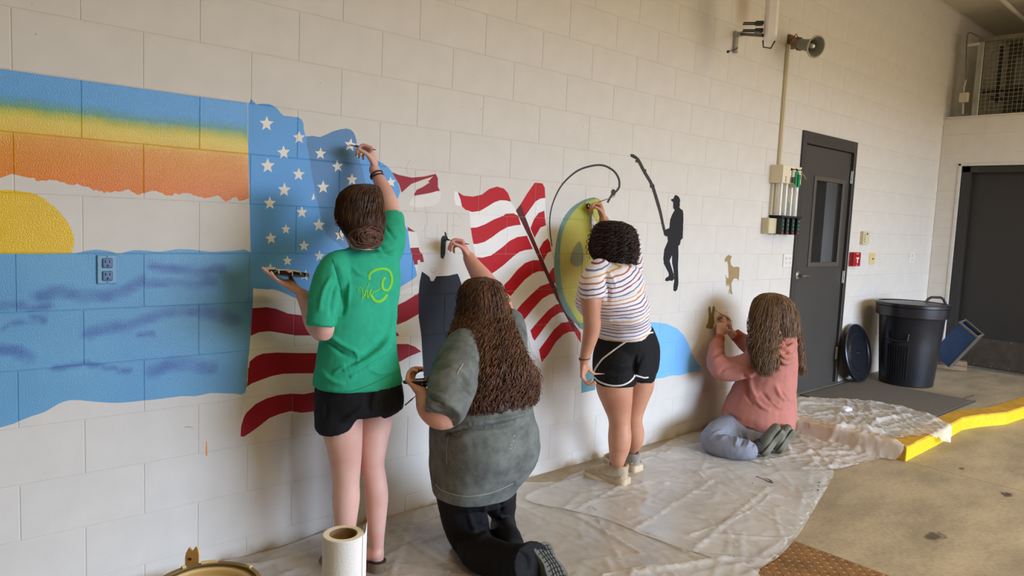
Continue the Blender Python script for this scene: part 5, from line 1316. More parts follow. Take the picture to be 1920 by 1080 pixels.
# ------------------------------------------------------------------ person in the striped T-shirt
def sneaker(t, heel, toe, wid, mats, lab=None):
    heel = np.array(heel); toe = np.array(toe); d = nrm(toe-heel); L_ = np.linalg.norm(toe-heel); s_ = np.array([d[1], -d[0], 0]); up = np.array([0, 0, 1.])
    prof = [(0, .62), (.05, .84), (.15, .90), (.35, .80), (.5, .82), (.68, 1.0), (.82, .98), (.93, .76), (1.0, .35)]
    Q = cr([(0, .0), (.0, .35)]+prof, 4); outl = [(u, w_) for u, w_ in Q]+[(u, -w_) for u, w_ in Q[::-1]]; m = len(outl)
    def zt(u): return .034+.016*max(0, 1-u*2.2)+(.012*max(0, u-.8)/.2)
    V = [heel+d*L_*u*.985+s_*w_*wid*.97+up*(.002+.014*max(0, (u-.82)/.18)) for u, w_ in outl]+[heel+d*L_*(u*1.02-.012)+s_*w_*wid*1.08+up*(.014+.012*max(0, (u-.82)/.18)) for u, w_ in outl]+[heel+d*L_*(u*1.02-.012)+s_*w_*wid*1.06+up*(zt(u)-.006) for u, w_ in outl]+[heel+d*L_*u+s_*w_*wid*.98+up*zt(u) for u, w_ in outl]
    F = [list(range(m))[::-1]]+[[j*m+i, j*m+(i+1) % m, (j+1)*m+(i+1) % m, (j+1)*m+i] for j in range(3) for i in range(m)]+[list(range(3*m, 4*m))]
    so = mk('shoe', V, F, mats[0], t, smooth=True)
    B = Blob(); p = lambda u, z: heel+d*L_*u+up*z
    ya = math.atan2(d[1], d[0])
    B.loft([(*p(.50, 0)[:2], .028, L_*.490, wid*.98, ya), (*p(.49, 0)[:2], .052, L_*.480, wid*.96, ya), (*p(.42, 0)[:2], .072, L_*.41, wid*.90, ya), (*p(.30, 0)[:2], .092, L_*.29, wid*.90, ya), (*p(.235, 0)[:2], .108, L_*.225, wid*.90, ya), (*p(.225, 0)[:2], .118, L_*.21, wid*.88, ya)], 28, 4)
    B.limb([(*p(.05, .10), .014), (*p(.02, .125), .010)], 10, 3)
    for u, z in ((.46, .083), (.40, .100)): B.limb([(*(p(u, z)+s_*-.028), .012), (*p(u, z+.010), .014), (*(p(u, z)+s_*.028), .012)], 10, 3)
    P, F_ = B.remesh(.005, 4); mk('upper', P, F_, mats[1], so, smooth=True)
    b = MB()
    for k in range(5):
        u = .40+k*.055; z = .118-k*.0095
        b.tube([p(u, z-.012)+s_*-.032, p(u, z+.001)+s_*-.012, p(u, z+.002)+s_*.012, p(u, z-.012)+s_*.032], .0028, 6)
    for sg in (-1, 1): b.tube([p(.39, .100), p(.41, .112)+s_*sg*.02, p(.44, .100)+s_*sg*.035, p(.40, .098)+s_*sg*.012], .0018, 5)
    tag(b.build('laces', mats[2], so, smooth=True), kind='stuff')
    b = MB(); b.tube([p(.13, .098)+s_*-.02, p(.06, .104), p(.13, .098)+s_*.02], .004, 6); b.build('heel_tab', mats[2], so, smooth=True)
    B = Blob()
    for sg in (-1, 1):
        B.limb([(*(p(.08, .062)+s_*sg*wid*.80), .006), (*(p(.25, .052)+s_*sg*wid*.90), .007), (*(p(.5, .056)+s_*sg*wid*.86), .006), (*(p(.72, .050)+s_*sg*wid*.92), .006)], 8, 3)
    B.limb([(*(p(.90, .04)+s_*-wid*.6), .008), (*p(.985, .040), .009), (*(p(.90, .04)+s_*wid*.6), .008)], 8, 3)
    B.build('overlay', mats[3], so, smooth=True)
    return so
def person_striped():
    t = thing('person', 'standing person in a striped T-shirt and black shorts with white piping', 'person', tuple(PZ(1160, 900, 0)*[1, 1, 0]))
    SK = mat_skin('skin_tan', (206, 150, 118), (192, 130, 100)); yw = .30
    h1 = PZ(1176, 913, 0); t1 = PZ(1100, 893, 0); t1 = h1+nrm(t1-h1)*.275; g1 = h1+nrm(t1-h1)*.068
    h2 = PZ(1197, 888, 0); t2 = PZ(1120, 858, 0); t2 = h2+nrm(t2-h2)*.27; g2 = h2+nrm(t2-h2)*.066; print('ANK', topix(g1+[0, 0, .11]), topix(g2+[0, 0, .11]))
    B = Blob(); hc = PY(1157, 462, -.36); R = head(B, hc, .25, -.05, 1.04)
    B.limb([lp(1152, 475, -.38, 17), lp(1148, 505, -.41, 19), lp(1148, 520, -.41, 30)])
    B.loft([sec(1148, 505, -.41, 34, .6, yw), sec(1150, 540, -.41, 50, .66, yw), sec(1152, 575, -.41, 58, .9, yw), sec(1168, 615, -.40, 42, .9, yw), sec(1173, 660, -.40, 50, .95, yw), sec(1170, 690, -.40, 48, .95, yw)])
    B.limb([lp(1105, 528, -.46, 20), lp(1108, 560, -.50, 20.5), lp(1109, 590, -.51, 17), lp(1110, 612, -.505, 16.5), lp(1106, 635, -.50, 14.5), lp(1099, 660, -.485, 11), lp(1095, 676, -.475, 9)])
    wl = PY(1094.5, 678, -.47); hl = hand(B, wl, [.02, .06, -1.0], [.55, -.80, .0], -1, [(26, 42, 30), (34, 50, 34), (40, 54, 36), (44, 56, 36)], .02, (15, 12), .95, .026, 1.08)
    B.limb([lp(1186, 500, -.36, 22), lp(1182, 470, -.28, 16), lp(1168, 452, -.20, 14.5), lp(1150, 435, -.14, 13), lp(1136, 420, -.10, 10), lp(1132, 412, -.085, 9)])
    wr = PY(1131, 410, -.085); hr = hand(B, wr, PY(1124, 386, -.06)-wr, [-.8, .5, .15], 1, [(62, 66, 24), (66, 64, 26), (70, 64, 34), (74, 64, 36)], .02, (24, 14), .95, .026, 1.1)
    B.limb([lp(1153, 685, -.43, 33), lp(1152, 720, -.43, 35.5), lp(1157, 752, -.43, 29), lp(1161, 778, -.43, 22.5), lp(1162, 795, -.43, 20.5), lp(1162, 818, -.435, 22), lp(1161, 840, -.43, 20), lp(1158, 860, -.425, 15), (*(g1+[0, 0, .125]), .040), (*(g1+[0, 0, .07]), .040)])
    B.limb([lp(1197, 685, -.41, 28), lp(1198, 718, -.40, 29), lp(1193, 748, -.385, 23), lp(1188, 775, -.37, 18.5), lp(1187, 792, -.36, 17.5), lp(1190, 812, -.345, 18), lp(1190, 830, -.33, 15), (*(g2+[0, 0, .125]), .034), (*(g2+[0, 0, .07]), .036)])
    P, F = B.remesh(.005, 7, [hl, hr, hc+R@np.array([0, .08, -.02])], .12, .2)
    P[:, 2] = np.maximum(P[:, 2], .05)
    BD = (mk('body', P, F, SK, t, smooth=True), P, F); face_parts(t, hc, R, M_IRIS, M_LIP, M('brow_black', (34, 24, 22), .7), 1.04)
    ST = mat_stripes(); B = Blob()
    B.loft([sec(1150, 490, -.40, 24, .9, yw, 0, .1), sec(1150, 498, -.41, 44, .7, yw), sec(1149, 518, -.41, 56, .62, yw), sec(1148, 545, -.41, 62, .74, yw), sec(1148, 570, -.41, 68, .92, yw), sec(1154, 592, -.41, 62, .95, yw), sec(1166, 612, -.40, 53, .95, yw), sec(1172, 628, -.40, 52, .95, yw, .08), sec(1172, 630, -.40, 52, .95, yw, .08)])
    B.limb([lp(1124, 508, -.43, 24), lp(1112, 528, -.465, 25), lp(1110, 550, -.495, 25.5), lp(1111, 562, -.505, 24.5)], 20, 4, (True, False))
    B.limb([lp(1182, 505, -.37, 24), lp(1186, 488, -.33, 20), lp(1184, 474, -.29, 18)], 20, 4, (True, False))
    P, F = B.remesh(.006, 5)
    P = folds(P, F, [([(1136, 520), (1142, 545), (1138, 570)], 3, -.012), ([(1140, 510), (1150, 525), (1158, 545)], 3, .005), ([(1150, 600), (1175, 596), (1205, 585)], 3.5, -.007), ([(1148, 612), (1180, 608), (1212, 596)], 3, .006), ([(1130, 590), (1150, 586), (1180, 578)], 3, -.005), ([(1165, 560), (1190, 552), (1210, 545)], 3.5, .005), ([(1160, 545), (1185, 535), (1205, 525)], 3, -.004), ([(1185, 490), (1195, 505), (1200, 525)], 3, -.005)], .004, 11)
    sh = mk('t_shirt', P, F, ST, t, smooth=True); tuck(BD, P, F, (1060, 480, 1240, 560), .06)
    SHM = mat_fabric('black_jersey_shorts', (22, 21, 22), .1, 20, .8, .35, 20, .006); PIP = M('piping_white', (226, 218, 212), .7)
    B = Blob(); B.loft([sec(1174, 612, -.40, 48, .95, yw, .05), sec(1176, 640, -.40, 57, .98, yw, .05), sec(1175, 665, -.40, 61, 1.0, yw), sec(1172, 690, -.40, 60, 1.0, yw), sec(1171, 700, -.40, 57, .95, yw)])
    B.limb([lp(1158, 685, -.43, 42), lp(1154, 705, -.43, 41), lp(1153, 719, -.43, 39.5)], 22, 4, (True, False))
    B.limb([lp(1196, 680, -.41, 33), lp(1199, 698, -.405, 32), lp(1201, 708, -.40, 30)], 22, 4, (True, False))
    P, F = B.remesh(.006, 4)
    P = folds(P, F, [([(1192, 670), (1191, 690), (1190, 705)], 4, -.016), ([(1205, 665), (1198, 682), (1192, 695)], 3.5, -.006), ([(1130, 690), (1155, 695), (1182, 690)], 3, -.005), ([(1135, 700), (1158, 705), (1180, 700)], 3, .005), ([(1140, 680), (1160, 683), (1180, 680)], 3, .004)], .003, 12)
    so = mk('shorts', P, F, SHM, t, smooth=True); bv = bvh(P, F); tuck(BD, P, F, (1080, 610, 1190, 708), .1); tuck(BD, P, F, (1190, 610, 1260, 700), .1)
    decal(bv, [(1234, 622), (1215, 625), (1195, 631), (1172, 642), (1150, 658), (1132, 672), (1125, 680), (1117, 692), (1114, 700)], 1.5, 'side_piping', PIP, so, .003)
    decal(bv, [(1114, 706), (1122, 714), (1135, 720), (1150, 723), (1166, 722), (1178, 717), (1186, 710), (1190, 704)], 1.5, 'hem_piping', PIP, so, .003)
    decal(bv, [(1192, 704), (1200, 706), (1208, 708), (1215, 707)], 1.3, 'hem_piping', PIP, so, .003)
    # short curls
    HM_ = mat_hair('hair_black_curls', .5); HC = [(44, 30, 28), (56, 38, 34), (34, 24, 24), (84, 56, 44), (50, 32, 28)]
    y = -.36
    secs = [sec(1148, 414, y, 4, 1), sec(1149, 419, y, 22, 1), sec(1152, 432, y, 36, 1), sec(1151, 452, y, 42, 1), sec(1151, 472, -.37, 43, .95), sec(1154, 490, -.38, 36, .8), sec(1158, 500, -.39, 26, .6)]
    B = Blob(); B.loft([(*q[:3], q[3]*.92, q[4]*.92, q[5]) for q in secs]); P, F = B.remesh(.007, 3); P = folds(P, F, [], .014, 26)
    hr_ = mk('hair', P, F, HM_, t, smooth=True, colors=np.tile(lin((36, 25, 24)), (len(P), 1)))
    hair_strands(secs, 520, HM_, hr_, 'curls', HC, .0085, .022, .0026, seed=9, nseg=60, sides=3, s_end=(.35, 1.03), irregular=.5, inset=(.92, 1.04))
    hair_strands(secs, 120, HM_, hr_, 'loose_curls', HC, .015, .03, .0016, seed=12, nseg=46, s_end=(.3, 1.05), irregular=.6, inset=(.98, 1.08), sides=3)
    b = MB(); c = PY(1096, 672, -.478); b.tube([c+np.array([math.cos(a)*.030, math.sin(a)*.026, .004*math.cos(a)]) for a in np.linspace(0, 2*PI, 28, endpoint=False)], .0028, 7, closed=True); b.build('wristband', M('band_maroon', (66, 24, 30), .7), t, smooth=True)
    SB = M('sneaker_beige', (186, 166, 136), .75, var=.12, vscale=40, bump=.3, bscale=150); SO = M('sneaker_sole', (200, 178, 146), .6, var=.1); SL = M('sneaker_lace', (206, 192, 166), .8); OV = M('sneaker_overlay', (172, 152, 124), .6)
    sneaker(t, h1, t1, .054, (SO, SB, SL, OV))
    sneaker(t, h2, t2, .052, (SO, M('sneaker_grey', (150, 142, 130), .75, var=.12), SL, OV))
    SKK = M('sock_dark', (44, 34, 34), .8)
    for h, tt, z in ((h1, t1, .100), (h2, t2, .100)):
        d = nrm(tt-h); c = h+d*.068
        b = MB(); b.lathe([(.044, z-.02), (.045, z+.026), (.041, z+.026)], (c[0], c[1], 0), 24, caps=(True, True)); b.build('sock', SKK, t, smooth=True)
    tip = PY(1107.5, 384, -.003); end = PY(1154, 368, -.13)
    brush('paintbrush', 'slim pale brush touching the eye of the painted fish', tip, end, M('brush_pale', (150, 128, 104), .45), M('bristle_white', (236, 230, 222), .6), .003)
person_striped()

# ------------------------------------------------------------------ kneeling person in the pink hooded top
def person_pink():
    t = thing('person', 'person kneeling in a salmon pink hooded top, long light brown hair', 'person', tuple(PZ(1420, 830, 0)*[1, 1, 0]))
    SK = mat_skin('skin_light', (222, 172, 148), (210, 150, 128)); yw = .5
    B = Blob(); hc = PY(1443, 592, -.40); R = head(B, hc, .75, .1, 1.0)
    B.limb([lp(1446, 612, -.42, 13), lp(1448, 635, -.44, 14), lp(1448, 650, -.44, 24)])
    B.loft([sec(1446, 640, -.40, 30, .7, yw), sec(1442, 670, -.40, 40, .8, yw), sec(1432, 720, -.39, 42, .85, yw), sec(1425, 760, -.38, 48, .85, yw), sec(1425, 790, -.38, 48, .85, yw)])
    B.limb([lp(1424, 665, -.41, 15), lp(1385, 690, -.34, 14), lp(1348, 693, -.22, 14), lp(1342, 668, -.17, 12), lp(1348, 645, -.12, 8.5), lp(1350, 632, -.10, 7.2)])
    wl = PY(1350, 626, -.09); hl = hand(B, wl, PY(1355, 598, -.06)-wl, [.75, .55, 0], -1, [(45, 50, 25), (52, 55, 28), (60, 60, 34), (66, 62, 36)], .02, (20, 12), 1.0); tips_l = list(TIPS)
    B.limb([lp(1440, 660, -.34, 14), lp(1415, 655, -.22, 12), lp(1390, 640, -.12, 10), lp(1374, 628, -.085, 7.5), lp(1370, 622, -.075, 7)])
    wr = PY(1369, 616, -.07); hr = hand(B, wr, PY(1364, 590, -.045)-wr, [-.6, .7, .1], 1, [(50, 50, 25), (50, 50, 28), (40, 45, 34), (35, 45, 36)], .04, (22, 12), .97); tips_r = list(TIPS)
    B.limb([lp(1415, 800, -.40, 22), lp(1370, 808, -.30, 20), (*PZ(1345, 822, .085), .075), (*PZ(1334, 832, .065), .058), (*PZ(1360, 840, .062), .056), (*PZ(1395, 846, .062), .045), (*PZ(1412, 846, .06), .035)])
    B.limb([lp(1440, 800, -.34, 22), lp(1395, 800, -.24, 20), (*PZ(1372, 812, .085), .07), (*PZ(1400, 826, .06), .056), (*PZ(1435, 836, .062), .045), (*PZ(1446, 838, .06), .035)])
    P, F = B.remesh(.005, 7, [hl, hr, hc+R@np.array([0, .08, -.02])], .11, .2)
    BD = (mk('body', P, F, SK, t, smooth=True), P, F); face_parts(t, hc, R, M_IRIS, M_LIP, M('brow_light', (110, 80, 54), .7))
    HD = mat_fabric('salmon_fleece', (184, 120, 106), .06, 14, .95, .3, 16, .008); RIB = mat_fabric('rust_rib', (178, 96, 78), .08, 60, .95)
    B = Blob()
    B.loft([sec(1450, 628, -.40, 22, 1, yw), sec(1450, 638, -.40, 36, .8, yw), sec(1447, 655, -.40, 46, .78, yw), sec(1443, 685, -.40, 50, .82, yw), sec(1437, 715, -.39, 54, .84, yw), sec(1429, 745, -.38, 61, .85, yw), sec(1424, 770, -.38, 66, .85, yw), sec(1422, 785, -.38, 66, .85, yw), sec(1426, 797, -.38, 61, .82, yw), sec(1426, 799, -.38, 60, .82, yw)])
    B.limb([lp(1430, 665, -.42, 22), lp(1400, 685, -.36, 23), lp(1370, 693, -.28, 23), lp(1350, 688, -.22, 22.5), lp(1343, 670, -.18, 18), lp(1344, 652, -.145, 14), lp(1346, 642, -.125, 11.5)], 20, 4, (True, False))
    B.limb([lp(1442, 662, -.36, 18), lp(1415, 655, -.24, 17), lp(1396, 642, -.15, 15), lp(1384, 632, -.11, 12)], 20, 4, (True, False))
    P, F = B.remesh(.0065, 5)
    fs = [([(1338, 668), (1350, 662), (1362, 664)], 2.5, -.010), ([(1336, 678), (1348, 672), (1366, 675)], 2.5, .008), ([(1350, 700), (1362, 690), (1380, 688)], 3, -.008), ([(1380, 680), (1396, 690), (1412, 690)], 3, .006), ([(1396, 702), (1400, 725), (1404, 745), (1418, 762)], 4, -.016), ([(1406, 700), (1410, 730), (1420, 748)], 4, .010), ([(1418, 752), (1430, 764), (1446, 770)], 3.5, .010), ([(1430, 738), (1445, 752), (1462, 758)], 3.5, -.009),
          ([(1455, 725), (1462, 742), (1475, 752)], 3.5, .010), ([(1470, 735), (1478, 748), (1488, 752)], 3, .007), ([(1440, 745), (1462, 765), (1484, 762)], 3, .007), ([(1360, 770), (1375, 782), (1392, 788)], 3, -.008), ([(1358, 778), (1385, 795), (1420, 803)], 2.5, .004), ([(1445, 660), (1450, 680), (1455, 690)], 3, -.006)]
    P = folds(P, F, fs, .005, 10); sh = mk('hooded_top', P, F, HD, t, smooth=True); tuck(BD, P, F, (1320, 655, 1520, 800), .1); tuck(BD, P, F, (1390, 636, 1520, 800), .1)
    # gathered cuffs
    for row in ([lp(1345, 648, -.14, 11), lp(1347, 640, -.12, 10.5), lp(1349, 634, -.105, 10)], [lp(1392, 638, -.13, 13), lp(1384, 632, -.11, 12), lp(1378, 627, -.095, 11.5)]):
        B = Blob(); B.limb(row, 24, 5, (False, False)); B.build('cuff', RIB, sh, smooth=True)
    # hood lying in folds on the back
    B = Blob(); hv = bvh(P, F)
    def on(px, py, off):
        loc, no, i_, d_ = hv.ray_cast(Vector(CAM), Vector(nrm(ray(px, py))))
        q = np.array(loc) if loc is not None else PY(px, py, -.5)
        return q-nrm(q-CAM)*off
    for pts, r, off in (([(1456, 640), (1460, 658), (1472, 670), (1484, 664), (1489, 646)], 7, .03), ([(1456, 628), (1462, 644), (1473, 654), (1484, 648), (1488, 632)], 7, .05), ([(1455, 652), (1463, 672), (1474, 681), (1486, 674), (1490, 658)], 5.5, .015),
                        ([(1460, 622), (1466, 634), (1474, 640), (1483, 634), (1486, 624)], 6.5, .055), ([(1462, 618), (1474, 615), (1485, 620)], 7, .04)):
        B.limb([(*on(x, y_, off), r*mpp(on(x, y_, off))) for x, y_ in pts], 14, 4)
    B.ell(on(1473, 645, -.02), (.075, .06, .095)); B.ell(on(1474, 628, -.01), (.06, .05, .06))
    P, F = B.remesh(.0055, 4); P = folds(P, F, [([(1458, 648), (1472, 662), (1487, 650)], 1.8, -.006), ([(1458, 636), (1472, 648), (1487, 638)], 1.8, -.006), ([(1462, 630), (1474, 642), (1485, 630)], 1.6, -.005), ([(1458, 664), (1473, 676), (1488, 664)], 1.8, -.005)], .003, 16)
    mk('hood', P, F, HD, sh, smooth=True)
    # grey sweatpants
    GP = mat_fabric('grey_sweatpants', (132, 134, 144), .08, 40, .95, .3, 18, .008)
    B = Blob(); B.loft([sec(1424, 780, -.38, 54, .85, yw), sec(1424, 800, -.38, 54, .85, yw), sec(1422, 812, -.38, 46, .85, yw)])
    B.limb([lp(1415, 800, -.40, 30), lp(1372, 803, -.32, 27), (*PZ(1345, 818, .10), .095), (*PZ(1336, 830, .078), .076), (*PZ(1362, 838, .075), .078), (*PZ(1392, 843, .075), .070), (*PZ(1412, 845, .065), .052)], 22, 4, (True, False))
    B.limb([lp(1440, 798, -.44, 28), lp(1396, 796, -.28, 25), (*PZ(1372, 808, .10), .09), (*PZ(1395, 822, .08), .075), (*PZ(1430, 832, .075), .065), (*PZ(1442, 836, .07), .05)], 22, 4, (True, False))
    P, F = B.remesh(.0065, 4); P[:, 2] = np.maximum(P[:, 2], .004)
    P = folds(P, F, [([(1345, 815), (1362, 812), (1380, 816)], 2.5, -.010), ([(1350, 823), (1365, 818), (1376, 825)], 2.5, .009), ([(1378, 815), (1382, 826), (1376, 836)], 2.5, .010), ([(1392, 812), (1394, 825), (1386, 838)], 2.5, -.009), ([(1402, 812), (1404, 828), (1398, 840)], 2.5, .010), ([(1414, 810), (1414, 826), (1410, 840)], 2.5, -.008), ([(1330, 822), (1342, 812), (1356, 806)], 2.5, .006)], .004, 12)
    P[:, 2] = np.maximum(P[:, 2], .004)
    mk('sweatpants', P, F, GP, t, smooth=True); tuck(BD, P, F, (1290, 770, 1500, 900), .12)
    # olive clogs, soles turned back
    OL = M('clog_olive', (96, 94, 76), .6, var=.08); OLS = M('clog_sole_olive', (112, 110, 92), .65, var=.12, vscale=30)
    for (hx, hy, ho), (tx, ty) in (((1471, 809, .0), (1431, 857)), ((1492, 811, .04), (1462, 852))):
        toe = PZ(tx, ty, .014); heel = PT(hx, hy, depth(toe)+ho)
        so, h_, dd, L_, n, s_ = shoe_kneel(t, heel, toe, .046, nrm([.75, -.70, .05]), (OLS, OL), 'clog')
        b = MB()
        for k in range(6): b.tube([h_+dd*L_*(.12+k*.15)+s_*x+n*.001 for x in (-.022, 0, .022)], .0014, 5)
        tag(b.build('sole_ridge', OL, so), kind='stuff')
    SKM = M('sock_charcoal', (52, 48, 48), .9, var=.2, vscale=60)
    B = Blob(); B.limb([(*PZ(1420, 838, .075), .045), (*PT(1440, 826, 4.99), .045), (*PT(1462, 812, 5.0), .040)], 18, 4); B.build('sock', SKM, t, smooth=True)
    # hair
    HM_ = mat_hair('hair_light_brown', .42); HC = [(120, 92, 64), (106, 80, 56), (134, 104, 72), (96, 72, 50), (148, 118, 84), (114, 86, 60)]
    y = -.42
    main = [sec(1448, 549, y, 4, 1), sec(1449, 553, y, 20, 1), sec(1450, 563, y, 33, 1), sec(1451, 580, y, 41, 1), sec(1452, 600, -.43, 44, 1.0), sec(1454, 616, -.44, 42, 1.0), sec(1456, 626, -.45, 40, 1.0)]
    B = Blob(); B.loft([(*q[:3], q[3]*.90, q[4]*.90, q[5]) for q in main]); P, F = B.remesh(.007, 4); P = folds(P, F, [], .006, 14)
    hr_ = mk('hair', P, F, HM_, t, smooth=True, colors=np.tile(lin((104, 78, 54)), (len(P), 1)))
    hair_strands(main, 1150, HM_, hr_, 'crown_strands', HC, .003, .14, .0016, seed=21, nseg=34, sides=3, s_end=(.9, 1.05), irregular=.25, inset=(.95, 1.03))
    left = [sec(1440, 562, -.42, 20, 1), sec(1434, 590, -.44, 27, 1), sec(1431, 620, -.46, 27, 1), sec(1430, 650, -.48, 26, .95), sec(1431, 672, -.50, 23, .9), sec(1432, 690, -.515, 18, .9), sec(1434, 704, -.52, 13, .9)]
    hair_strands(left, 640, HM_, hr_, 'left_lengths', HC, .006, .12, .0017, seed=22, nseg=48, sides=3, s_end=(.7, 1.05), irregular=.4, inset=(.3, 1.05))
    right = [sec(1468, 562, -.42, 16, .9), sec(1480, 590, -.44, 15, .9), sec(1488, 615, -.45, 14, .8), sec(1494, 645, -.46, 12, .7), sec(1499, 670, -.47, 10, .6), sec(1503, 690, -.48, 8, .5), sec(1505, 702, -.48, 6, .5)]
    hair_strands(right, 420, HM_, hr_, 'right_lengths', HC, .005, .12, .0017, seed=23, nseg=48, sides=3, s_end=(.75, 1.05), irregular=.4, inset=(.3, 1.05))
    mid = [sec(1460, 575, -.46, 22, .6), sec(1462, 600, -.48, 18, .5), sec(1458, 640, -.53, 9, .4), sec(1456, 675, -.56, 6, .4), sec(1457, 700, -.57, 5, .4)]
    hair_strands(mid, 90, HM_, hr_, 'middle_lengths', HC, .006, .08, .0022, seed=24, nseg=36, sides=3, s_end=(.5, 1.0), irregular=.4, inset=(.3, 1.05))
    hair_strands([sec(1414, 600, -.42, 8, 1), sec(1410, 625, -.43, 8, 1), sec(1408, 645, -.44, 7, 1), sec(1409, 655, -.44, 6, 1)], 26, HM_, hr_, 'front_locks', [(104, 84, 74), (120, 92, 66)], .008, .06, .0018, seed=25, nseg=30, s_end=(.7, 1.05), inset=(.3, 1.05), sides=3)
    # glasses
    b = MB(); GM = M('glasses_wire', (60, 44, 36), .3, .6)
    def q(x, y_, z): return hc+R@np.array([x, y_, z])
    for s_ in (-1, 1):
        b.tube([q(.031*s_+.022*math.cos(a), .104-.006*abs(math.cos(a)), .002+.019*math.sin(a)) for a in np.linspace(0, 2*PI, 22, endpoint=False)], .0013, 6, closed=True)
        b.tube([q(.053*s_, .100, .006), q(.076*s_, .06, .008), q(.080*s_, .0, .006)], .0013, 6)
    b.tube([q(-.009, .105, .005), q(0, .108, .008), q(.009, .105, .005)], .0013, 6)
    b.build('glasses', GM, t, smooth=True)
    tip = PY(1339.5, 581, -.004); end = PY(1374, 603, -.10)
    brush('paintbrush', 'fine brush pointing at the ear of the painted rabbit', tip, end, M('brush_brown', (96, 70, 46), .45), M('bristle_dark', (70, 58, 36), .6), .0026)
    NP = M('nail_burgundy', (120, 34, 44), .25)
    for p_, d_ in tips_l+tips_r:
        B = Blob(); B.ell(p_+np.array([0, -.0045, .002]), (.0052, .0035, .006), None, 10); B.build('nail', NP, t, smooth=True)
person_pink()

# ------------------------------------------------------------------ plastic drop cloths
M_FILM = mat_plastic()
def sstep(x, a, b): t = min(1, max(0, (x-a)/(b-a))); return t*t*(3-2*t)
def base_h(x, y):
    d = min(x-SX, y-SY); return SH_*sstep(d, -.07, .0)+(.010 if (5.5 < x < 6.8 and y > -1.12) else 0)
def film(name, label, outline, step, amp, creases, seed, lift=0.0, rim=.0, ncr=90, parent=None):
    q = np.array(outline); poly = smooth(outline, 5)
    rg = np.random.default_rng(seed)
    poly = [(x+rg.uniform(-1, 1)*rim, y+rg.uniform(-1, 1)*rim) for x, y in poly]
    q = np.array(poly)
    gx = np.arange(q[:, 0].min(), q[:, 0].max(), step); gy = np.arange(q[:, 1].min(), q[:, 1].max(), step)
    Gp = np.array([(x, y) for x in gx for y in gy])+rg.uniform(-.3, .3, (len(gx)*len(gy), 2))*step
    Gp = Gp[inside(Gp, poly)]
    vs = [Vector(p) for p in poly]+[Vector(p) for p in Gp]; n = len(poly)
    r = delaunay_2d_cdt(vs, [(i, (i+1) % n) for i in range(n)], [], 1, 1e-5)
    V = np.array([tuple(v) for v in r[0]]); F = [list(f) for f in r[2]]
    z = np.zeros(len(V)); edge_d = np.full(len(V), 9.)
    for i in range(n): edge_d = np.minimum(edge_d, seg_d(V, np.array(poly[i]), np.array(poly[(i+1) % n])))
    for i, (x, y) in enumerate(V):
        a = noise.noise(Vector((x*2.2+seed, y*3.0, 1))); w1 = (1-abs(noise.noise(Vector((x*3.4+a*1.5, y*5.2+seed, 3))))*2)
        w2 = (1-abs(noise.noise(Vector((x*9+a*2+seed, y*7, 7))))*2); w3 = (1-abs(noise.noise(Vector((x*5-y*8, y*12+x*9+seed, 5))))*2)
        z[i] = amp*(.36*max(0, w1)**7+.26*max(0, w2)**8+.30*max(0, w3)**9)+amp*.12*noise.noise(Vector((x*30, y*30, seed)))
        z[i] += base_h(x, y)
    rnd = []
    for k in range(int(ncr)):
        c0 = Gp[rg.integers(len(Gp))]; a_ = rg.normal(.55, .7) if rg.random() < .6 else rg.uniform(0, 3.14); l_ = rg.uniform(.08, .5); dv_ = np.array([math.cos(a_), math.sin(a_)])*l_
        rnd.append(([tuple(c0-dv_), tuple(c0+np.array([-dv_[1], dv_[0]])*rg.uniform(-.12, .12)), tuple(c0+dv_)], rg.uniform(.007, .012), rg.uniform(.003, .008)*(amp/.011)**.5))
    for pts, w_, h in list(creases)+rnd:
        cp = np.array(smooth(pts, 4, False)); d = np.full(len(V), 9.)
        for a, c in zip(cp[:-1], cp[1:]): d = np.minimum(d, seg_d(V, a, c))
        z += h*np.exp(-(d/w_)**2)
    z += .0035+lift+rim*1.2*np.exp(-(edge_d/.02)**2)*np.array([abs(noise.noise(Vector((x*14, y*14, 2)))) for x, y in V])*2
    z = np.maximum(z, .003)
    o = mk(name, np.c_[V, z], F, M_FILM, parent, smooth=True, origin=(V[:, 0].mean(), V[:, 1].mean(), 0))
    return o if parent else tag(o, label, 'drop cloth')
def fl(px, py): return tuple(PZ(px, py, 0)[:2])
cre = [([fl(1290, 1010), fl(1400, 965), fl(1440, 935)], .012, .012), ([fl(1110, 955), fl(1230, 1010), fl(1330, 1060)], .010, .009), ([fl(990, 940), fl(1080, 970), fl(1200, 1040)], .010, .008), ([fl(1180, 915), fl(1300, 930), fl(1450, 985)], .010, .009),
       ([fl(1210, 880), fl(1300, 890), fl(1400, 925), fl(1530, 945)], .014, .016), ([fl(1230, 860), fl(1290, 880), fl(1330, 910)], .012, .016), ([fl(1270, 840), fl(1330, 860), fl(1400, 905)], .012, .012), ([fl(1060, 900), fl(1130, 935), fl(1180, 960)], .010, .008),
       ([fl(400, 1060), fl(520, 1020), fl(640, 1000)], .02, .022), ([fl(430, 1075), fl(560, 1045), fl(680, 1010)], .016, .016), ([fl(740, 1000), fl(800, 985), fl(860, 960)], .014, .012), ([fl(700, 1060), fl(780, 1020), fl(860, 1000)], .014, .010)]
out1 = [(.12, -.14), (.45, -.03), (1.1, -.02), (1.9, -.02), (2.35, -.035), (2.55, -.16), (2.75, -.12), (3.2, -.10), (3.55, -.10), (3.9, -.03), (4.2, -.05), (4.45, -.3), (4.35, -.75), fl(1560, 880), fl(1556, 905), fl(1530, 950), fl(1500, 1000), fl(1462, 1045), fl(1420, 1080), (2.1, -1.72), (1.3, -1.85), (.6, -1.8), (.2, -1.2)]
big = film('drop_cloth', 'large crumpled clear plastic drop cloth under the painters along the wall', out1, .0145, .009, cre, 3)
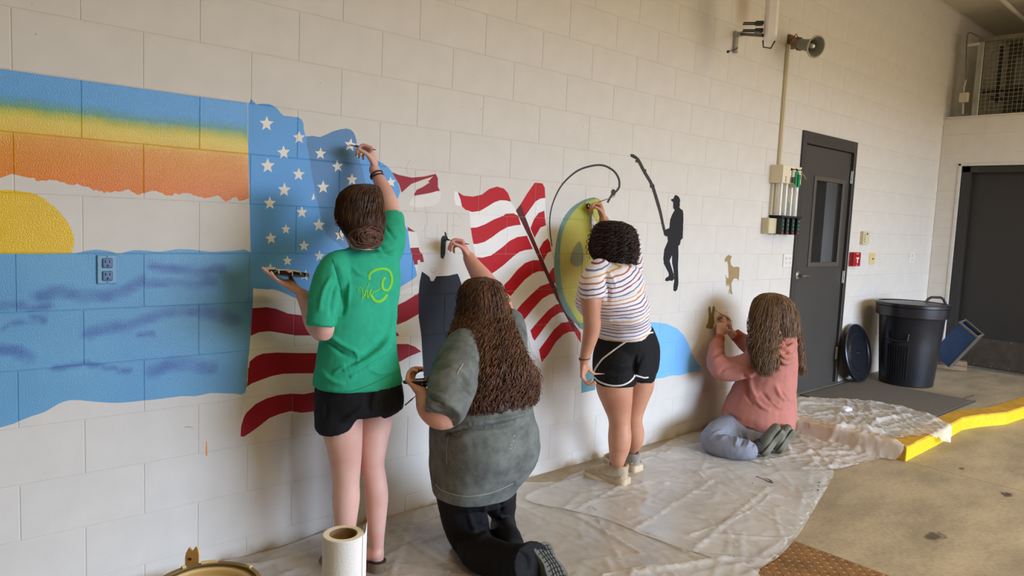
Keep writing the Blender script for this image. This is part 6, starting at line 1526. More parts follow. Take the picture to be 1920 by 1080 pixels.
lay = [fl(*q) for q in [(985, 940), (1060, 905), (1200, 866), (1330, 830), (1440, 860), (1548, 892), (1520, 960), (1490, 1005), (1440, 1058), (1392, 1066), (1290, 1036), (1200, 1004), (1120, 972)]]
film('folded_layer', None, lay, .0145, .006, [([fl(1085, 957), fl(1165, 915)], .007, .009), ([fl(1180, 1003), fl(1262, 950), fl(1335, 905)], .007, .010), ([fl(1300, 1036), fl(1372, 975), fl(1440, 918)], .007, .010), ([fl(1180, 915), fl(1300, 965), fl(1400, 1030)], .006, .006), ([fl(1250, 880), fl(1400, 925), fl(1500, 975)], .006, .006)], 14, .007, 0, 40, big)
film('folded_layer', None, [fl(*q) for q in [(1130, 1085), (1290, 1060), (1365, 1048), (1400, 1066), (1425, 1090), (1380, 1130), (1200, 1140)]], .0145, .008, [([fl(1180, 1082), fl(1300, 1062), fl(1370, 1052)], .010, .014)], 19, .010, 0, 20, big)
out2 = [(3.95, -.30), (4.3, -.06), (4.75, -.03), (5.2, -.05), (5.45, -.16), (5.62, -.34), (5.80, -.52), (5.86, -.80), (5.74, -1.08), (5.60, -1.24), (5.42, -1.285), (5.20, -1.24), (4.98, -1.15), (4.84, -1.13), (4.74, -1.22), (4.62, -1.13), (4.38, -1.08), (4.12, -1.02), (3.92, -.86), (3.82, -.6)]
film('drop_cloth', 'smaller crumpled plastic drop cloth draped over the raised slab edge and yellow curb', out2, .013, .016, [([(4.70, -.4), (4.66, -.7), (4.72, -1.0)], .02, .014), ([(4.95, -1.0), (4.85, -.8), (4.7, -.75)], .02, .03), ([(5.0, -.9), (5.3, -.85), (5.6, -.95)], .018, .022), ([(4.6, -.95), (4.4, -.8), (4.3, -.6)], .02, .016)], 8, .004, .010, 110)
cl = Blob(); cl.ell(np.array(PZ(1587, 768, .125)), (.06, .035, .03), None, 14)
P_, F_ = cl.remesh(.008, 2); P_ = folds(P_, F_, [], .014, 30)
tag(mk('crumpled_film', P_, F_, M('white_film', (232, 234, 238), .4, alpha=.85), smooth=True), 'small white wad of film lying at the edge of the mat', 'plastic wad')
b = MB(); b.box(tuple(PZ(1517, 798, .112)), (.14, .008, .006), rz=.5, bev=.002); tag(b.build('stir_stick', M('stick_red_brown', (150, 84, 56), .6)), 'reddish stir stick lying on the plastic behind the kneeling person in pink', 'stick')

# ------------------------------------------------------------------ things by the doors
M_BP = M('black_plastic', (28, 29, 34), .30, var=.12, vscale=10, bump=.15, bscale=90)
can = thing('trash_can', 'large round black plastic bin with its lid on, between the two doors', 'trash can', (7.04, -.40, SH_))
cx, cy, cz = 7.04, -.40, SH_
b = MB(); b.lathe([(.222, .0), (.232, .008), (.262, .40), (.278, .63), (.286, .645), (.308, .650), (.312, .70), (.314, .735), (.306, .742), (.300, .735)], (cx, cy, cz), 56, caps=(True, True)); body = b.build('bin_body', M_BP, can, smooth=True)
for k in range(9):
    a = math.radians(158+k*5.0)
    b = MB(); b.tube([(cx+(.231+.029*s/.32)*math.cos(a), cy+(.231+.029*s/.32)*math.sin(a), cz+s) for s in (.06, .2, .38)], .005, 6); b.build('rib', M_BP, body)
for a in (math.radians(177), math.radians(357)):
    b = MB(); r_ = .284
    b.tube([(cx+r_*math.cos(a+q), cy+r_*math.sin(a+q), cz+z) for q, z in ((-.34, .50), (-.33, .44), (-.1, .425), (.1, .425), (.33, .44), (.34, .50))], .011, 8); b.build('side_handle', M_BP, body, smooth=True)
b = MB(); b.lathe([(.300, .738), (.318, .742), (.318, .765), (.312, .772), (.296, .772), (.285, .762), (.15, .775), (.001, .782)], (cx, cy, cz), 56, caps=(True, False)); lid = b.build('bin_lid', M_BP, can, smooth=True)
b = MB(); a = math.radians(-25); c0 = np.array([cx+.27*math.cos(a), cy+.27*math.sin(a), cz+.772]); td = np.array([-math.sin(a), math.cos(a), 0]); td = np.array([.8, -.6, 0])
b.tube([c0+td*-.105+[0, 0, -.01], c0+td*-.075+[0, 0, .035], c0+td*-.045+[0, 0, .05], c0+td*.045+[0, 0, .05], c0+td*.075+[0, 0, .035], c0+td*.105+[0, 0, -.015]], .0125, 10); b.build('lid_handle', M_BP, lid, smooth=True)
# spare lid leaning on the wall
lc = (6.62, -.085, SH_+.275); Rl = Matrix.Rotation(math.radians(90-12), 3, 'X')
spare = thing('bin_lid', 'spare round black bin lid leaning upright against the wall beside the bin', 'bin lid', (6.62, -.12, SH_))
b = MB(); b.lathe([(.252, .0), (.270, .004), (.272, .030), (.262, .036), (.246, .030), (.235, .018), (.18, .020), (.170, .034), (.10, .036), (.001, .038)], lc, 56, R=Rl, caps=(True, False)); b.build('lid_disc', M_BP, spare, smooth=True)
b = MB(); b.tube([Vector(lc)+Rl @ Vector((-.08, 0, .036)), Vector(lc)+Rl @ Vector((-.06, 0, .058)), Vector(lc)+Rl @ Vector((.06, 0, .058)), Vector(lc)+Rl @ Vector((.08, 0, .036))], .009, 8); b.build('lid_grip', M_BP, spare, smooth=True)
# blue chute and the timber it rests on
ctop = PXW(1821, 616, 8.02); cbot = PXW(1772, 668, 8.12); ax = nrm(ctop-cbot); L0 = .46; cbot = ctop-ax*L0
wv = nrm(PXW(1833, 630, 8.02)-PXW(1809, 603, 8.02)); wv = nrm(wv-ax*np.dot(wv, ax)); tv = np.cross(ax, wv)
Rc = Matrix(((wv[0], tv[0], ax[0]), (wv[1], tv[1], ax[1]), (wv[2], tv[2], ax[2])))
t = thing('metal_chute', 'blue painted rectangular metal tube propped open end up beside the black door', 'metal tube', tuple(cbot))
BL = M('chute_blue', (44, 70, 112), .5, var=.15, vscale=12); GR = M('chute_rim_grey', (128, 124, 112), .5, .5, var=.15)
b = MB(); w2, t2 = .105, .055
for (x, y_, sx, sy) in ((0, t2, 2*w2, .006), (0, -t2, 2*w2, .006), (w2, 0, .006, 2*t2), (-w2, 0, .006, 2*t2)):
    b.box(tuple(cbot+ax*L0/2+wv*x+tv*y_), (sx, sy, L0), R=Rc)
b.build('tube_wall', BL, t)
b = MB()
for (x, y_, sx, sy) in ((0, t2, 2*w2+.02, .012), (0, -t2, 2*w2+.02, .012), (w2, 0, .012, 2*t2+.01), (-w2, 0, .012, 2*t2+.01)):
    b.box(tuple(ctop+wv*x+tv*y_), (sx, sy, .022), R=Rc, bev=.002)
b.build('rim', GR, t)
b = MB(); b.box(tuple(cbot+ax*L0/2+wv*w2*1.04), (.006, .125, L0), R=Rc); b.build('edge_strip', GR, t)
wc = PZ(1780, 694, SH_)
t = thing('timber_block', 'short weathered timber offcut lying on the slab under the blue tube', 'timber', tuple(wc))
WD = M('weathered_wood', (142, 118, 92), .8, var=.22, vscale=4, stretch=(1, 9, 9))
for k in range(2): b = MB(); b.box((wc[0]+.06, wc[1]+.08, SH_+.025+.050*k), (.11, .42, .046), rz=.35, bev=.004); b.build('board', WD, t)
b = MB(); b.box((wc[0]+.05, wc[1]+.11, SH_+.108), (.2, .22, .012), rz=.2, bev=.003); tag(b.build('tray', M('tray_grey', (122, 126, 128), .5)), 'small grey plate on top of the timber offcut', 'plate')
# door mat
MT = M('mat_pile', (104, 98, 90), .95, var=.22, vscale=90, bump=.6, bscale=300, bdist=.004)
t = thing('door_mat', 'dark grey rectangular entrance mat on the raised slab', 'mat', (6.17, -.57, SH_))
b = MB(); b.box((6.17, -.575, SH_+.005), (1.15, .97, .008), bev=.002); b.build('pile', MT, t)
b = MB(); ME = M('mat_edge', (70, 66, 60), .8)
for (x, y_, sx, sy) in ((6.17, -.085, 1.17, .02), (6.17, -1.065, 1.17, .02), (5.59, -.575, .02, 1.0), (6.75, -.575, .02, 1.0)): b.box((x, y_, SH_+.004), (sx, sy, .006), bev=.001)
b.build('border', ME, t)

# ------------------------------------------------------------------ fittings on the long wall
def wbox(px0, py0, px1, py1, y=0.0):
    a = PY(px0, (py0+py1)/2, y); c = PY(px1, (py0+py1)/2, y); m = (px0+px1)/2; u = PY(m, py0, y); v = PY(m, py1, y)
    return (a[0]+c[0])/2, (u[2]+v[2])/2, c[0]-a[0], u[2]-v[2]
# painted-over duplex socket in the ocean
x, z, w_, h = wbox(181, 478, 219, 532); t = thing('wall_socket', 'double socket painted over in ocean blue', 'socket', (x, 0, z))
OB = M('socket_blue', (112, 160, 188), .3, var=.06); OD = M('socket_face_blue', (84, 110, 150), .4, var=.1); DK = M('slot_dark', (20, 22, 28), .8)
b = MB(); b.box((x, -.004, z), (w_, .008, h), bev=.003); b.build('cover_plate', OB, t)
for s_ in (-1, 1):
    b = MB(); b.box((x, -.009, z+s_*.0235), (.034, .006, .036), bev=.005); rc = b.build('receptacle', OD, t)
    b = MB(); b.box((x-.007, -.0122, z+s_*.0235+.006), (.003, .001, .010)); b.box((x+.007, -.0122, z+s_*.0235+.006), (.003, .001, .008)); b.box((x, -.0122, z+s_*.0235-.009), (.006, .001, .006)); tag(b.build('slots', DK, rc), kind='stuff')
for s_ in (-1, 1): b = MB(); b.lathe([(.003, 0), (.0025, .0015)], (x, -.008, z+s_*h*.44), 10, R=Rx); b.build('screw', OD, t)
# white twin socket left of the charcoal door
x, z, w_, h = wbox(1467.5, 476, 1484, 501); t = thing('wall_socket', 'white square twin socket plate just left of the charcoal door', 'socket', (x, 0, z))
PW = M('plate_white', (228, 222, 212), .35, var=.03); b = MB(); b.box((x, -.004, z), (w_, .008, h), bev=.003); b.build('cover_plate', PW, t)
for sx in (-1, 1):
    b = MB(); b.box((x+sx*w_*.2, -.009, z), (.034, .004, .066), bev=.002); rc = b.build('receptacle', PW, t)
    b = MB()
    for sz in (-1, 1): b.box((x+sx*w_*.2-.006, -.0115, z+sz*.018), (.003, .001, .009)); b.box((x+sx*w_*.2+.006, -.0115, z+sz*.018), (.003, .001, .009))
    tag(b.build('slots', DK, rc), kind='stuff')
# keypad, pull station, key switch, small socket right of the door
x, z, w_, h = wbox(1616.5, 434, 1628, 458, -.02); CR = M('cream_plastic', (206, 194, 156), .45, var=.04)
t = thing('keypad', 'cream wall keypad above the red alarm pull', 'keypad', (x, 0, z)); b = MB(); b.box((x, -.016, z), (w_, .032, h), bev=.004); b.build('housing', CR, t)
b = MB(); b.box((x+.012, -.033, z+h*.32), (.02, .002, .016)); b.build('display', DK, t)
for r_ in range(4):
    b = MB(); b.box((x-w_*.30, -.033, z+h*(.22-.17*r_)), (.014, .004, .010), bev=.001); b.build('key', M('key_grey', (96, 90, 76), .6), t)
x, z, w_, h = wbox(1595.5, 473, 1609, 499, -.02); t = thing('fire_alarm_pull', 'red fire alarm pull station with a white T handle', 'alarm pull', (x, 0, z))
RD = M('alarm_red', (166, 24, 30), .35, var=.05); b = MB(); b.box((x, -.022, z), (w_, .044, h), bev=.005); b.build('housing', RD, t)
WT = M('alarm_white', (232, 226, 220), .4)
b = MB(); b.box((x, -.047, z+.012), (.055, .006, .014), bev=.001); b.box((x, -.047, z-.014), (.016, .006, .042), bev=.001); b.build('t_handle', WT, t)
b = MB()
for k in range(4): b.box((x-.018+k*.012, -.0446, z+h*.40), (.007, .001, .009))
b.build('lettering', WT, t)
b = MB(); b.box((x, -.0446, z-h*.42), (.03, .001, .004)); b.build('lower_lettering', WT, t)
x, z, w_, h = wbox(1629, 474, 1640, 496); t = thing('key_switch', 'small yellowed key switch plate right of the red alarm pull', 'switch', (x, 0, z))
b = MB(); b.box((x, -.004, z), (w_*.9, .008, h), bev=.002); b.build('cover_plate', M('plate_yellowed', (222, 196, 138), .4), t); b = MB(); b.lathe([(.009, 0), (.008, .008), (.003, .009)], (x, -.008, z), 16, R=Rx); b.build('key_barrel', M('brass_key', (150, 110, 60), .35, .8), t)
x, z, w_, h = wbox(1704.5, 473, 1713, 493); t = thing('wall_socket', 'small white socket plate nearest the room corner', 'socket', (x, 0, z)); b = MB(); b.box((x, -.004, z), (w_, .008, h), bev=.002); b.build('cover_plate', PW, t)
for s_ in (-1, 1): b = MB(); b.box((x, -.009, z+s_*.024), (.03, .004, .032), bev=.002); b.build('receptacle', M('plate_grey', (196, 190, 180), .4), t)

# cream trunking from the horn down to the dispenser
TR_ = M('trunking_cream', (208, 196, 160), .4, var=.04); a = PY(1477, 84, 0); c = PY(1449, 410, 0); xm = (a[0]+c[0])/2
t = thing('cable_trunking', 'cream cable trunking running down the wall from the horn speaker', 'trunking', (xm, 0, c[2]))
b = MB(); b.box((xm, -.011, (a[2]+c[2])/2), (.034, .020, a[2]-c[2]), bev=.003); b.build('channel', TR_, t)
b = MB(); b.box((xm, -.0235, (a[2]+c[2])/2), (.024, .005, a[2]-c[2]-.01), bev=.001); b.build('cover', TR_, t)
for f_ in (.40, .78): b = MB(); b.box((xm, -.013, c[2]+(a[2]-c[2])*f_), (.038, .028, .012), bev=.001); b.build('coupling', TR_, t)
x, z, w_, h = wbox(1438.5, 409, 1457.5, 438, -.05); t = thing('junction_box', 'cream junction box at the foot of the trunking', 'junction box', (x, 0, z)); bx = x
b = MB(); b.box((x, -.03, z), (w_, .058, h), bev=.004); b.build('housing', TR_, t); b = MB(); b.box((x, -.061, z), (w_*.96, .004, h*.96), bev=.0015); b.build('lid', TR_, t)
# dispenser: cabinet with tags, four clear tubes, four black sockets below
dd = .11
x, z, w_, h = wbox(1468, 311, 1503, 345, -dd); xl = x-w_/2
t = thing('supply_dispenser', 'wall dispenser with cream cabinet, four clear tubes and green tags, left of the charcoal door', 'dispenser', (x, 0, z-.5))
b = MB(); b.box((x, -dd/2, z), (w_, dd, h), bev=.004); b.build('cabinet', M('cabinet_cream', (226, 214, 184), .4, var=.03), t)
b = MB()
for k in range(4): b.box((x-w_*.33, -dd-.0008, z-h*(.16+.09*k)), (.026-(k % 2)*.006, .001, .006))
b.build('label_print', M('label_ink', (120, 112, 96), .7), t)
GRN = M('tag_green', (24, 132, 76), .5, var=.2); 
for k, (ux, uz, sx, sz, mcol) in enumerate([(.02, -.05, .045, .09, M('tag_clear', (190, 188, 170), .2)), (.20, -.22, .06, .12, GRN), (.30, -.30, .05, .10, GRN), (-.02, -.30, .05, .05, M('tag_darkgreen', (40, 84, 66), .5))]):
    b = MB(); b.box((x+w_*ux, -dd-.006-.004*k, z+h*uz), (sx, .004, sz), bev=.001, rz=.1*k); b.build('tag', mcol, t)
for k in (0, 1):
    b = MB(); q = x+w_*(-.08+.3*k); b.tube([(q, -dd, z+h*.30), (q, -dd-.02, z+h*.30), (q+.03, -dd-.024, z+h*.29), (q+.035, -dd-.02, z+h*.36)], .0035, 6); b.lathe([(.010, 0), (.008, .006)], (q, -dd, z+h*.30), 12, R=Rx); b.build('hook', DK, t)
b = MB(); b.tube([(x+w_*.28, -dd-.03, z+h*.15), (x+w_*.42, -dd-.035, z-h*.02), (x+w_*.55, -dd-.03, z-h*.16)], .006, 6); b.build('strap', M('strap_olive', (130, 124, 84), .8), t)
z1_ = z-h/2; x2, z2, w2_, h2 = wbox(1460, 345, 1497, 407, -dd*.7); z0_ = PY(1478, 405, -dd*.7)[2]
tx = [PY(q, 375, -dd*.7)[0] for q in (1463.5, 1473, 1483, 1493)]
TC = M('clear_tube', (226, 222, 206), .12, alpha=.55, spec=.8); TB = M('tube_back', (214, 206, 186), .5)
b = MB(); b.box((x2+.01, -.012, (z1_+z0_)/2), (w2_+.02, .022, z1_-z0_), bev=.002); b.build('backplate', TB, t)
for k in range(4):
    b = MB(); b.tube([(tx[k], -dd*.62, z0_), (tx[k], -dd*.62, z1_)], .0215, 14, caps=False); b.build('tube', TC, t, smooth=True)
    b = MB(); b.box((tx[k], -dd*.42, (z0_+z1_)/2), (.016, .03, z1_-z0_-.02), bev=.002); b.build('tube_core', M('core_white', (236, 230, 212), .4), t)
b = MB(); b.box((tx[2]+.004, -dd*.6, z0_+.07), (.022, .022, .08), bev=.002); b.build('blue_tag', M('tag_blue', (120, 176, 206), .4), t)
b = MB(); b.box((x2+.01, -dd*.5, z0_-.008), (w2_+.012, dd, .016), bev=.002); b.build('shelf', DK, t)
zb = PY(1475, 440, -dd)[2]
GN = M('stripe_green', (60, 128, 96), .5); RDk = M('stripe_red', (176, 58, 58), .5); BS = M('socket_black', (26, 26, 28), .4)
for k in range(4):
    q = tx[k]+.012; b = MB(); b.box((q, -dd*.5, (z0_-.016+zb)/2), (.040, dd*.95, z0_-.016-zb), bev=.004); so = b.build('socket_unit', BS, t)
    for j, mm in enumerate((GN, GN, GN, RDk)):
        b = MB(); b.box((q, -dd*.985, z0_-.04-j*(z0_-zb)*.21), (.014, .004, .022), bev=.001); b.build('indicator', mm, so)

# horn loudspeaker
M0 = PY(1481, 79, 0); T0 = PY(1503, 83, -.15); E0 = PY(1530, 87.5, -.29); ax = nrm(E0-T0)
HG = M('horn_grey', (122, 120, 108), .5, var=.06); HR = M('horn_rim', (170, 162, 130), .5)
t = thing('horn_speaker', 'grey horn loudspeaker high on the wall above the trunking', 'loudspeaker', tuple(M0))
up_ = nrm(np.cross(ax, [0, 0, 1])); w3 = np.cross(ax, up_); Rh = Matrix(((up_[0], w3[0], ax[0]), (up_[1], w3[1], ax[1]), (up_[2], w3[2], ax[2])))
LL = float(np.linalg.norm(E0-T0))
b = MB(); b.lathe([(.034, -.02), (.040, .0), (.042, LL*.3), (.048, LL*.6), (.060, LL*.85), (.078, LL), (.074, LL), (.056, LL*.83), (.042, LL*.55), (.030, LL*.25)], tuple(T0), 40, R=Rh, caps=(True, True)); b.build('horn', HG, t, smooth=True)
b = MB(); b.tube([E0+(np.array(up_)*math.cos(a)+w3*math.sin(a))*.078 for a in np.linspace(0, 2*PI, 40, endpoint=False)], .006, 8, closed=True); b.build('rim', HR, t, smooth=True)
b = MB(); b.lathe([(.018, 0), (.018, LL*.5), (.012, LL*.6), (.001, LL*.62)], tuple(T0+ax*LL*.25), 20, R=Rh); b.build('driver_bullet', M('bullet_white', (220, 218, 210), .4), t, smooth=True)
b = MB(); b.lathe([(.012, -.09), (.036, -.085), (.038, -.03), (.034, -.01)], tuple(T0), 24, R=Rh); b.build('driver', M('driver_brown', (120, 92, 74), .6, var=.3, vscale=40), t, smooth=True)
b = MB(); b.box((M0[0], -.012, M0[2]), (.09, .024, .10), bev=.006); b.build('wall_plate', M('bracket_rust', (122, 96, 74), .7, .4, var=.3, vscale=40), t)
mid = T0-ax*.05
for s_ in (-1, 1): b = MB(); b.tube([(M0[0]+.02*s_, -.02, M0[2]+.02), tuple(mid+np.array([0, 0, .045*s_])), tuple(T0+np.array([0, 0, .043*s_]))], .007, 7); b.build('bracket_arm', M('bracket_steel', (130, 120, 104), .5, .6, var=.3, vscale=50), t)
b = MB(); b.tube([(M0[0]-.03, -.02, M0[2]), (M0[0]-.02, -.06, M0[2]+.05), tuple(mid+np.array([0, 0, .05])), tuple(mid+np.array([0, -.02, -.03]))], .0035, 6); b.build('wire', M('wire_red', (136, 52, 40), .6), t)

# white wireless antenna panel on a bracket
A0 = PY(1443, 74, -.46); wpl = nrm([.80, .60, 0]); dpl = np.array([wpl[1], -wpl[0], 0])
t = thing('wireless_antenna', 'tall white wireless antenna panel standing off the wall on a steel bracket', 'antenna', (A0[0], A0[1], A0[2]))
hgt = 1.02; cA = np.array([A0[0], A0[1], A0[2]+hgt/2]); Ra = Matrix(((wpl[0], dpl[0], 0), (wpl[1], dpl[1], 0), (0, 0, 1)))
b = MB(); b.box(tuple(cA), (.125, .075, hgt), R=Ra, bev=.016); b.build('panel', M('antenna_white', (232, 226, 222), .35, var=.02), t, smooth=False)
LED = PY(1446, 50, -.50); ledp = np.array([cA[0], cA[1], LED[2]])+dpl*.0385+wpl*.0
b = MB(); b.lathe([(.0035, -.001), (.003, .001)], tuple(ledp), 12, R=Matrix(((wpl[0], 0, dpl[0]), (wpl[1], 0, dpl[1]), (0, 1, 0)))); b.build('status_light', M('led_blue', (190, 200, 255), .3, emit=((180, 190, 255), 14)), t)
BK = M('bracket_black', (52, 52, 50), .4, .6)
Wp = PY(1377, 74, 0)
back = cA-dpl*.04
for dz in (.10, .055):
    b = MB(); q = np.array([back[0], back[1], A0[2]+dz]); b.box(tuple(q-dpl*.03), (.05, .05, .022), R=Ra, bev=.003); b.build('clamp', BK, t)
    for s_ in (-1, 1): b = MB(); b.tube([q-dpl*.02+wpl*.02*s_, q-dpl*.13+wpl*.02*s_], .0045, 6); b.build('stud', BK, t)
b = MB(); arm0 = np.array([back[0], back[1], A0[2]+.025]); b.tube([arm0, (Wp[0], -.05, Wp[2]+.03)], .011, 10); b.build('arm', BK, t, smooth=True)
b = MB(); b.box((Wp[0], -.012, Wp[2]-.02), (.035, .024, .15), bev=.003); b.box((Wp[0], -.035, Wp[2]+.03), (.03, .06, .03), bev=.003); b.build('wall_plate', M_GALV, t)
b = MB(); b.tube([arm0-[0, 0, .03], arm0+[.01, .0, -.07], arm0+[.05, -.03, -.075], arm0+[.06, -.05, -.03]], .005, 7); b.build('cable', BK, t, smooth=True)
b = MB(); q = PY(1364, 97, 0); b.tube([(q[0], -.002, q[2]), (q[0]+.05, -.03, q[2]+.02), (Wp[0], -.03, Wp[2]-.06)], .003, 6); b.lathe([(.010, 0), (.008, .012)], (q[0], 0, q[2]), 10, R=Rx); b.build('tether', BK, t)

# ------------------------------------------------------------------ storage cage on the mezzanine
t = thing('storage_cage', 'galvanised wire mesh cage standing on the mezzanine, top right corner', 'cage', (X_R+.08, -1.6, RZ+.012))
cxp = X_R+.08; zt_, zb_ = 3.585, RZ+.012
WG = M('mesh_wire', (158, 152, 132), .45, .6)
b = MB()
for y in np.arange(-3.3, -.30, .042): b.box((cxp, y, (zt_+zb_)/2), (.0035, .0035, zt_-zb_))
for z in np.arange(zb_+.02, zt_, .042): b.box((cxp+.003, -1.8, z), (.0035, 3.0, .0035))
tag(b.build('wire_mesh', WG, t), kind='stuff')
b = MB(); b.box((cxp, -.275, (zt_+zb_)/2), (.05, .06, zt_-zb_), bev=.003); b.box((cxp-.026, -.262, (zt_+zb_)/2), (.006, .03, zt_-zb_)); b.build('post', M_GALV, t)
b = MB(); b.box((cxp, -1.8, zt_+.02), (.05, 3.1, .045), bev=.003); b.build('top_rail', M('rail_grey', (120, 114, 98), .5, .4), t)
b = MB(); b.box((cxp, -1.8, zb_+.008), (.04, 3.0, .016)); b.build('bottom_rail', M('rail_dark', (84, 76, 62), .6, .3), t)
b = MB(); b.box((cxp-.03, -.20, zt_-.02), (.04, .12, .03), bev=.003); b.build('bracket', M('bracket_pale', (196, 190, 176), .4), t)
t = thing('shelving', 'dark grey shelving and boxes behind the wire mesh', 'shelving', (9.3, -1.2, zb_))
GS = M('shelf_grey', (104, 102, 96), .7); DS = M('shelf_dark', (40, 38, 34), .8)  # plain grey panel, dark rails and boxes
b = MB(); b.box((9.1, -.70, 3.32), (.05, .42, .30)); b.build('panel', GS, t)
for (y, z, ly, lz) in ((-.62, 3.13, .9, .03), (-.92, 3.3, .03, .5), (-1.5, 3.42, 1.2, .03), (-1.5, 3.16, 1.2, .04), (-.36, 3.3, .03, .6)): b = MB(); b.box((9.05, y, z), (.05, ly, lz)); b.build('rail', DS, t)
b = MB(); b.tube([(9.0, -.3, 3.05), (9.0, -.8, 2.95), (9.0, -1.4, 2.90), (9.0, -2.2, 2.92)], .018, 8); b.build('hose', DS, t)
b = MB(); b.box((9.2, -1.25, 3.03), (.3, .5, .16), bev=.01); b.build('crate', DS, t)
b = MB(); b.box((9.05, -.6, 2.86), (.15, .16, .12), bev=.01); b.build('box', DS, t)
t = thing('conduit', 'bent steel conduit and small box beside the mesh cage post', 'conduit', (X_R+.0, -.17, RZ))
pts = [PXW(*p, X_R-.0) for p in ((1805, 214), (1806, 190), (1807, 165), (1811, 150), (1812, 100), (1813, 75), (1816, 62), (1824, 63), (1842, 72))]
b = MB(); b.tube([pts[0], pts[1], pts[2], pts[3]], .013, 10); b.build('pipe', M_GALV, t, smooth=True)
b = MB(); b.tube([tuple(p) for p in smooth([tuple(q) for q in pts[3:]], 4, False)], .006, 8); b.build('cable', M('cable_grey', (92, 88, 78), .6), t, smooth=True)
q = PXW(1807.5, 183, X_R-.02); b = MB(); b.box(tuple(q), (.05, .085, .10), bev=.006); b.build('box', M('box_cream', (196, 186, 166), .5), t)

# ------------------------------------------------------------------ table at the photographer's side with can, roll and stick
tz = .725
t = thing('folding_table', 'white folding table carrying the paint can and paper roll', 'table', (-.35, -2.15, 0))
b = MB(); b.box((-.30, -2.22, tz-.02), (1.0, .66, .04), bev=.012); b.build('tabletop', M('table_white', (214, 212, 206), .5), t)
for sx in (-1, 1):
    for sy in (-1, 1): b = MB(); b.tube([(-.30+sx*.42, -2.22+sy*.26, tz-.04), (-.30+sx*.44, -2.22+sy*.28, .0)], .014, 8); b.build('leg', M_GALV, t)
Cc = PT(386, 1118, 1.157); Cc[2] = tz; cr_ = .083; ch = .173
t = thing('paint_can', 'open steel paint can of white paint at the bottom left, rim streaked with cream paint', 'paint can', tuple(Cc))
CM = M('can_steel', (176, 160, 124), .3, .75, var=.15, vscale=10); CP = M('can_paint_cream', (232, 208, 160), .3, var=.05); WP = M('paint_white', (244, 244, 248), .3, var=.03)
b = MB(); b.lathe([(cr_-.002, 0), (cr_, .002), (cr_, ch-.006), (cr_+.002, ch), (cr_-.001, ch+.003), (cr_-.006, ch+.001), (cr_-.007, ch-.006), (cr_-.010, ch-.007), (cr_-.0125, ch+.000), (cr_-.015, ch-.002), (cr_-.004, ch-.008), (cr_-.004, .01)], tuple(Cc), 72, caps=(True, True)); cb = b.build('can_body', CM, t, smooth=True)
b = MB(); b.lathe([(cr_-.0145, ch-.001), (cr_-.017, ch-.0045), (cr_-.012, ch-.012), (cr_-.013, ch-.020)], tuple(Cc), 72, caps=(False, False)); b.build('inner_paint_band', CP, t, smooth=True)
b = MB(); b.lathe([(cr_-.0045, ch-.016), (cr_-.02, ch-.0175), (cr_*.6, ch-.018), (.001, ch-.018)], tuple(Cc), 48, caps=(False, False)); b.build('paint_surface', WP, t, smooth=True)
for a0, a1 in ((1.0, 1.32), (1.62, 1.70), (2.25, 2.35), (2.5, 2.56), (.2, .3)):
    b = MB(); b.tube([(Cc[0]+(cr_-.003)*math.cos(a), Cc[1]+(cr_-.003)*math.sin(a), Cc[2]+ch+.003) for a in np.linspace(a0, a1, 8)], .0032, 7); b.build('paint_streak', CP, t, smooth=True)
BU = M('blue_fleck', (110, 122, 176), .5)
for (q, r_) in (((365, 1073), .0045), ((382, 1072), .003), ((393, 1073), .0028), ((371, 1076), .003)):
    p = PZ(q[0], q[1]+3, tz+ch-.0172); b = MB(); b.lathe([(r_, 0), (r_*.7, .0006)], tuple(p), 9); b.build('blue_fleck', BU, t)
# paper roll
Rb = PT(644, 1000, 1.115); Rz = Rb[2]; rr = .0305; Rb[2] = tz; rh = Rz-tz
t = thing('paper_towel_roll', 'nearly used up white paper towel roll standing at the bottom edge', 'paper roll', tuple(Rb))
PPm = M('tissue_paper', (240, 238, 236), .9, var=.02, bump=.35, bscale=420, bdist=.002)
n = 48; prof = [(rr, 0), (rr, rh-.001), (rr-.001, rh), (.0212, rh), (.0212, 0)]
b = MB(); b.lathe(prof, tuple(Rb), n, caps=(False, False)); b.build('paper', PPm, t, smooth=True)
b = MB(); b.lathe([(.0210, .001), (.0210, rh-.0005), (.0196, rh-.0005), (.0196, .001)], tuple(Rb), n, caps=(False, False)); b.build('core', M('cardboard_core', (150, 120, 86), .8, var=.08), t, smooth=True)
V = []; F = []
rtd = RGT*1.0; vd = nrm(FWD*[1, 1, 0]); a_ = math.atan2(rtd[1], rtd[0])
cols_ = 9
for k in range(cols_):
    s_ = k/(cols_-1); ang = a_+.75-.95*s_; rad = rr+.0008+.0055*max(0, 1-abs(s_-.25)*2.2)
    for z_ in (0, rh*.5, rh+ .0+.016*max(0, 1-abs(s_-.30)*3.2)): V.append((Rb[0]+rad*math.cos(ang), Rb[1]+rad*math.sin(ang), tz+z_))
    if k: F += [[3*k-3, 3*k, 3*k+1, 3*k-2], [3*k-2, 3*k+1, 3*k+2, 3*k-1]]
mk('loose_sheet', V, F, PPm, t, smooth=True)
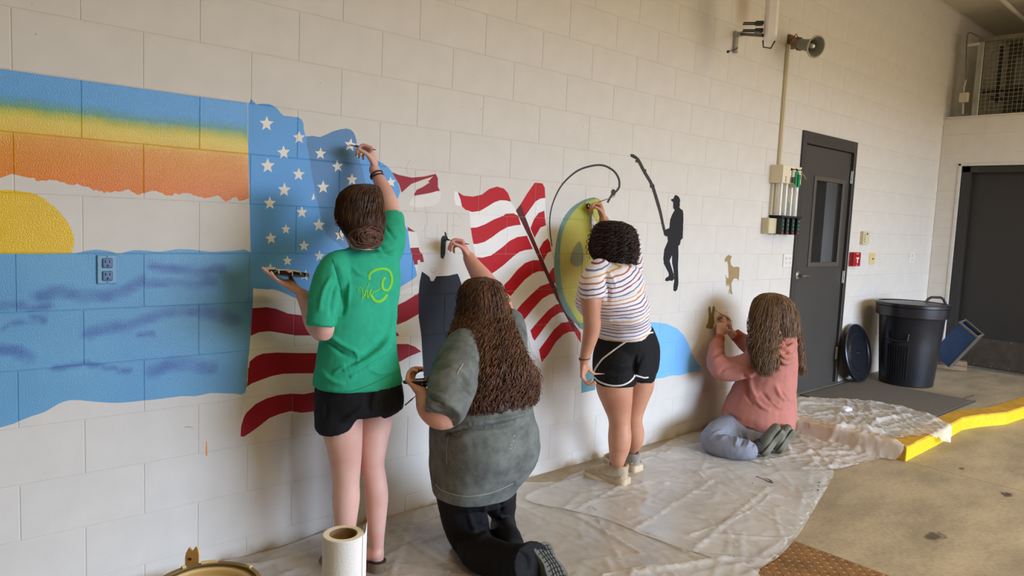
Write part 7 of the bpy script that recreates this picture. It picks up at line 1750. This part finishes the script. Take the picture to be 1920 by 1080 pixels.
# split wooden stick behind the can
Sb = PT(360, 1062, 1.262); sw = .0118
t = thing('wooden_stick', 'broken pale wooden stick with two split points standing behind the paint can', 'wooden stick', (Sb[0], Sb[1], tz))
WS = M('stick_pine', (226, 176, 104), .6, var=.1, vscale=6, stretch=(8, 8, 1)); top = PT(360, 1028, 1.262)[2]-tz
rx_ = nrm(RGT*[1, 1, 0]); fx = nrm(FWD*[1, 1, 0]); Rs = Matrix(((rx_[0], 0, -fx[0]), (rx_[1], 0, -fx[1]), (0, 1, 0)))
b = MB(); b.prism([(-sw, 0), (sw, 0), (sw, top-.008), (sw*.85, top+.002), (sw*.62, top+.006), (sw*.1, top-.003), (-sw*.4, top+.0035), (-sw*.8, top-.006), (-sw*.95, top-.014)], -.0016, .0016, R=Rs, c=(Sb[0], Sb[1], tz)); b.build('stick', WS, t)
b = MB(); b.lathe([(.0032, 0), (.003, .0006)], tuple(np.array([Sb[0], Sb[1], tz+top-.017])-rx_*.0030-fx*.0016), 14, R=Matrix(((rx_[0], 0, -fx[0]), (rx_[1], 0, -fx[1]), (0, 1, 0))), sq=.75); b.build('knot', M('knot_brown', (92, 48, 22), .6), t)

DM = M('dried_black_drips', (44, 44, 40), .5)
fc = [o_ for o_ in bpy.data.objects if o_.name.startswith('drop_cloth')][0]
for (px_, py_, r_) in ((1536, 905, .008), (1535, 911, .009), (1521, 910, .005), (1534, 919, .008), (1411, 906, .006), (1523, 918, .004)):
    q_ = PZ(px_, py_, .012); b = MB(); b.lathe([(r_, -.006), (r_*.9, .002), (r_*.4, .003)], tuple(q_), 9, sq=.7); b.build('paint_drip', DM, fc)
for pts_ in ([(1418, 893), (1432, 899), (1448, 906)], [(1434, 897), (1444, 900), (1450, 905)], [(1440, 903), (1447, 901)]):
    b = MB(); b.tube([PZ(x_, y_, .013) for x_, y_ in pts_], .0022, 5); b.build('paint_drip', DM, fc)
tot = sum(sum(len(p_.vertices)-2 for p_ in o_.data.polygons) for o_ in bpy.data.objects if o_.type == 'MESH') if False else 0
